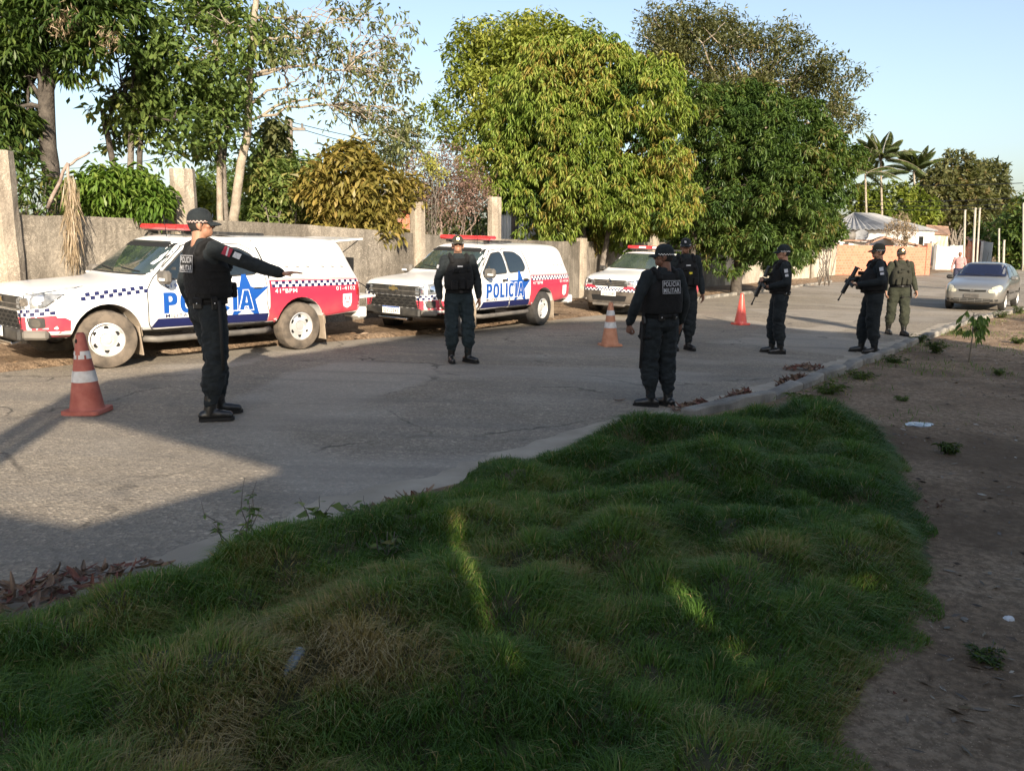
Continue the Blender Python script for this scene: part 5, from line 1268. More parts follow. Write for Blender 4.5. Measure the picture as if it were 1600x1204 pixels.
box('taser_grip', (-.02, .18, 1.235), (.05, .03, .035), M_YELL, p3, None, .006)
p5, _, _ = person('officer in profile with a rifle beside the small red cone', spot(1213, 552), (-.99, .10), 1.78, .12, M_SKIN2, head_to=(-1, .05),
    arms={('e', -1): (-.275, -.05, 1.17), ('w', -1): (-.13, .19, 1.11), ('e', 1): (.27, .02, 1.17), ('w', 1): (.06, .27, 1.19)}, hands={-1: ((.12, .20, -.02), (.5, -.3, 1), .8), 1: ((-.2, .15, .05), (-.3, -1, .2), .8)},
    feet={1: (.09, .06, .095), -1: (-.09, -.04, .095), ('d', 1): (.1, 1), ('d', -1): (-.05, 1)},
    gear=('frontpouch', ('pouch', 200, (.06, .035, .07)), ('pouch', 225, (.06, .035, .07)), ('patch', -1, (-1, .15, .1), [(.36, .055, .06, M_PATCHW), (.62, .05, .04, M_PATCHW)])), seed=5, voxel=.014)
rifle(p5, (-.03, .20, 1.43), (.0, .44, .80), 'black rifle pointing down across the chest of the officer by the small red cone', (.0, 1, .5))
p7, _, _ = person('stout officer in profile with a rifle, standing before the olive-clad officer', spot(1358, 552), (-.98, .18), 1.86, .38, M_SKIN2, cap='olive', head_to=(-1, .0),
    arms={('e', -1): (-.325, -.04, 1.18), ('w', -1): (-.17, .28, 1.13), ('e', 1): (.32, .03, 1.18), ('w', 1): (.08, .33, 1.2)}, hands={-1: ((.12, .20, -.02), (.5, -.3, 1), .8), 1: ((-.2, .15, .05), (-.3, -1, .2), .8)},
    feet={1: (.13, .10, .095), -1: (-.11, -.05, .095), ('d', 1): (.1, 1), ('d', -1): (-.05, 1)},
    gear=('frontpouch', ('patch', -1, (-1, .15, .1), [(.36, .06, .065, M_PATCHW), (.62, .055, .04, M_PATCHW)])), seed=6, voxel=.015)
rifle(p7, (-.05, .30, 1.40), (-.02, .54, .86), 'black rifle pointing down across the belly of the stout officer', (.0, 1, .5))
p8, _, _ = person('officer in olive uniform walking towards the camera behind the stout officer', spot(1399, 523), (-.05, -1), 1.82, .1, M_SKIN2, shirt=M_OLIVE, trous=M_OLIVE, vestm=M_OLVEST, cap='olive', head_to=(-.15, -1), head_pitch=8,
    feet={1: (.10, -.14, .115), -1: (-.09, .16, .095), ('d', 1): (.05, 1), ('d', -1): (-.15, 1)}, arms={('e', -1): (-.30, -.10, 1.17), ('w', -1): (-.33, .02, .92)},
    gear=('frontpouch', ('holster', -1), ('patch', -1, (-1, .3, .1), [(.4, .055, .05, M_PATCHW)])), seed=7, voxel=.016)
M_PINK = cloth('pink_top', (.33, .17, .17), (.42, .24, .23)); M_JEANS = cloth('dark_shorts', (.02, .025, .05), (.04, .045, .08))
# ================================================================== TREES AND SHRUBS
M_BARK = mat('grey_bark', (.10, .085, .07), (.20, .175, .15), 7, .95, b=.8, bs=26, bd=.03)
M_BARKL = mat('pale_ringed_bark', (.20, .165, .125), (.33, .285, .225), 6, .95, b=.7, bs=24, bd=.02)
M_BARKD = mat('dark_bark', (.04, .034, .028), (.09, .077, .064), 8, .95, b=.8, bs=26, bd=.03)
M_TWIG = mat('dry_twig', (.20, .15, .125), (.33, .26, .22), 10, .95)
L_MANGO = leaf_mat('mango_leaf', [(0, (.06, .11, .016)), (.3, (.12, .195, .028)), (.65, (.20, .275, .048)), (.93, (.30, .34, .075)), (1, (.30, .24, .06))])
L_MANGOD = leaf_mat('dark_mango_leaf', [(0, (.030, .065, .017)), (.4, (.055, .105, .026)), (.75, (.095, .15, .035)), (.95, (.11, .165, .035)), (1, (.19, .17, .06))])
L_BROAD = leaf_mat('yellow_green_leaf', [(0, (.08, .115, .018)), (.4, (.15, .19, .03)), (.8, (.24, .27, .05)), (1, (.34, .33, .08))])
L_FINE = leaf_mat('olive_leaf', [(0, (.05, .06, .024)), (.5, (.09, .10, .038)), (.85, (.145, .145, .058)), (1, (.19, .15, .07))])
L_DEEP = leaf_mat('deep_green_leaf', [(0, (.022, .048, .012)), (.45, (.055, .098, .021)), (.8, (.115, .16, .036)), (1, (.15, .13, .035))])  # deep green leaf colours for several trees, bushes and weeds
L_MID = leaf_mat('mid_green_leaf', [(0, (.055, .095, .024)), (.45, (.11, .165, .042)), (.85, (.18, .23, .065)), (1, (.27, .26, .09))])
L_PALE = leaf_mat('pale_leaf', [(0, (.085, .105, .04)), (.5, (.14, .16, .065)), (1, (.24, .235, .10))])
L_AMBER = leaf_mat('amber_leaf', [(0, (.07, .07, .017)), (.45, (.15, .135, .032)), (.8, (.25, .20, .05)), (1, (.34, .25, .075))])
L_PINK = leaf_mat('dry_pink_leaf', [(0, (.12, .075, .06)), (.5, (.20, .125, .10)), (.9, (.28, .185, .15)), (1, (.30, .26, .05))], .2)
L_ACACIA = leaf_mat('bright_pinnate_leaf', [(0, (.06, .12, .018)), (.5, (.11, .19, .028)), (1, (.19, .25, .05))])
L_PALM = leaf_mat('palm_leaf', [(0, (.06, .09, .035)), (.5, (.10, .135, .05)), (1, (.18, .19, .08))])
L_DRY = leaf_mat('dry_straw', [(0, (.16, .115, .07)), (.5, (.27, .205, .13)), (1, (.36, .29, .20))], .15)

def unit(v): return v/np.maximum(np.linalg.norm(v, axis=-1, keepdims=True), 1e-9)
def leaf_mesh(name, P, D, L, W, tint, m, parent=None, droop=.35, kind='stuff'):
    """folded leaf blades: P base, D direction, drooping towards the tip"""
    n_ = len(P); up = np.array([0, 0, 1.0]); S = np.cross(D, up+RNG.normal(0, .45, (n_, 3))); S = unit(S); Nn = unit(np.cross(S, D))
    L = L[:, None]; W = W[:, None]; dr = np.zeros((n_, 3)); dr[:, 2] = -1
    mid = P+D*L*.48+dr*L*droop*.22; tip = P+unit(D+dr*droop)*L
    V = np.stack([P, mid+S*W*.5-Nn*W*.10, tip, mid-S*W*.5-Nn*W*.10], 1).reshape(-1, 3); b = (np.arange(n_)*4)[:, None]
    F = np.concatenate([b+np.array([[0, 1, 2]]), b+np.array([[0, 2, 3]])], 0)
    o = npmesh(name, V, F, m, parent, np.repeat(np.clip(tint, 0, 1), 4)); 
    if kind: o['kind'] = kind
    return o
def blobs_px(lst, Y, jit=0.0, flat=1.0):
    out = []
    for px, py, r in lst:
        y = Y+random.uniform(-jit, jit); c = atdist(px, py, y); R_ = r*y*1.02/FPX; out.append((np.array(c), np.array([R_, R_*flat, R_])))
    return out
def shell_points(bl, n, lo=.55, hi=1.04, lump=.18, freq=.95, keepin=.8):
    """points near the surface of a union of ellipsoids with outward normals"""
    w = np.array([b[1][0]*b[1][2] for b in bl]); w = w/w.sum(); idx = RNG.choice(len(bl), n, p=w)
    C_ = np.array([b[0] for b in bl])[idx]; Rr = np.array([b[1] for b in bl])[idx]
    d = unit(RNG.normal(0, 1, (n, 3))); rad = lo+(hi-lo)*RNG.uniform(0, 1, n)**.5
    P = C_+d*Rr*rad[:, None]; P = P+d*Rr*((vnoise(P[:, 0], P[:, 1], P[:, 2], freq, 3)-.5)*2*lump)[:, None]
    deep = np.zeros(n, bool)
    for k, (c, r) in enumerate(bl):
        q = np.linalg.norm((P-c)/r, axis=1); deep |= (q < keepin) & (idx != k) & (RNG.uniform(0, 1, n) < .75)
    ok = ~deep; return P[ok], d[ok]
def rosettes(P, Nn, per, axis_up=.3, spread=1.15, jit=.03):
    n_ = len(P); A = unit(Nn+np.array([0, 0, axis_up])+RNG.normal(0, .25, (n_, 3)))
    A = np.repeat(A, per, 0); Pp = np.repeat(P, per, 0)+RNG.normal(0, jit, (n_*per, 3))
    q = RNG.normal(0, 1, (n_*per, 3)); q = unit(q-A*(q*A).sum(1, keepdims=True)); th = np.clip(RNG.normal(spread, .35, n_*per), .1, 1.8)[:, None]
    return Pp, unit(A*np.cos(th)+q*np.sin(th))
def lumps(bl, n, r0, r1, mind, lo=.72, sh=.86):
    """leaf clumps spread over the outside of a crown envelope"""
    bl = [(c, q*sh) for c, q in bl]; P, Nn = shell_points(bl, n*14, lo=lo, hi=1.02, lump=.15, keepin=.85); out = []
    for p in P:
        if len(out) >= n: break
        if all(np.linalg.norm(p-q[0]) > mind for q in out): r = random.uniform(r0, r1); out.append((p, np.array([r, r*.9, r*.85])))
    return out
def crown(root, bl, n, per, L, W, m, droop=.5, tint0=.45, tvar=.25, clump=.9, lo=.55, gap=.0, name='crown', up=.3, spread=1.15, jit=.03, lump=.18, keepin=.8):
    P, Nn = shell_points(bl, n, lo=lo, lump=lump, keepin=keepin)
    if gap:
        g = vnoise(P[:, 0], P[:, 1], P[:, 2], 1.1, 2); k = g > gap; P, Nn = P[k], Nn[k]
    loc = np.array(root.matrix_world.translation)
    t = tint0+(vnoise(P[:, 0], P[:, 1], P[:, 2]+7, clump, 3)-.5)*1.1+RNG.normal(0, .07, len(P))
    Pp, D = rosettes(P, Nn, per, up, spread, jit); k = len(Pp); t = np.repeat(t, per)+RNG.normal(0, tvar*.45, k)
    return leaf_mesh(name, Pp-loc, D, L*RNG.uniform(.65, 1.2, k), W*RNG.uniform(.75, 1.2, k), t, m, root, droop)
def wander(a, b, k=6, amp=.08, sag=0.0):
    a, b = Vector(a), Vector(b); d = (b-a).length; pts = []
    for i in range(k+1):
        t = i/k; p = a.lerp(b, t); q = math.sin(math.pi*t)
        pts.append(p+Vector((random.uniform(-1, 1), random.uniform(-1, 1), random.uniform(-1, 1)))*amp*d*q*.5+Vector((0, 0, sag*d*q)))
    return pts
def branches_mesh(name, paths, m, root, kind='stuff', n=6):
    V, F = [], []
    for pts, r0, r1 in paths:
        k = len(pts); tube_data(pts, [r0+(r1-r0)*i/(k-1) for i in range(k)], n, True, V, F)
    loc = root.matrix_world.translation
    o = mesh(name, [v-loc for v in V], F, m, root, smooth=True)
    if kind: o['kind'] = kind
    return o
def trunk_to(root, pts, r0, r1, m, name='trunk'):
    loc = root.matrix_world.translation; k = len(pts); sm = []
    for i in range(k-1):
        for j in range(4):
            t = j/4; sm.append(Vector(pts[i]).lerp(Vector(pts[i+1]), t)+Vector((random.uniform(-1, 1), random.uniform(-1, 1), 0))*r0*.10)
    sm.append(Vector(pts[-1])); q = len(sm)
    V, F = tube_data([p-loc for p in sm], [r0+(r1-r0)*i/(q-1) for i in range(q)], 12); return mesh(name, V, F, m, root, smooth=True)
def tree_root(name, px, Y, label, cat='tree', group=None):
    p = atdist(px, 420, Y); r = empty(name, (p.x, p.y, gz(p.x)), 0, label, cat, group); bpy.context.view_layer.update(); return r
def limbs(root, start, bl, m, r0=.08, n_=14, r1=.012):
    paths = []
    for i in range(n_):
        c, r = bl[i % len(bl)]; e_ = Vector(c)+Vector((random.uniform(-.5, .5)*r[0], random.uniform(-.5, .5)*r[1], random.uniform(-.2, .6)*r[2]))
        s = Vector(start[i % len(start)]); mid = wander(s, e_, 6, .12, .05); paths.append((mid, r0*random.uniform(.6, 1), r1))
        for _ in range(4):
            q = mid[random.randint(3, 5)]; e2 = q+Vector((random.uniform(-1, 1), random.uniform(-1, 1), random.uniform(-.3, 1)))*r[0]*.55; paths.append((wander(q, e2, 4, .15), r0*.35, r1*.5))
    return branches_mesh('limb', paths, m, root)
def upx(px, py, Y): return atdist(px, py, Y)
def basept(root): return Vector(root.matrix_world.translation)

def mango_light():
    Y = 24.5; r = tree_root('mango_tree', 913, Y, 'big round mango tree with bright yellow-green drooping leaves, above the parked SUV')
    bl = blobs_px([(905, 150, 92), (845, 175, 80), (975, 165, 85), (1010, 225, 62), (900, 230, 100), (830, 250, 66), (960, 260, 88), (800, 300, 38), (870, 310, 66), (950, 325, 62), (1015, 300, 56), (862, 326, 24), (965, 340, 28), (1030, 335, 26), (800, 215, 40), (930, 110, 45), (775, 265, 26), (1045, 190, 26), (1050, 240, 24), (990, 120, 30)], Y, .9, .8)
    b = basept(r); top = upx(905, 300, Y)
    trunk_to(r, [b+Vector((0, 0, -.2)), b+Vector((.05, 0, .9)), b+Vector((-.05, .1, 1.9)), top], .15, .10, M_BARK)
    trunk_to(r, [b+Vector((.45, .3, -.2)), b+Vector((.6, .3, 1.2)), upx(960, 310, Y+.3)], .10, .07, M_BARK)
    limbs(r, [top, upx(960, 310, Y+.3)], bl, M_BARKD, .07, 20)
    crown(r, lumps(bl, 92, .38, .82, .74), 7000, 9, .235, .036, L_MANGO, 1.25, .76, .3, lo=.55, spread=1.25, lump=.25, keepin=.6, up=.15)
    crown(r, [(c, q*.72) for c, q in bl], 1000, 9, .24, .042, L_MANGOD, 1.0, .3, .3, lo=.5, lump=.2, keepin=.8, name='inner_shade_foliage')  # inner leaves coloured darker to paint the shade inside the crown
def mango_dark():
    Y = 30.0; r = tree_root('mango_tree', 1150, Y, 'dense dark green mango tree hanging low over the pale wall')
    bl = blobs_px([(1120, 210, 66), (1185, 215, 78), (1245, 245, 66), (1290, 262, 46), (1130, 275, 80), (1210, 300, 92), (1272, 310, 48), (1090, 310, 52), (1140, 340, 66), (1215, 365, 54), (1085, 355, 38), (1168, 384, 26), (1238, 352, 38), (1306, 285, 24), (1105, 172, 34), (1150, 170, 38), (1200, 384, 20), (1060, 330, 30)], Y, 1.0, .8)
    b = basept(r); top = upx(1150, 300, Y)
    trunk_to(r, [b+Vector((0, 0, -.2)), b+Vector((.1, 0, 1.2)), top], .22, .13, M_BARKD)
    trunk_to(r, [b+Vector((-1.9, -.5, -.2)), b+Vector((-1.7, -.4, 1.4)), upx(1090, 300, Y-.3)], .12, .08, M_BARKD)
    limbs(r, [top, upx(1090, 300, Y-.3)], bl, M_BARKD, .08, 18)
    crown(r, lumps(bl, 100, .42, .95, .9), 7600, 9, .25, .044, L_MANGOD, .9, .66, .3, lo=.55, spread=1.2, lump=.25, keepin=.6, up=.15)
    crown(r, [(c, q*.72) for c, q in bl], 1200, 9, .26, .05, L_MANGOD, 1.0, .3, .3, lo=.5, lump=.2, keepin=.8, name='inner_shade_foliage')  # darker tint on the inner leaves paints the crown's interior shade
def broad_yellow():
    Y = 28.5; r = tree_root('broadleaf_tree', 800, Y, 'pale yellow-green tree rising at the flank of the bright mango tree')
    bl = blobs_px([(750, 85, 42), (725, 120, 30), (780, 70, 36), (815, 80, 45), (850, 62, 34), (880, 55, 26), (740, 170, 40), (790, 140, 55), (715, 195, 28), (750, 215, 34), (695, 205, 16), (840, 110, 50), (905, 80, 34), (760, 42, 20), (722, 78, 20), (850, 40, 18), (810, 48, 16), (688, 185, 14), (705, 150, 16), (880, 36, 14)], Y, .8, .9)
    b = basept(r); top = upx(800, 180, Y); trunk_to(r, [b+Vector((0, 0, -.2)), b+Vector((.1, .1, 2.2)), top], .16, .09, M_BARK)
    limbs(r, [top], bl, M_BARK, .06, 18); crown(r, lumps(bl, 75, .28, .62, .5, .6), 2500, 9, .20, .085, L_BROAD, .55, .55, .3, lo=.3, jit=.10, lump=.4, keepin=.4)
def back_sparse():
    Y = 42; r = tree_root('feathery_tree', 1170, Y, 'tall dusty olive tree with open feathery crown, behind the dark mango tree')
    bl = blobs_px([(1075, 60, 52), (1030, 45, 26), (1120, 70, 50), (1150, 105, 62), (1205, 95, 50), (1250, 110, 42), (1285, 100, 22), (1215, 150, 60), (1275, 165, 40), (1300, 195, 32), (1120, 140, 56), (1060, 110, 48), (1010, 60, 16), (1330, 115, 12), (1315, 160, 16), (1340, 185, 12), (1020, 90, 30), (1310, 130, 14), (1120, 30, 22), (1255, 75, 14)], Y, 1.4)
    b = basept(r); top = upx(1160, 210, Y); trunk_to(r, [b+Vector((0, 0, -.2)), b+Vector((.2, .1, 3)), top], .3, .15, M_BARK)
    limbs(r, [top, upx(1110, 190, Y), upx(1220, 200, Y)], bl, M_BARKL, .10, 26, .02); crown(r, lumps(bl, 120, .35, .8, .6, .5), 4600, 9, .24, .085, L_FINE, .25, .5, .35, lo=.2, jit=.18, up=.6, spread=.9, lump=.4, keepin=.4)
def left_dark():
    Y = 14.5; r = tree_root('mango_tree', 85, Y, 'dark trunked mango tree with brown flower spikes at the frame edge, over the boundary wall')
    bl = blobs_px([(35, 25, 62), (110, 10, 55), (20, 95, 45), (80, 75, 48), (140, 60, 36), (-30, 60, 60), (10, 150, 34), (-25, 190, 40), (60, -40, 70), (150, -30, 60), (25, 215, 22), (50, 175, 18)], Y, .6, .9)
    b = basept(r); top = upx(70, 90, Y); trunk_to(r, [b+Vector((0, 0, -.2)), upx(90, 330, Y), upx(75, 230, Y), top], .17, .12, M_BARKD)
    limbs(r, [top, upx(72, 170, Y)], bl, M_BARKD, .05, 18); crown(r, lumps(bl, 60, .24, .5, .36), 1700, 9, .23, .045, L_DEEP, .95, .62, .35, lo=.5, lump=.3, keepin=.55)
    for px, py in ((105, 28), (92, 45), (170, 60)):
        c = np.array(upx(px, py, Y-.75)); P = c+RNG.normal(0, .09, (120, 3)); D = unit(RNG.normal(0, 1, (120, 3))+np.array([0, -.2, .3])); leaf_mesh('flower_spike', P-np.array(basept(r)), D, RNG.uniform(.06, .16, 120), np.full(120, .018), np.clip(RNG.normal(.5, .2, 120), 0, 1), L_DRY, r, .2)
def left_second():
    Y = 16.0; r = tree_root('broadleaf_tree', 228, Y, 'leafy dark green tree with thin forked trunks, beside the dark mango tree')
    bl = blobs_px([(200, 35, 50), (255, 20, 50), (180, 95, 42), (240, 85, 48), (165, 150, 34), (215, 145, 40), (270, 140, 38), (290, 70, 40), (235, 195, 34), (285, 200, 26), (205, 205, 22), (180, 225, 18), (310, 30, 44), (265, 240, 18), (310, 160, 30), (320, 230, 16)], Y, .8)
    b = basept(r); f = upx(225, 250, Y)
    trunk_to(r, [b+Vector((0, 0, -.2)), b+Vector((0, 0, 1.6)), upx(180, 270, Y), upx(160, 170, Y)], .075, .05, M_BARKD)
    trunk_to(r, [b+Vector((0, 0, .2)), upx(203, 290, Y), upx(205, 200, Y), upx(210, 80, Y)], .07, .045, M_BARK)
    trunk_to(r, [b+Vector((.1, .1, .2)), upx(217, 300, Y), upx(220, 190, Y), upx(250, 80, Y)], .065, .04, M_BARKD)
    limbs(r, [upx(205, 180, Y), upx(222, 160, Y), upx(170, 190, Y)], bl, M_BARKD, .035, 22); crown(r, bl, 1250, 8, .20, .085, L_MID, .7, .45, .4, lo=.3, gap=.40, jit=.10, lump=.3, keepin=.4)
def slender_tree():
    Y = 16.5; r = tree_root('slender_tree', 365, Y, 'tall pale-barked tree with thin bare branches reaching out against the sky')
    b = basept(r)
    t1_ = [b+Vector((.0, 0, -.2)), upx(366, 340, Y), upx(374, 270, Y), upx(388, 200, Y), upx(390, 110, Y), upx(396, 40, Y), upx(405, -40, Y)]
    t2_ = [b+Vector((-.22, .1, -.2)), upx(343, 330, Y+.1), upx(343, 230, Y+.1), upx(340, 140, Y+.1), upx(335, 40, Y+.1), upx(325, -40, Y)]
    t3_ = [b+Vector((-.12, .2, -.2)), upx(352, 320, Y+.2), upx(350, 250, Y+.2), upx(362, 150, Y+.2), upx(356, 30, Y)]
    trunk_to(r, t1_, .105, .05, M_BARKL); trunk_to(r, t2_, .07, .035, M_BARKL); trunk_to(r, t3_, .055, .03, M_BARK)
    cl = [(560, 40), (590, 28), (628, 32), (520, 62), (552, 88), (592, 105), (622, 112), (640, 122), (634, 160), (500, 50), (470, 30), (455, 75), (430, 90), (565, 160), (600, 172), (590, 196), (625, 205), (540, 120), (490, 130), (612, 240), (575, 228), (630, 228), (480, 100), (440, 40), (530, 15), (575, 0), (420, 20), (620, 70), (560, 190), (515, 160), (610, 140), (640, 185), (455, 140), (600, 60)]
    nodes_ = [upx(388, 190, Y), upx(390, 165, Y), upx(392, 120, Y), upx(396, 70, Y), upx(398, 30, Y)]
    paths = []; ends = []
    hubs = [(upx(450, 135, Y-.1), 1), (upx(480, 105, Y), 2), (upx(500, 150, Y+.2), 0), (upx(470, 60, Y), 3), (upx(520, 165, Y-.2), 0), (upx(450, 30, Y+.1), 4), (upx(540, 110, Y+.1), 2)]
    for h, nd in hubs: paths.append((wander(nodes_[nd], h, 6, .10, .06), .032, .02))
    for px, py in cl:
        for q in range(2):
            e_ = upx(px+random.uniform(-14, 14), py+random.uniform(-12, 12), Y+random.uniform(-.9, .9)); h = min(hubs, key=lambda x: (x[0]-e_).length+random.uniform(0, .6))[0]
            w = wander(h, e_, 7, .14, .05); paths.append((w, .016, .005)); ends.append(e_)
            for _ in range(3):
                a = w[random.randint(3, 6)]; e2 = a+Vector((random.uniform(-.2, .7), random.uniform(-.4, .4), random.uniform(-.5, .35)))*.8; paths.append((wander(a, e2, 4, .2), .007, .003))
                if random.random() < .22: ends.append(e2)
    bl = blobs_px([(330, 50, 55), (300, 100, 46), (350, 110, 40), (300, 170, 40), (345, 180, 34), (370, 50, 44), (320, 215, 30), (400, 60, 40), (365, 150, 30), (385, 225, 22), (330, 0, 50), (420, 10, 40), (440, 70, 30), (290, 20, 50)], Y, .7)
    branches_mesh('branch', paths, M_BARKL, r, n=5); limbs(r, [upx(340, 150, Y), upx(336, 60, Y), upx(395, 90, Y)], bl, M_BARKL, .025, 22, .006)
    P = np.repeat(np.array([tuple(e_) for e_ in ends]), 5, 0)+RNG.normal(0, .10, (len(ends)*5, 3)); Nn = unit(RNG.normal(0, 1, P.shape)+np.array([0, 0, -.3]))
    Pp, D = rosettes(P, Nn, 4, -.2, 1.0, .05); k = len(Pp); loc = np.array(b)
    leaf_mesh('foliage', Pp-loc, D, .15*RNG.uniform(.6, 1.2, k), .058*RNG.uniform(.7, 1.2, k), np.clip(RNG.normal(.4, .25, k), 0, 1), L_PALE, r, .9)
    crown(r, bl, 1000, 8, .17, .075, L_MID, .7, .45, .4, lo=.2, gap=.45, jit=.11, lump=.35, keepin=.3)
def bush(name, label, pxl, Y, n, per, L, W, m, droop=.5, stemr=.03, cat='bush', tint0=.45, gap=.3, bark=None, lo=.4, jit=.07, group=None, base=None, spread=1.15, jy=.5):
    r = tree_root(name, base or pxl[0][0], Y, label, cat, group); bl = blobs_px(pxl, Y, jy); b = basept(r)
    limbs(r, [b+Vector((0, 0, .1)), b+Vector((.2, 0, .1)), b+Vector((-.2, .1, .1))], bl, bark or M_BARK, stemr, 12, .006)
    crown(r, bl, n, per, L, W, m, droop, tint0, .4, lo=lo, gap=gap, jit=jit, lump=.3, keepin=.5, name='foliage', spread=spread); return r
mango_light(); mango_dark(); broad_yellow(); back_sparse(); left_dark(); left_second(); slender_tree()
bush('shrub', 'amber-leaved shrub spilling over the wall behind the raised hatch of the first pickup', [(545, 270, 42), (500, 295, 34), (585, 300, 44), (540, 320, 46), (590, 350, 38), (610, 385, 30), (555, 365, 34), (600, 415, 26), (520, 345, 28), (640, 300, 22), (560, 240, 20)], 16.6, 1500, 8, .20, .065, L_AMBER, .7, tint0=.70, gap=.33, lo=.35)
bush('shrub', 'green and yellow shrub behind the wall, beside the amber-leaved shrub', [(445, 285, 34), (415, 300, 30), (475, 275, 28), (430, 330, 30), (470, 325, 34), (400, 335, 24), (490, 330, 22), (400, 270, 18)], 17.8, 800, 8, .19, .075, L_MID, .6, tint0=.6, gap=.32)
bush('young_tree', 'thin pale-leaved young tree in front of the utility pole', [(425, 215, 18), (440, 240, 18), (418, 250, 20), (430, 195, 12), (445, 270, 16)], 18.6, 210, 7, .22, .10, L_PALE, .9, cat='tree', gap=.3, stemr=.02)
bush('shrub', 'feathery bright green acacia bush leaning over the wall by the fallen dry frond', [(130, 300, 24), (165, 292, 28), (205, 300, 30), (235, 310, 22), (180, 320, 22), (145, 318, 16), (215, 325, 16), (125, 322, 10), (250, 318, 14)], on_wall(190).y+.12, 520, 12, .17, .045, L_ACACIA, 1.0, tint0=.55, gap=.25, lo=.3, base=190, jy=.3)
bush('dry_shrub', 'pinkish dry thorn bush above the wall, in front of the white fence', [(700, 285, 44), (660, 275, 34), (735, 290, 34), (690, 250, 30), (640, 290, 24), (720, 320, 30), (670, 310, 28), (755, 305, 20)], 19.5, 1500, 6, .075, .028, L_PINK, .2, bark=M_TWIG, gap=.28, lo=.1, jit=.12)
bush('slender_tree', 'faint thin-leaved young tree between the bare branches and the dry thorn bush', [(610, 220, 22), (630, 235, 24), (600, 240, 18), (650, 215, 16), (625, 200, 14)], 26, 260, 7, .17, .06, L_PALE, .8, cat='tree', gap=.3, stemr=.03)
bush('dry_shrub', 'tangle of dark dead branches behind the wall under the dark mango tree', [(30, 280, 40), (60, 300, 34), (10, 250, 34), (85, 315, 20)], 13.6, 140, 6, .16, .05, L_DEEP, .6, bark=M_BARKD, gap=.3, lo=.1, stemr=.03, base=40)
bush('yellow_vine', 'yellow flowering vine on top of the pinkish dry bush', [(668, 245, 8), (678, 258, 8), (688, 272, 8), (672, 262, 6)], 19.0, 90, 6, .09, .04, L_BROAD, .4, cat='vine', tint0=1.0, gap=0, stemr=.008, base=675)
# background belt of trees and bushes beyond the wall, each a thing
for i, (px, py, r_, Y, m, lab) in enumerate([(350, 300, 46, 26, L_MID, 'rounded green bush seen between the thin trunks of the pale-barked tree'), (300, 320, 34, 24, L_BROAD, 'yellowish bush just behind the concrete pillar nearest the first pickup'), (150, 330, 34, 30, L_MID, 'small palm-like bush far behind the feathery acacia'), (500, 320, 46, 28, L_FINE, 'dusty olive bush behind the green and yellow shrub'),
        (640, 330, 46, 30, L_FINE, 'dull bush behind the dry thorn bush'), (760, 300, 50, 34, L_MID, 'green bush behind the white corrugated fence'), (860, 350, 50, 33, L_DEEP, 'dark undergrowth beneath the bright mango tree'), (960, 360, 44, 35, L_DEEP, 'dark undergrowth between the two mango trees'), (1060, 350, 50, 38, L_DEEP, 'deep green bush left of the dark mango trunk'), (1290, 352, 22, 36, L_DEEP, 'dark bush at the end of the pale wall, below the grey roof')]):
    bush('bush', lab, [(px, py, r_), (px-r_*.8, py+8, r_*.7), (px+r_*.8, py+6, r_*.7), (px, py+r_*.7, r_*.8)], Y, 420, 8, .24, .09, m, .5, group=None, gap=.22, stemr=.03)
def dry_frond():
    Y = on_wall(108).y-.12; r = tree_root('dry_palm_frond', 108, Y, 'dead straw-coloured palm frond draped down the face of the wall', 'dry frond'); b = np.array(basept(r)); paths = []
    P = []; D = []; tl = []
    top = np.array(upx(108, 262, Y+.15))
    for i in range(420):
        px = RNG.normal(110, 4.5); py = RNG.uniform(270, 400); t = (py-262)/140; p = np.array(upx(px+RNG.normal(0, 1.5+3*t), py, Y-.05-.10*min(1, t*1.6))); P.append(p); D.append((RNG.normal(0, .22), RNG.normal(-.05, .1), -1)); tl.append(RNG.uniform(.25, .75))
    P = np.array(P); D = unit(np.array(D)); leaf_mesh('dry_leaflet', P-b, D, np.array(tl)*.55, np.full(len(P), .013), np.clip(RNG.normal(.5, .22, len(P)), 0, 1), L_DRY, r, .1)
    branches_mesh('stalk', [(wander(upx(75, 325, Y+.3), upx(106, 255, Y+.2), 5, .05), .03, .02), (wander(upx(106, 255, Y+.2), upx(110, 400, Y-.12), 8, .05), .022, .01), (wander(upx(105, 260, Y+.2), upx(140, 238, Y+.5), 5, .06), .02, .015)], M_TWIG, r)
dry_frond()
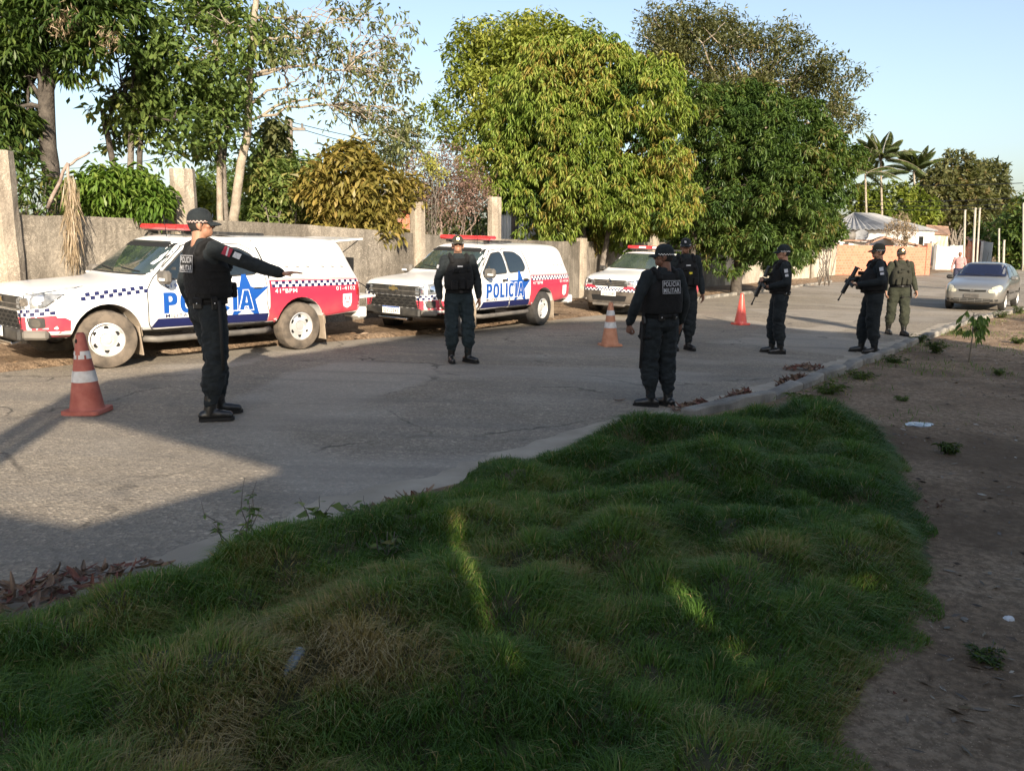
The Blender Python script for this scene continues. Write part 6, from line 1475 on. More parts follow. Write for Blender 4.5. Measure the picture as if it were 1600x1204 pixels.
def palm(px, py, Y, L, label, n_=19, rp=None):
    r = tree_root('palm_tree', px, Y, label, 'palm tree', 'palms behind the grey-roofed house'); b = basept(r); c = upx(px, py, Y)
    trunk_to(r, [b, b.lerp(c, .5)+Vector((.1, 0, 0)), c], .13, .09, M_BARKL)
    for i in range(n_):
        a = 2*math.pi*i/n_+random.uniform(-.2, .2); el = random.uniform(.15, 1.35); d = Vector((math.cos(a)*math.cos(el), math.sin(a)*math.cos(el)*.8, math.sin(el))); pts = []
        for k in range(9): t = k/8; pts.append(c+d*L*t+Vector((0, 0, -L*.55*t*t*(1.1-.5*math.sin(el)))))
        P = []; D = []; Ls = []
        for k in range(60):
            t = .10+.90*k/60; f = t*8; q = min(7, int(f)); p = pts[q].lerp(pts[q+1], f-q); ax = (pts[q+1]-pts[q]).normalized(); s = ax.cross(Vector((0, 0, 1))).normalized()
            for sg in (-1, 1): P.append(tuple(p-b)); D.append(tuple((s*sg+ax*.6+Vector((0, 0, -.25))).normalized())); Ls.append(L*.17*math.sin(math.pi*(.15+.8*t)))
        k = len(P); V, F = tube_data([p-b for p in pts], [.03-.0028*j for j in range(9)], 5)
        st = mesh('frond', V, F, M_BARKL, r, True); leaf_mesh('leaflet', np.array(P), np.array(D), np.array(Ls), np.full(k, .065), np.clip(RNG.normal(.5, .2, k), 0, 1), L_PALM, st, .5)
palm(1376, 250, 88, 5.0, 'tallest palm, directly above the grey roof'); palm(1428, 270, 94, 4.8, 'palm whose fronds meet the round leafy tree'); palm(1352, 272, 84, 4.0, 'lower palm close to the dark mango crown', 16)
bush('round_tree', 'round dusty green tree behind the palms', [(1490, 272, 34), (1460, 290, 30), (1515, 285, 30), (1480, 310, 38), (1520, 320, 32), (1440, 320, 26)], 98, 1400, 8, .7, .3, L_FINE, .3, cat='tree', tint0=.6, gap=.2, stemr=.2)
bush('round_tree', 'smaller greyish tree at the far end of the houses', [(1545, 275, 24), (1550, 300, 26), (1530, 300, 20), (1548, 325, 26)], 104, 800, 8, .7, .3, L_FINE, .3, cat='tree', tint0=.4, gap=.2, stemr=.2)
bush('dark_tree', 'dark green tree closing the view at the end of the street', [(1600, 350, 34), (1585, 375, 24), (1620, 340, 40), (1600, 395, 30), (1572, 398, 14), (1640, 380, 50), (1590, 412, 16)], 62, 1500, 8, .42, .18, L_DEEP, .4, cat='tree', tint0=.55, gap=.15, stemr=.15)
bush('background_bush', 'leafy bushes under the palms, behind the grey roof', [(1400, 320, 34), (1440, 335, 26), (1370, 330, 26), (1350, 310, 24)], 92, 900, 8, .6, .26, L_BROAD, .4, tint0=.3, gap=.15, stemr=.1)
bush('dry_tree', 'pale leafless bush rising before the house wall', [(1408, 348, 14), (1395, 358, 12), (1420, 360, 12), (1410, 375, 12)], 53, 420, 6, .18, .05, L_DRY, .2, cat='tree', bark=M_TWIG, gap=.2, stemr=.05, lo=.1)
bush('banana_plant', 'broad-leaved plant by the tall bare posts', [(1545, 365, 16), (1525, 372, 12), (1560, 385, 14)], 68, 60, 7, .9, .28, L_MID, .8, cat='plant', gap=0, stemr=.08)
# unseen tree behind the photographer: crown placed to shade the far end of the verge
def shade_tree():
    r = empty('shade_tree', (21, -8, gz(21)), 0, 'tall leafy tree behind the photographer throwing dappled shade on the verge', 'tree'); bpy.context.view_layer.update()
    b = basept(r); bl = [(np.array((x, y, z)), np.array((q, q, q))) for x, y, z, q in ((17, -7, 6.0, 2.6), (20, -8, 7.5, 3.2), (24, -8, 8.2, 3.2), (22, -7, 5, 3.0), (27, -8, 6.5, 3), (16, -6, 3.5, 2.0), (30, -9, 7, 3.4), (25, -7, 3.6, 2.6), (19, -6.5, 3, 2))]
    trunk_to(r, [b, b+Vector((0, 0, 3)), b+Vector((.3, 0, 6))], .35, .2, M_BARKD); limbs(r, [b+Vector((0, 0, 4))], bl, M_BARKD, .12, 14)
    crown(r, bl, 4200, 8, .42, .15, L_MANGOD, .5, .45, .3, lo=.3, gap=.2)
shade_tree()

def verge_litter():
    """fallen leaves on the earth between the road and the wall"""
    n0 = 16000; x = RNG.uniform(-9, 16, n0); y = RNG.uniform(6, 42, n0); s = signed(LEFT, x, y)
    ok = (s < .05) & (s > -2.2) & (RNG.uniform(0, 1, n0) < np.clip(.25+1.2*(vnoise(x, y, 81, 1.0, 3)-.4)*2, .05, 1)); x, y, s = x[ok], y[ok], s[ok]; n_ = len(x)
    z = gzv(x)+.05+((vnoise(x, y, 0, .9, 5)-.5)*.10+(vnoise(x, y, 3, 5, 3)-.5)*.03)*1.2*np.clip((-s-.2)/.8, 0, 1)+np.clip(-s-.4, 0, 3)*.02+.012
    a = RNG.uniform(0, 6.3, n_); D = np.stack([np.cos(a), np.sin(a), RNG.uniform(-.1, .5, n_)], 1)
    leaf_mesh('verge_litter', np.stack([x, y, z], 1), D, RNG.uniform(.05, .17, n_), RNG.uniform(.015, .045, n_), RNG.uniform(0, 1, n_), leaf_mat('fallen_leaf', [(0, (.07, .045, .03)), (.5, (.16, .10, .06)), (1, (.30, .21, .13))], .08), None, .1)
verge_litter()
# ================================================================== FAR SIDE OF THE STREET: walls, houses, poles, wires
def brick_mat():
    m, nt, p, o = nodes('brickwork'); co = N(nt, 'ShaderNodeTexCoord').outputs['UV']
    b = N(nt, 'ShaderNodeTexBrick'); b.inputs['Scale'].default_value = 1; b.inputs['Brick Width'].default_value = .22; b.inputs['Row Height'].default_value = .16; b.inputs['Mortar Size'].default_value = .012
    b.inputs['Color1'].default_value = (.46, .13, .075, 1); b.inputs['Color2'].default_value = (.56, .20, .12, 1); b.inputs['Mortar'].default_value = (.38, .25, .19, 1); nt.links.new(co, b.inputs[0])
    c = mixc(nt, ramp(nt, noise_tex(nt, co, .8, 5), [(.4, 0), (.7, .5)]), b.outputs['Color'], (.30, .17, .11)); nt.links.new(c, p.inputs['Base Color']); p.inputs['Roughness'].default_value = .95
    inv = N(nt, 'ShaderNodeMath', operation='SUBTRACT'); inv.inputs[0].default_value = 1; nt.links.new(b.outputs['Fac'], inv.inputs[1])
    nt.links.new(bump(nt, inv.outputs[0], .8, .02), p.inputs['Normal']); return m
M_BRICK = brick_mat(); M_ROOF = mat('grey_fibre_cement', (.15, .155, .165), (.25, .255, .26), 1.2, .85, b=.2, bs=20); M_TILE = mat('old_brown_tile', (.17, .10, .07), (.30, .19, .13), 3, .9)
M_WALLW = mat('white_wall', (.60, .59, .56), (.74, .73, .70), 1.5, .9); M_CREAM = mat('cream_wall', (.50, .42, .28), (.62, .54, .38), 1.5, .9); M_PANE = mat('dark_window', (.02, .022, .025), None, rough=.15)
M_WOODP = mat('weathered_pole', (.13, .11, .09), (.22, .19, .155), 6, .9); M_CONCP = mat('concrete_post', (.26, .24, .20), (.38, .35, .30), 4, .9); M_WIRE = mat('wire', (.02, .02, .022), None, rough=.6)
def quad_wall(name, A, B, z0, z1a, z1b, th, m, root, uv=True):
    """upright wall from A to B (2D) with top heights at each end"""
    d = (B-A).normalized(); n_ = Vector((-d.y, d.x)); L = (B-A).length; org = root.matrix_world.translation
    P = [A, B, B+n_*th, A+n_*th]; Z1 = [z1a, z1b, z1b, z1a]
    V = [Vector((p.x, p.y, z0))-org for p in P]+[Vector((p.x, p.y, z))-org for p, z in zip(P, Z1)]
    F = [(0, 1, 5, 4), (1, 2, 6, 5), (2, 3, 7, 6), (3, 0, 4, 7), (4, 5, 6, 7)]; o = mesh(name, V, F, m, root)
    u = o.data.uv_layers.new(name='UVMap')
    for f in o.data.polygons:
        for li in f.loop_indices:
            v = Vector(o.data.vertices[o.data.loops[li].vertex_index].co)+org; u.data[li].uv = ((v.to_2d()-A).dot(d), v.z)
    return o
def zat(p2, py): return atdist(800, py, p2.y).z
def thing_at(name, p, label, cat, group=None):
    r = empty(name, (p.x, p.y, gz(p.x)), 0, label, cat, group); bpy.context.view_layer.update(); return r
def zpx(p2, py):
    """height above datum of pixel row py at a ground position"""
    z = 2.0
    for _ in range(3): z = atdist(topix((p2.x, p2.y, z))[0], py, p2.y).z
    return z
A, B = spot(1304, 432).to_2d(), spot(1447, 425).to_2d(); B = A+(B-A).normalized()*min((B-A).length, 14)
k_ = (atdist(1447, 400, 50)-Vector((0, 0, CAMH))).to_2d().normalized()
def ray_hit(px, A, d):
    """where the plan ray of column px meets the line A + t d"""
    q = atdist(px, 400, 10).to_2d(); t = (A.x*q.y-A.y*q.x)/(d.y*q.x-d.x*q.y); return A+d*t
dW = Vector((.93, .37)).normalized(); B = ray_hit(1448, A, dW)
bw = thing_at('brick_wall', A, 'orange-red brick wall behind the two officers farthest up the road', 'wall')
nseg = 4
quad_wall('brick_panel', A, B, gz(A.x)-.3, zpx(A, 382), zpx(B, 386), .16, M_BRICK, bw)
for px in (1302, 1450):
    p = ray_hit(px, A, dW)-Vector((-dW.y, dW.x))*.06; quad_wall('brick_pier', p-dW*.18, p+dW*.18, gz(p.x)-.3, zpx(p, 380), zpx(p, 380), .28, M_CONCP if px < 1400 else M_BRICK, bw)
DB = B.y; print('brick', A, B)
def corr_roof(name, P, Q, S_, T_, m, root, ribs=.45, amp=.05, th=.04):
    """ribbed sheet roof face between eave P-Q and ridge T-S (ribs run from eave to ridge), made of separate sheets"""
    n_ = max(8, int((Q-P).length/(ribs/4))); org = root.matrix_world.translation; nr = (Q-P).cross(T_-P).normalized()
    if nr.z < 0: nr = -nr
    V = []; F = []
    for k in range(n_+1):
        t = k/n_; off = nr*(amp*math.sin(2*math.pi*k/4))
        for j in range(5): s = j/4; V.append(P.lerp(Q, t).lerp(T_.lerp(S_, t), s)+off*(1 if (T_-S_).length > .5 or s < .9 else 0)+nr*(.02*(j % 2))-org)
    for k in range(n_):
        for j in range(4): a = k*5+j; F.append((a, a+5, a+6, a+1))
    o = mesh(name, V, F, m, root); md = o.modifiers.new('thick', 'SOLIDIFY'); md.thickness = th; return o
def house_grey():
    C_ = atdist(1396, 360, DB+9); Lf = atdist(1292, 358, DB+12); Rt = atdist(1466, 359, DB+20)
    r = thing_at('house', Vector((C_.x, C_.y)), 'white house with a hipped grey corrugated roof above the brick wall', 'house')
    z = (C_.z+Lf.z+Rt.z)/3; C_.z = Lf.z = Rt.z = z; far_ = Lf+Rt-C_
    top = atdist(1334, 332.5, DB+16); top2 = top.lerp((Rt+far_)/2+Vector((0, 0, top.z-z)), .35)
    corr_roof('roof_face', Lf, C_, top, top, M_ROOF, r); corr_roof('roof_face', C_, Rt, top2, top, M_ROOF, r); corr_roof('roof_face', Rt, far_, top2, top2, M_ROOF, r); corr_roof('roof_face', far_, Lf, top, top2, M_ROOF, r)
    cen = (Lf+Rt)/2; q = [(p-cen)*.93+cen for p in (Lf, C_, Rt, far_)]
    for a, b in zip(q, q[1:]+q[:1]): quad_wall('wall', a.to_2d(), b.to_2d(), gz(a.x)-.3, z-.04, z-.04, .2, M_WALLW, r)
    for pa, pb, t0, t1 in ((q[1], q[2], .25, .33), (q[1], q[2], .6, .7)):
        a, b = pa.lerp(pb, t0), pa.lerp(pb, t1); nn_ = Vector(((b-a).y, -(b-a).x, 0)).normalized(); w = quad_wall('window', (a+nn_*.06).to_2d(), (b+nn_*.06).to_2d(), z-1.5, z-.5, z-.5, .05, M_PANE, r)
    return r
house_grey()
def house_low():
    a, ap, b = atdist(1350, 382, DB+5.2), atdist(1382, 369, DB+5.8), atdist(1446, 384, DB+6.5); r = thing_at('low_house', Vector((ap.x, ap.y)), 'low brown-roofed porch just over the top of the brick wall', 'house')
    dp = Vector((.35, 1, 0)).normalized()*4
    for P_, Q_ in ((a, ap), (ap, b)):
        org = r.matrix_world.translation; V = [P_-org, Q_-org, Q_+dp-org, P_+dp-org]; o = mesh('roof_slope', V, [(0, 1, 2, 3)], M_TILE, r); md = o.modifiers.new('t', 'SOLIDIFY'); md.thickness = .12
    for t in (.08, .5, .9):
        p = a.lerp(b, t); box('porch_or_shade_post', p-org+Vector((0, .15, -1.2)), (.14, .14, 2.4), M_CONCP, r)
    quad_wall('porch_back', (a+dp).to_2d(), (b+dp).to_2d(), gz(a.x)-.3, a.z-.1, b.z-.1, .15, M_TILE, r)
    l0, l1 = atdist(1302, 376, DB+3.5), atdist(1352, 378, DB+4.5); w = thing_at('outbuilding', Vector((l0.x, l0.y)), 'flat-topped white outbuilding with two tiny windows over the brick wall', 'building')
    quad_wall('wall', l0.to_2d(), l1.to_2d(), gz(l0.x)-.3, l0.z, l1.z, 3, M_WALLW, w); org = w.matrix_world.translation
    box('roof_slab', (l0+l1)/2-org+Vector((0, 1.4, .05)), ((l1-l0).length+.3, 3.4, .1), M_TILE, w)
    for px in (1309, 1323): p = atdist(px, 380.5, DB+3.6); box('window', p-org, (.25, .06, .22), M_PANE, w)
    tk = atdist(1334, 370, DB+5); t = thing_at('water_tank', Vector((tk.x, tk.y)), 'dark grey water tank on the flat white outbuilding', 'tank'); V, F = lathe_data([(.01, -.35), (.42, -.35), (.46, .2), (.40, .25), (.38, .33), (.01, .38)], 20); o = mesh('tank_body', V, F, M_GREYP, t, True); o.location = tk-t.matrix_world.translation+Vector((0, .8, .0)); box('tank_stand', tk-t.matrix_world.translation+Vector((0, .8, -.42)), (.8, .8, .12), M_CONCP, t)
    ds = atdist(1352, 369, DB+5); d = thing_at('satellite_dish', Vector((ds.x, ds.y)), 'grey satellite dish beside the dark water tank', 'dish'); V, F = lathe_data([(.001, 0), (.25, .03), (.42, .10), (.46, .13)], 20); o = mesh('dish', V, F, M_ROOF, d, True); o.location = ds-d.matrix_world.translation+Vector((0, .6, 0)); o.rotation_euler = (R(60), 0, R(-25)); tube('dish_mast', [ds-d.matrix_world.translation+Vector((0, .7, -.9)), ds-d.matrix_world.translation+Vector((0, .65, 0))], .03, M_GREYP, d, 6)
house_low()
def simple_house(name, label, pts, ztops, Y, m, mr, rise_py, front=None):
    """small far house: wall columns pts (px), eave rows, roof"""
    a, b = atdist(pts[0], ztops[0], Y), atdist(pts[1], ztops[1], Y+1.0); r = thing_at(name, Vector((a.x, a.y)), label, 'house'); org = r.matrix_world.translation; dp = Vector((.45, 1, 0)).normalized()*6
    for p, q in ((a, b), (b, b+dp), (b+dp, a+dp), (a+dp, a)): quad_wall('wall', p.to_2d(), q.to_2d(), gz(a.x)-.3, p.z, q.z, .18, m, r)
    rise = Vector((0, 0, atdist(pts[0], rise_py, Y).z-a.z)); e1 = (a-b).normalized()*.25
    m0, m1 = a.lerp(a+dp, .5)+rise+e1, b.lerp(b+dp, .5)+rise-e1
    for p, q in ((a, b), (a+dp, b+dp)):
        s = (p-p.lerp(a+dp*.5, 1)); out = Vector((s.x, s.y, 0)).normalized()*.3; V = [p+e1+out-org, q-e1+out-org, m1-org, m0-org]; o = mesh('roof_slope', V, [(0, 1, 2, 3)], mr, r); o.modifiers.new('t', 'SOLIDIFY').thickness = .1
    return r, a, b
r_, a_, b_ = simple_house('brick_house', 'small unplastered brick house with a white gable past the tall posts', (1518, 1537), (376, 377), DB+14, M_BRICK, M_TILE, 371)
p0, p1_ = atdist(1537.5, 377, DB+13.8), atdist(1552, 379, DB+15); quad_wall('white_gable', p0.to_2d(), p1_.to_2d(), gz(p0.x)-.3, p0.z, p1_.z, .2, M_WALLW, r_)
w_ = p0.lerp(p1_, .5); box('door', Vector((w_.x-.25, w_.y-.06, gz(w_.x)+.9))-r_.matrix_world.translation, (.28, .06, 2.0), M_TILE, r_)
simple_house('brown_house', 'cream house with a dark brown roof behind the white street wall', (1452, 1482), (364, 366), DB+22, M_CREAM, M_TILE, 352)
A2, B2 = ray_hit(1463, A+Vector((0, 6)), dW), None
ww = thing_at('street_wall', A2, 'bright white street wall between the brick wall and the brick house', 'wall'); B2 = ray_hit(1503, A2, dW)
quad_wall('wall_panel', A2, B2, gz(A2.x)-.3, zpx(A2, 386), zpx(B2, 384), .16, M_WALLW, ww)
for px in (1464, 1488, 1503): p = ray_hit(px, A2, dW)-Vector((-dW.y, dW.x))*.05; quad_wall('wall_post', p-dW*.10, p+dW*.10, gz(p.x)-.3, zpx(p, 383), zpx(p, 383), .26, M_WALLW, ww)
for i, (x0, yb, x1, yt, rad, lab) in enumerate([(1506, 412, 1508, 329, .08, 'grey concrete post at the start of the cluster of bare posts'), (1520, 414, 1524, 326, .085, 'tall pale concrete post before the brick house, thicker of the pair'), (1526, 414, 1531, 326, .07, 'tall pale concrete post leaning beside its thicker twin'), (1560, 418, 1561, 358, .07, 'short bare post past the brick house'), (1567, 418, 1569, 376, .09, 'stub post between the brick house and the dark tree'), (1597, 426, 1599, 318, .07, 'slim pole before the dark green tree at the end of the street')]):
    g = spot(x0, yb); Y = DB+(2 if x0 < 1550 else 8); g = Vector((atdist(x0, yb, Y).x, Y)); t = atdist(x1, yt, Y); r = thing_at('post', g, lab, 'post'); org = r.matrix_world.translation
    tube('shaft', [Vector((0, 0, -.2)), Vector((0, 0, .5)), t-org], [rad, rad*.95, rad*.8], M_CONCP, r, 8); box('post_cap', t-org+Vector((0, 0, .02)), (rad*1.5, rad*1.5, .06), M_CONCP, r)
# thin post at the end of the pale plaster wall
g = on_wall(1268, WALL2); r = thing_at('post', Vector((g.x, g.y-.3)), 'thin leaning post standing against the pale plaster wall', 'post'); t = atdist(1275, 346, g.y-.3); tube('shaft', [Vector((0, 0, -.2)), t-r.matrix_world.translation], [.10, .08], M_CONCP, r, 8); box('post_cap', t-r.matrix_world.translation, (.14, .14, .05), M_CONCP, r)
# utility pole behind the pale-barked tree, with its cables
Y = 30; b = atdist(455, 420, Y); r = thing_at('utility_pole', Vector((b.x, Y)), 'dark wooden utility pole rising behind the thin pale-leaved tree', 'pole'); t = atdist(452, 186, Y); org = r.matrix_world.translation
tube('shaft', [Vector((0, 0, -.2)), t-org], [.17, .12], M_WOODP, r, 10); box('cross_bar', t-org+Vector((0, 0, -.35)), (1.1, .1, .1), M_WOODP, r)
for s in (-.45, .45): V, F = lathe_data([(.03, 0), (.05, .05), (.03, .1), (.05, .14), (.01, .16)], 8); o = mesh('insulator', V, F, M_GREYP, r, True); o.location = t-org+Vector((s, 0, -.3))
def cable(a, b, sag, label, rad=.012, group='overhead cables'):
    pts = [a.lerp(b, k/24)-Vector((0, 0, sag*4*(k/24)*(1-k/24))) for k in range(25)]; V, F = tube_data(pts, rad, 5); o = mesh('cable', V, F, M_WIRE, None, True); return tag(o, label, 'cable', group)
cable(atdist(452, 190, Y), atdist(760, 240, 44), .25, 'upper overhead cable running from the wooden pole towards the mango tree', .014); cable(atdist(452, 196, Y), atdist(760, 252, 44), .35, 'lower overhead cable running from the wooden pole towards the mango tree', .014)
cable(atdist(452, 192, Y), atdist(-60, 250, 40), .9, 'overhead cable running from the wooden pole behind the leafy dark tree', .014)
for i, (ya, yb, wd) in enumerate([(268, 264, 'topmost'), (291, 292, 'second from the top'), (300, 297, 'third from the top'), (306, 303, 'lowest')]): cable(atdist(1598, ya+18, 66), atdist(1180, yb+6, 120), .8, wd+' of four long cables crossing the sky over the street end', .03)
for i, (ya, yb, wd) in enumerate([(290, 300, 'upper'), (297, 296, 'middle'), (305, 302, 'lower')]): cable(atdist(1598, ya, 66), atdist(1900, yb, 50), .5, wd+' of three short overhead cables above the dark tree closing the street', .02)
# white corrugated fence and a bit of brick seen past the dry bush
Yf = 31; p, q = atdist(772, 308, Yf), atdist(838, 312, Yf+1.5); fr_ = thing_at('metal_fence', p.to_2d(), 'white corrugated metal fence glimpsed under the mango tree', 'fence'); org = fr_.matrix_world.translation
n_ = 14
for k in range(n_):
    a, b = p.lerp(q, k/n_), p.lerp(q, (k+.86)/n_); quad_wall('fence_sheet', a.to_2d(), b.to_2d(), gz(a.x)-.2, a.z, b.z, .04+.02*(k % 2), M_WALLW, fr_)
p, q = atdist(612, 326, 27), atdist(640, 327, 27.4); bb = thing_at('brick_building', p.to_2d(), 'patch of orange brick building between the amber shrub and the dry thorn bush', 'building'); quad_wall('wall', p.to_2d(), q.to_2d(), gz(p.x)-.2, p.z, q.z, 2.5, M_BRICK, bb); box('roof_slab', (p+q)/2-bb.matrix_world.translation+Vector((0, 1.2, .06)), ((q-p).length+.3, 3, .12), M_TILE, bb)
# distant treeline closing the horizon
def treeline():
    P = []; D = []
    for a in np.arange(-75, 78, .10):
        t = R(a); d_ = 150+40*noise.noise(Vector((a*.2, 1, 0))); x, y = d_*math.sin(t), d_*math.cos(t); h = 7+4*noise.noise(Vector((a*.3, 5, 0)))+2*noise.noise(Vector((a*1.3, 5, 0)))
        for k in range(26): P.append((x+random.gauss(0, 1.5), y+random.gauss(0, 3), -1+h*random.random()**.8)); D.append((random.gauss(0, 1), random.gauss(0, 1), random.gauss(.2, .6)))
    P = np.array(P); D = unit(np.array(D)); k = len(P); o = leaf_mesh('treeline', P, D, RNG.uniform(.9, 1.8, k), RNG.uniform(.6, 1.2, k), np.clip(RNG.normal(.4, .22, k), 0, 1), L_FINE, None, .2); tag(o, 'far line of trees closing the horizon', 'treeline', kind='stuff')
treeline()

# ================================================================== SMALL THINGS ON THE ROAD AND VERGE
M_CONE = mat('worn_cone', (.30, .075, .055), (.40, .125, .095), 9, .7, b=.2, bs=50); M_CONE2 = mat('faded_cone', (.42, .18, .10), (.52, .25, .15), 9, .7); M_CONE3 = mat('red_cone', (.62, .065, .045), (.72, .10, .07), 6, .35, coat=.3)
M_BAND = mat('reflective_band', (.62, .62, .62), (.45, .44, .43), 14, .5)
def cone(loc, h, label, m, bands, torn=False, rz=0):
    r = empty('traffic_cone', (loc.x, loc.y, gz(loc.x)+.003), rz, label, 'traffic cone', 'traffic cones on the road')
    rb, rt = .150*h/.74, .036*h/.74
    bm = bmesh.new(); w = rb*1.17
    V = []; n_ = 16
    ring = rounded([(-w, -w), (w, -w), (w, w), (-w, w)], .06, 4); k = len(ring)
    lo = [bm.verts.new((x, y, 0)) for x, y in ring]; hi = [bm.verts.new((x*.98, y*.98, .035+.006*noise.noise(Vector((x*9, y*9, h))))) for x, y in ring]; bm.faces.new(hi)
    for i in range(k): bm.faces.new((lo[i], lo[(i+1) % k], hi[(i+1) % k], hi[i]))
    bm_obj('base', bm, m, r)
    rad = lambda z: rb+(rt-rb)*((z-.03)/(h-.03))
    prof = [(rad(.03)*1.04, .034), (rad(.06), .06)]+[(rad(z), z) for z in np.linspace(.08, h-.02, 12)]+[(rt*.8, h), (rt*.6, h-.01), (rt*.5, h-.08)]
    V, F = lathe_data(prof, 28); mesh('body', V, F, m, r, True)
    for z0, z1 in bands:
        V, F = lathe_data([(rad(z0)+.0035, z0), (rad((z0+z1)/2)+.0035, (z0+z1)/2), (rad(z1)+.0035, z1)], 28)
        if torn and z0 > .4*h:
            V = [Vector(v) for v in V]
            F = [f for f in F if noise.noise(V[f[0]]*26+Vector((3, 1, 8))) > -.12]
        mesh('band', V, F, M_BAND, r, True)
    if torn:
        b = bmesh.new(); a = R(-115); bm_ball(b, (math.cos(a)*rad(h*.9)*1.0, math.sin(a)*rad(h*.9)*1.0, h*.90), (.012, .012, .02), None, 8); bm_obj('vent_hole', b, M_DARK, r)
    return r
cone(spot(137, 644), .72, 'worn dull red cone with a torn white band, in front of the first pickup', M_CONE, [(.285, .385), (.49, .56)], True)
cone(spot(953, 540), .72, 'faded orange cone with two clean white bands, by the parked SUV', M_CONE2, [(.30, .40), (.505, .59)], rz=.3)
cone(spot(1157, 507), .70, 'plain bright red cone without bands, next to the officer in profile', M_CONE3, [], rz=.5)
# leaf litter: curled dry leaves
L_LIT = [mat('dry_leaf_red', (.10, .038, .028), (.18, .075, .055), 20, .8), mat('dry_leaf_brown', (.10, .065, .045), (.19, .13, .09), 20, .8), mat('dry_leaf_tan', (.17, .11, .075), (.26, .18, .125), 20, .8)]
def litter_leaf(m, curl, L, W):
    V = []; F = []
    for i in range(6):
        t = i/5; w = W*math.sin(math.pi*(.06+.88*t))**.8; a = curl*(t-.5); x = L*(math.sin(a)/curl if abs(curl) > .01 else t-.5); z = L*(1-math.cos(a))/max(curl, .01)
        V += [(x, -w/2, z+w*.25), (x, 0, z), (x, w/2, z+w*.25)]
    for i in range(5):
        for j in range(2): a = i*3+j; F.append((a, a+1, a+4, a+3))
    return mesh('leaf', V, F, m, link_it=False)
LLM = [litter_leaf(m, c, l, w) for m in L_LIT for c, l, w in ((.5, .15, .035), (1.3, .17, .042), (2.2, .14, .05), (.9, .20, .03))]
def leaf_pile(px, py, label, n_, rx, ry, hgt, rot=0, scale=1.0, lift=.0, group='piles of dry leaves along the kerb', extra=0):
    c = spot(px, py); r = empty('leaf_pile', (c.x, c.y, gz(c.x)+lift), rot, label, 'leaf pile', group)
    for i in range(n_+extra):
        a = random.uniform(0, 2*math.pi); q = random.random()**.6; x, y = rx*q*math.cos(a), ry*q*math.sin(a); h = hgt*(1-q)**1.0*random.random()+.012
        o = link('leaf', random.choice(LLM), r); o.location = (x, y, h); o.rotation_euler = (random.gauss(0, .5), random.gauss(0, .4), random.uniform(0, 6.3)); s = random.uniform(.6, 1.15)*scale; o.scale = (s, s, s)
    return r
leaf_pile(60, 945, 'biggest heap of reddish dry leaves, lying at the road edge by the grass', 290, .62, .28, .14, .75, .68)
leaf_pile(1090, 641, 'flat scatter of dark dry leaves beside the back-turned officer', 110, .32, .15, .08, .5, .8, .02)
leaf_pile(1158, 628, 'clump of dry leaves in the gutter against the white paper', 170, .36, .17, .13, .9, .8, .02)
leaf_pile(1243, 600, 'reddish strip of dry leaves in the gutter along the bare kerb stones', 170, .5, .17, .11, .9, .8, .02)
leaf_pile(1256, 578, 'small dark scatter of dry leaves farthest out on the road', 80, .34, .16, .08, .2, .8, .01)
leaf_pile(640, 792, 'few brown leaves caught at the grass edge in the middle of the kerb', 60, .26, .10, .07, .6, .9, .01)
leaf_pile(1466, 800, 'thin dark scatter of leaves on the bare earth beside the grass', 40, .25, .22, .03, 0, .7)
leaf_pile(1395, 1105, 'loose leaves on the earth at the lower grass edge', 24, .22, .14, .03, 0, .6)
leaf_pile(1480, 905, 'sparse leaves on the bare earth halfway down the grass edge', 26, .22, .25, .02, 0, .6)
for i, (px, py, nm, lb) in enumerate([(968, 628, 'dark', 'single dark dry leaf on the open road, before the boots of the back-turned officer')]):
    o = link('dry_leaf', LLM[5], None); p = spot(px, py); o.location = (p.x, p.y, gz(p.x)+.012); o.rotation_euler = (0, 0, .3); tag(o, lb, 'leaf')
# weeds and seedlings
def weed(px, py, h, n_, label, m, L=.05, W=.02, spread=.12, group=None, blade=False, cat='weed', stems=7, name='weed'):
    c = spot(px, py); lift = .05 if signed(KERB, np.array([c.x]), np.array([c.y]))[0] > 0 else 0
    r = empty(name, (c.x, c.y, gz(c.x)+lift-.01), 0, label, cat, group); bpy.context.view_layer.update(); b = basept(r); paths = []; P = []; D = []
    for i in range(stems):
        a = random.uniform(0, 6.3); e_ = Vector((math.cos(a)*spread*random.uniform(.3, 1), math.sin(a)*spread*random.uniform(.3, 1), h*random.uniform(.5, 1))); w = wander((0, 0, 0), e_, 6, .12, 0); paths.append(([p+b for p in w], .004, .0015))
        for k in range(n_//stems):
            t = random.uniform(.25, 1); p = w[min(6, int(t*6))]; P.append(tuple(p)); q = random.uniform(0, 6.3); D.append((math.cos(q), math.sin(q), random.uniform(-.1, .9)))
    branches_mesh('stem', paths, M_BARK if not blade else M_TWIG, r, n=4)
    k = len(P); leaf_mesh('foliage', np.array(P), unit(np.array(D)), L*RNG.uniform(.6, 1.3, k), W*RNG.uniform(.7, 1.2, k), np.clip(RNG.normal(.5, .25, k), 0, 1), m, r, .6); return r
weed(372, 895, .42, 150, 'spindly tall weed with tiny leaves at the road edge by the heap of leaves', L_MID, .045, .016, .18); weed(492, 838, .22, 42, 'small broad-leaved seedling at the grass edge standing against the road', L_MID, .085, .05, .12, stems=5); weed(572, 832, .17, 40, 'low leafy weed next to the broad-leaved seedling', L_DEEP, .075, .04, .14); weed(445, 862, .12, 40, 'flat leafy weed between the spindly weed and the seedling', L_MID, .06, .035, .14); weed(602, 895, .2, 40, 'dark leafy weed standing inside the grass', L_DEEP, .06, .03, .1)
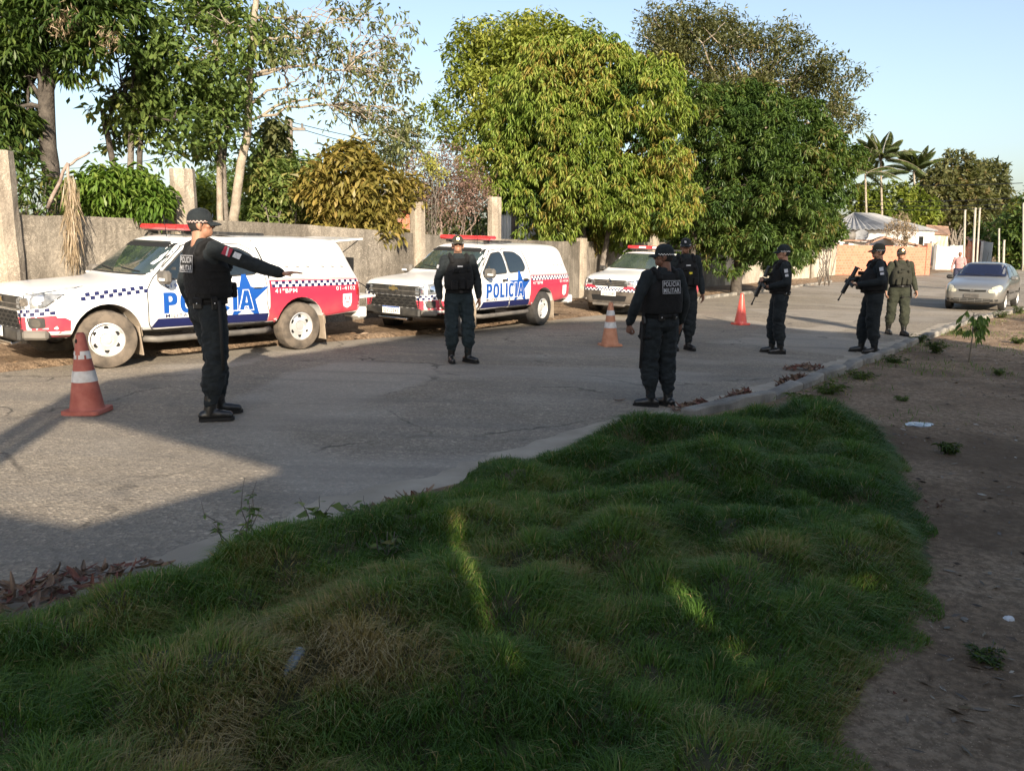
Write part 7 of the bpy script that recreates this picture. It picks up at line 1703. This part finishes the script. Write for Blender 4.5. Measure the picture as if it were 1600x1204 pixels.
for px, py, h, lab in [(1462, 556, .26, 'thickest green weed on the kerb before the sapling'), (1252, 646, .22, 'grassy weed clump where the kerb stones begin'), (1292, 622, .16, 'low grass clump beside the first bare kerb stones'), (1345, 598, .14, 'thin weed row on the kerb behind the leaf strip'), (1400, 572, .14, 'small weed on the kerb below the stout officer'), (1432, 540, .2, 'dark low weed in the gutter beside the thickest weed'), (1500, 527, .14, 'weed on the kerb at the foot of the sapling'), (1562, 500, .22, 'weed on the kerb below the front wheel of the hatchback'), (1592, 493, .26, 'dark weed at the frame edge below the hatchback'), (1482, 716, .12, 'small tuft alone on the bare earth beyond the grass'), (1545, 1052, .07, 'tiny plant on the dark earth near the corner'), (1408, 634, .08, 'sparse weed on the earth behind the kerb'), (1560, 590, .10, 'grey-green tuft on the earth near the sapling'), (1590, 540, .14, 'ragged tuft on the sandy earth behind the sapling')]:
    weed(px, py, h*1.1, 330, lab, L_DEEP if py % 4 < 2 else L_MID, .075*min(1, h*6), .011, .24 if h > .13 else .11, 'weeds along the kerb and on the earth', stems=16)
c = spot(1513, 570); r = empty('sapling', (c.x, c.y, gz(c.x)+.04), 0, 'young sapling with drooping green leaves on the bare earth behind the kerb', 'sapling'); bpy.context.view_layer.update(); b = basept(r)
top = atdist(1522, 488, c.y); tube('stem', [Vector((0, 0, -.02)), (top-b)*.5+Vector((.015, 0, 0)), top-b], [.013, .010, .006], M_BARKL, r, 7)
P = []; D = []; 
for i in range(26):
    t = random.uniform(.55, 1); p = (top-b)*t; a = random.uniform(0, 6.3); e_ = p+Vector((math.cos(a)*.17, math.sin(a)*.17, random.uniform(-.02, .07)))
    tube('petiole', [p, p.lerp(e_, .5)+Vector((0, 0, .03)), e_], .0025, M_BARKL, r, 4)
    for k in range(6): q = a+(k-2.5)*.42; P.append(tuple(e_)); D.append((math.cos(q)*.6, math.sin(q)*.6, -.55))
k = len(P); leaf_mesh('foliage', np.array(P), unit(np.array(D)), RNG.uniform(.10, .19, k), np.full(k, .032), np.clip(RNG.normal(.5, .2, k), 0, 1), L_ACACIA, r, .8)
# loose debris on the bare earth: pebbles, twigs and leaf crumbs nobody could count
def debris():
    n0 = 12000; x = RNG.uniform(1.2, 14, n0); y = RNG.uniform(1.8, 20, n0); s = signed(KERB, x, y)
    ok = (s > .15) & ~inside(GPOLY, x, y) & (vnoise(x, y, 77, 1.1, 3) > .40); x, y = x[ok], y[ok]; n_ = len(x)
    P = np.stack([x, y, gzv(x)+.05+(vnoise(x, y, 0, .9, 5)-.5)*.10*np.clip((signed(KERB, x, y)-.2)/1.0, 0, 1)+(vnoise(x, y, 3, 5, 3)-.5)*.03+.006], 1)
    a = RNG.uniform(0, 6.3, n_); D = np.stack([np.cos(a), np.sin(a), RNG.uniform(-.05, .25, n_)], 1)
    o = leaf_mesh('earth_debris', P, D, RNG.uniform(.012, .09, n_), RNG.uniform(.008, .026, n_), RNG.uniform(0, 1, n_), leaf_mat('debris', [(0, (.04, .03, .022)), (.5, (.11, .075, .05)), (.85, (.20, .15, .10)), (1, (.42, .38, .32))], .05), None, .1)
debris()
# litter
def crumple(name, px, py, size, m, label, cat, flat=.35, up=.0, seed=0, stretch=1.0, rz=0):
    c = spot(px, py); bm = bmesh.new(); bmesh.ops.create_icosphere(bm, subdivisions=3, radius=size)
    for v in bm.verts:
        n_ = noise.noise_vector(v.co*(1.7/size)+Vector((seed, 0, 0))); v.co += n_*size*.45; v.co.z *= flat; v.co.x *= stretch
    o = bm_obj(name, bm, m); o.location = (c.x, c.y, gz(c.x)+up+size*flat*.5); o.rotation_euler = (0, 0, rz); return tag(o, label, cat)
M_PAPER = mat('paper_white', (.62, .62, .62), (.75, .75, .75), 8, .7); M_FOIL = mat('pale_plastic', (.22, .25, .28), (.36, .39, .42), 12, .25, spec=.6)
crumple('crumpled_paper', 1192, 627, .07, M_PAPER, 'crumpled white paper lying in the gutter among dry leaves', 'litter', .5, .01, 1, 1.4, .8); crumple('plastic_scrap', 1440, 672, .10, M_FOIL, 'torn white plastic sheet on the dark damp earth', 'litter', .10, .05, 2, 1.5, .1)
crumple('plastic_cup', 577, 1040, .034, M_FOIL, 'crushed pale plastic cup sunk in the brown grass', 'litter', .6, .11, 4, 1.5, 2.3); crumple('paper_scrap', 490, 1008, .018, M_PAPER, 'small pale paper scrap in the grass above the bottle', 'litter', .5, .15, 5)
crumple('stone', 1575, 985, .022, M_PAPER, 'tiny pale stone on the dark earth', 'stone', .6, .05, 6); crumple('stone', 1180 if False else 1505, 985, .016, M_CONC, 'tiny grey stone near the lower grass edge', 'stone', .6, .05, 7)
M_BOTL = mat('clear_plastic', (.14, .17, .20), (.22, .26, .30), 14, .12, spec=.8)
p = spot(473, 1090); r = empty('plastic_bottle', (p.x, p.y, gz(p.x)+.185), R(-12), 'empty clear plastic bottle lying in the grass', 'bottle'); V, F = lathe_data([(.001, 0), (.03, 0), (.033, .01), (.033, .06), (.030, .075), (.033, .09), (.033, .13), (.026, .16), (.013, .18), (.013, .195)], 16); o = mesh('bottle_body', [Vector(v)*.62 for v in V], F, M_BOTL, r, True); o.rotation_euler = (R(100), 0, 0); V, F = lathe_data([(.015, .192), (.015, .21), (.001, .211)], 12); o2 = mesh('bottle_cap', [Vector(v)*.62 for v in V], F, M_FOIL, r, True); o2.rotation_euler = (R(100), 0, 0)
# passer-by up the street
person('passer-by in a pink top up the street behind the silver hatchback', spot(1495, 452), (-.5, -.85), 1.66, .05, M_SKIN, shirt=M_PINK, trous=M_JEANS, cap=None, seed=9, voxel=.02, group=None)
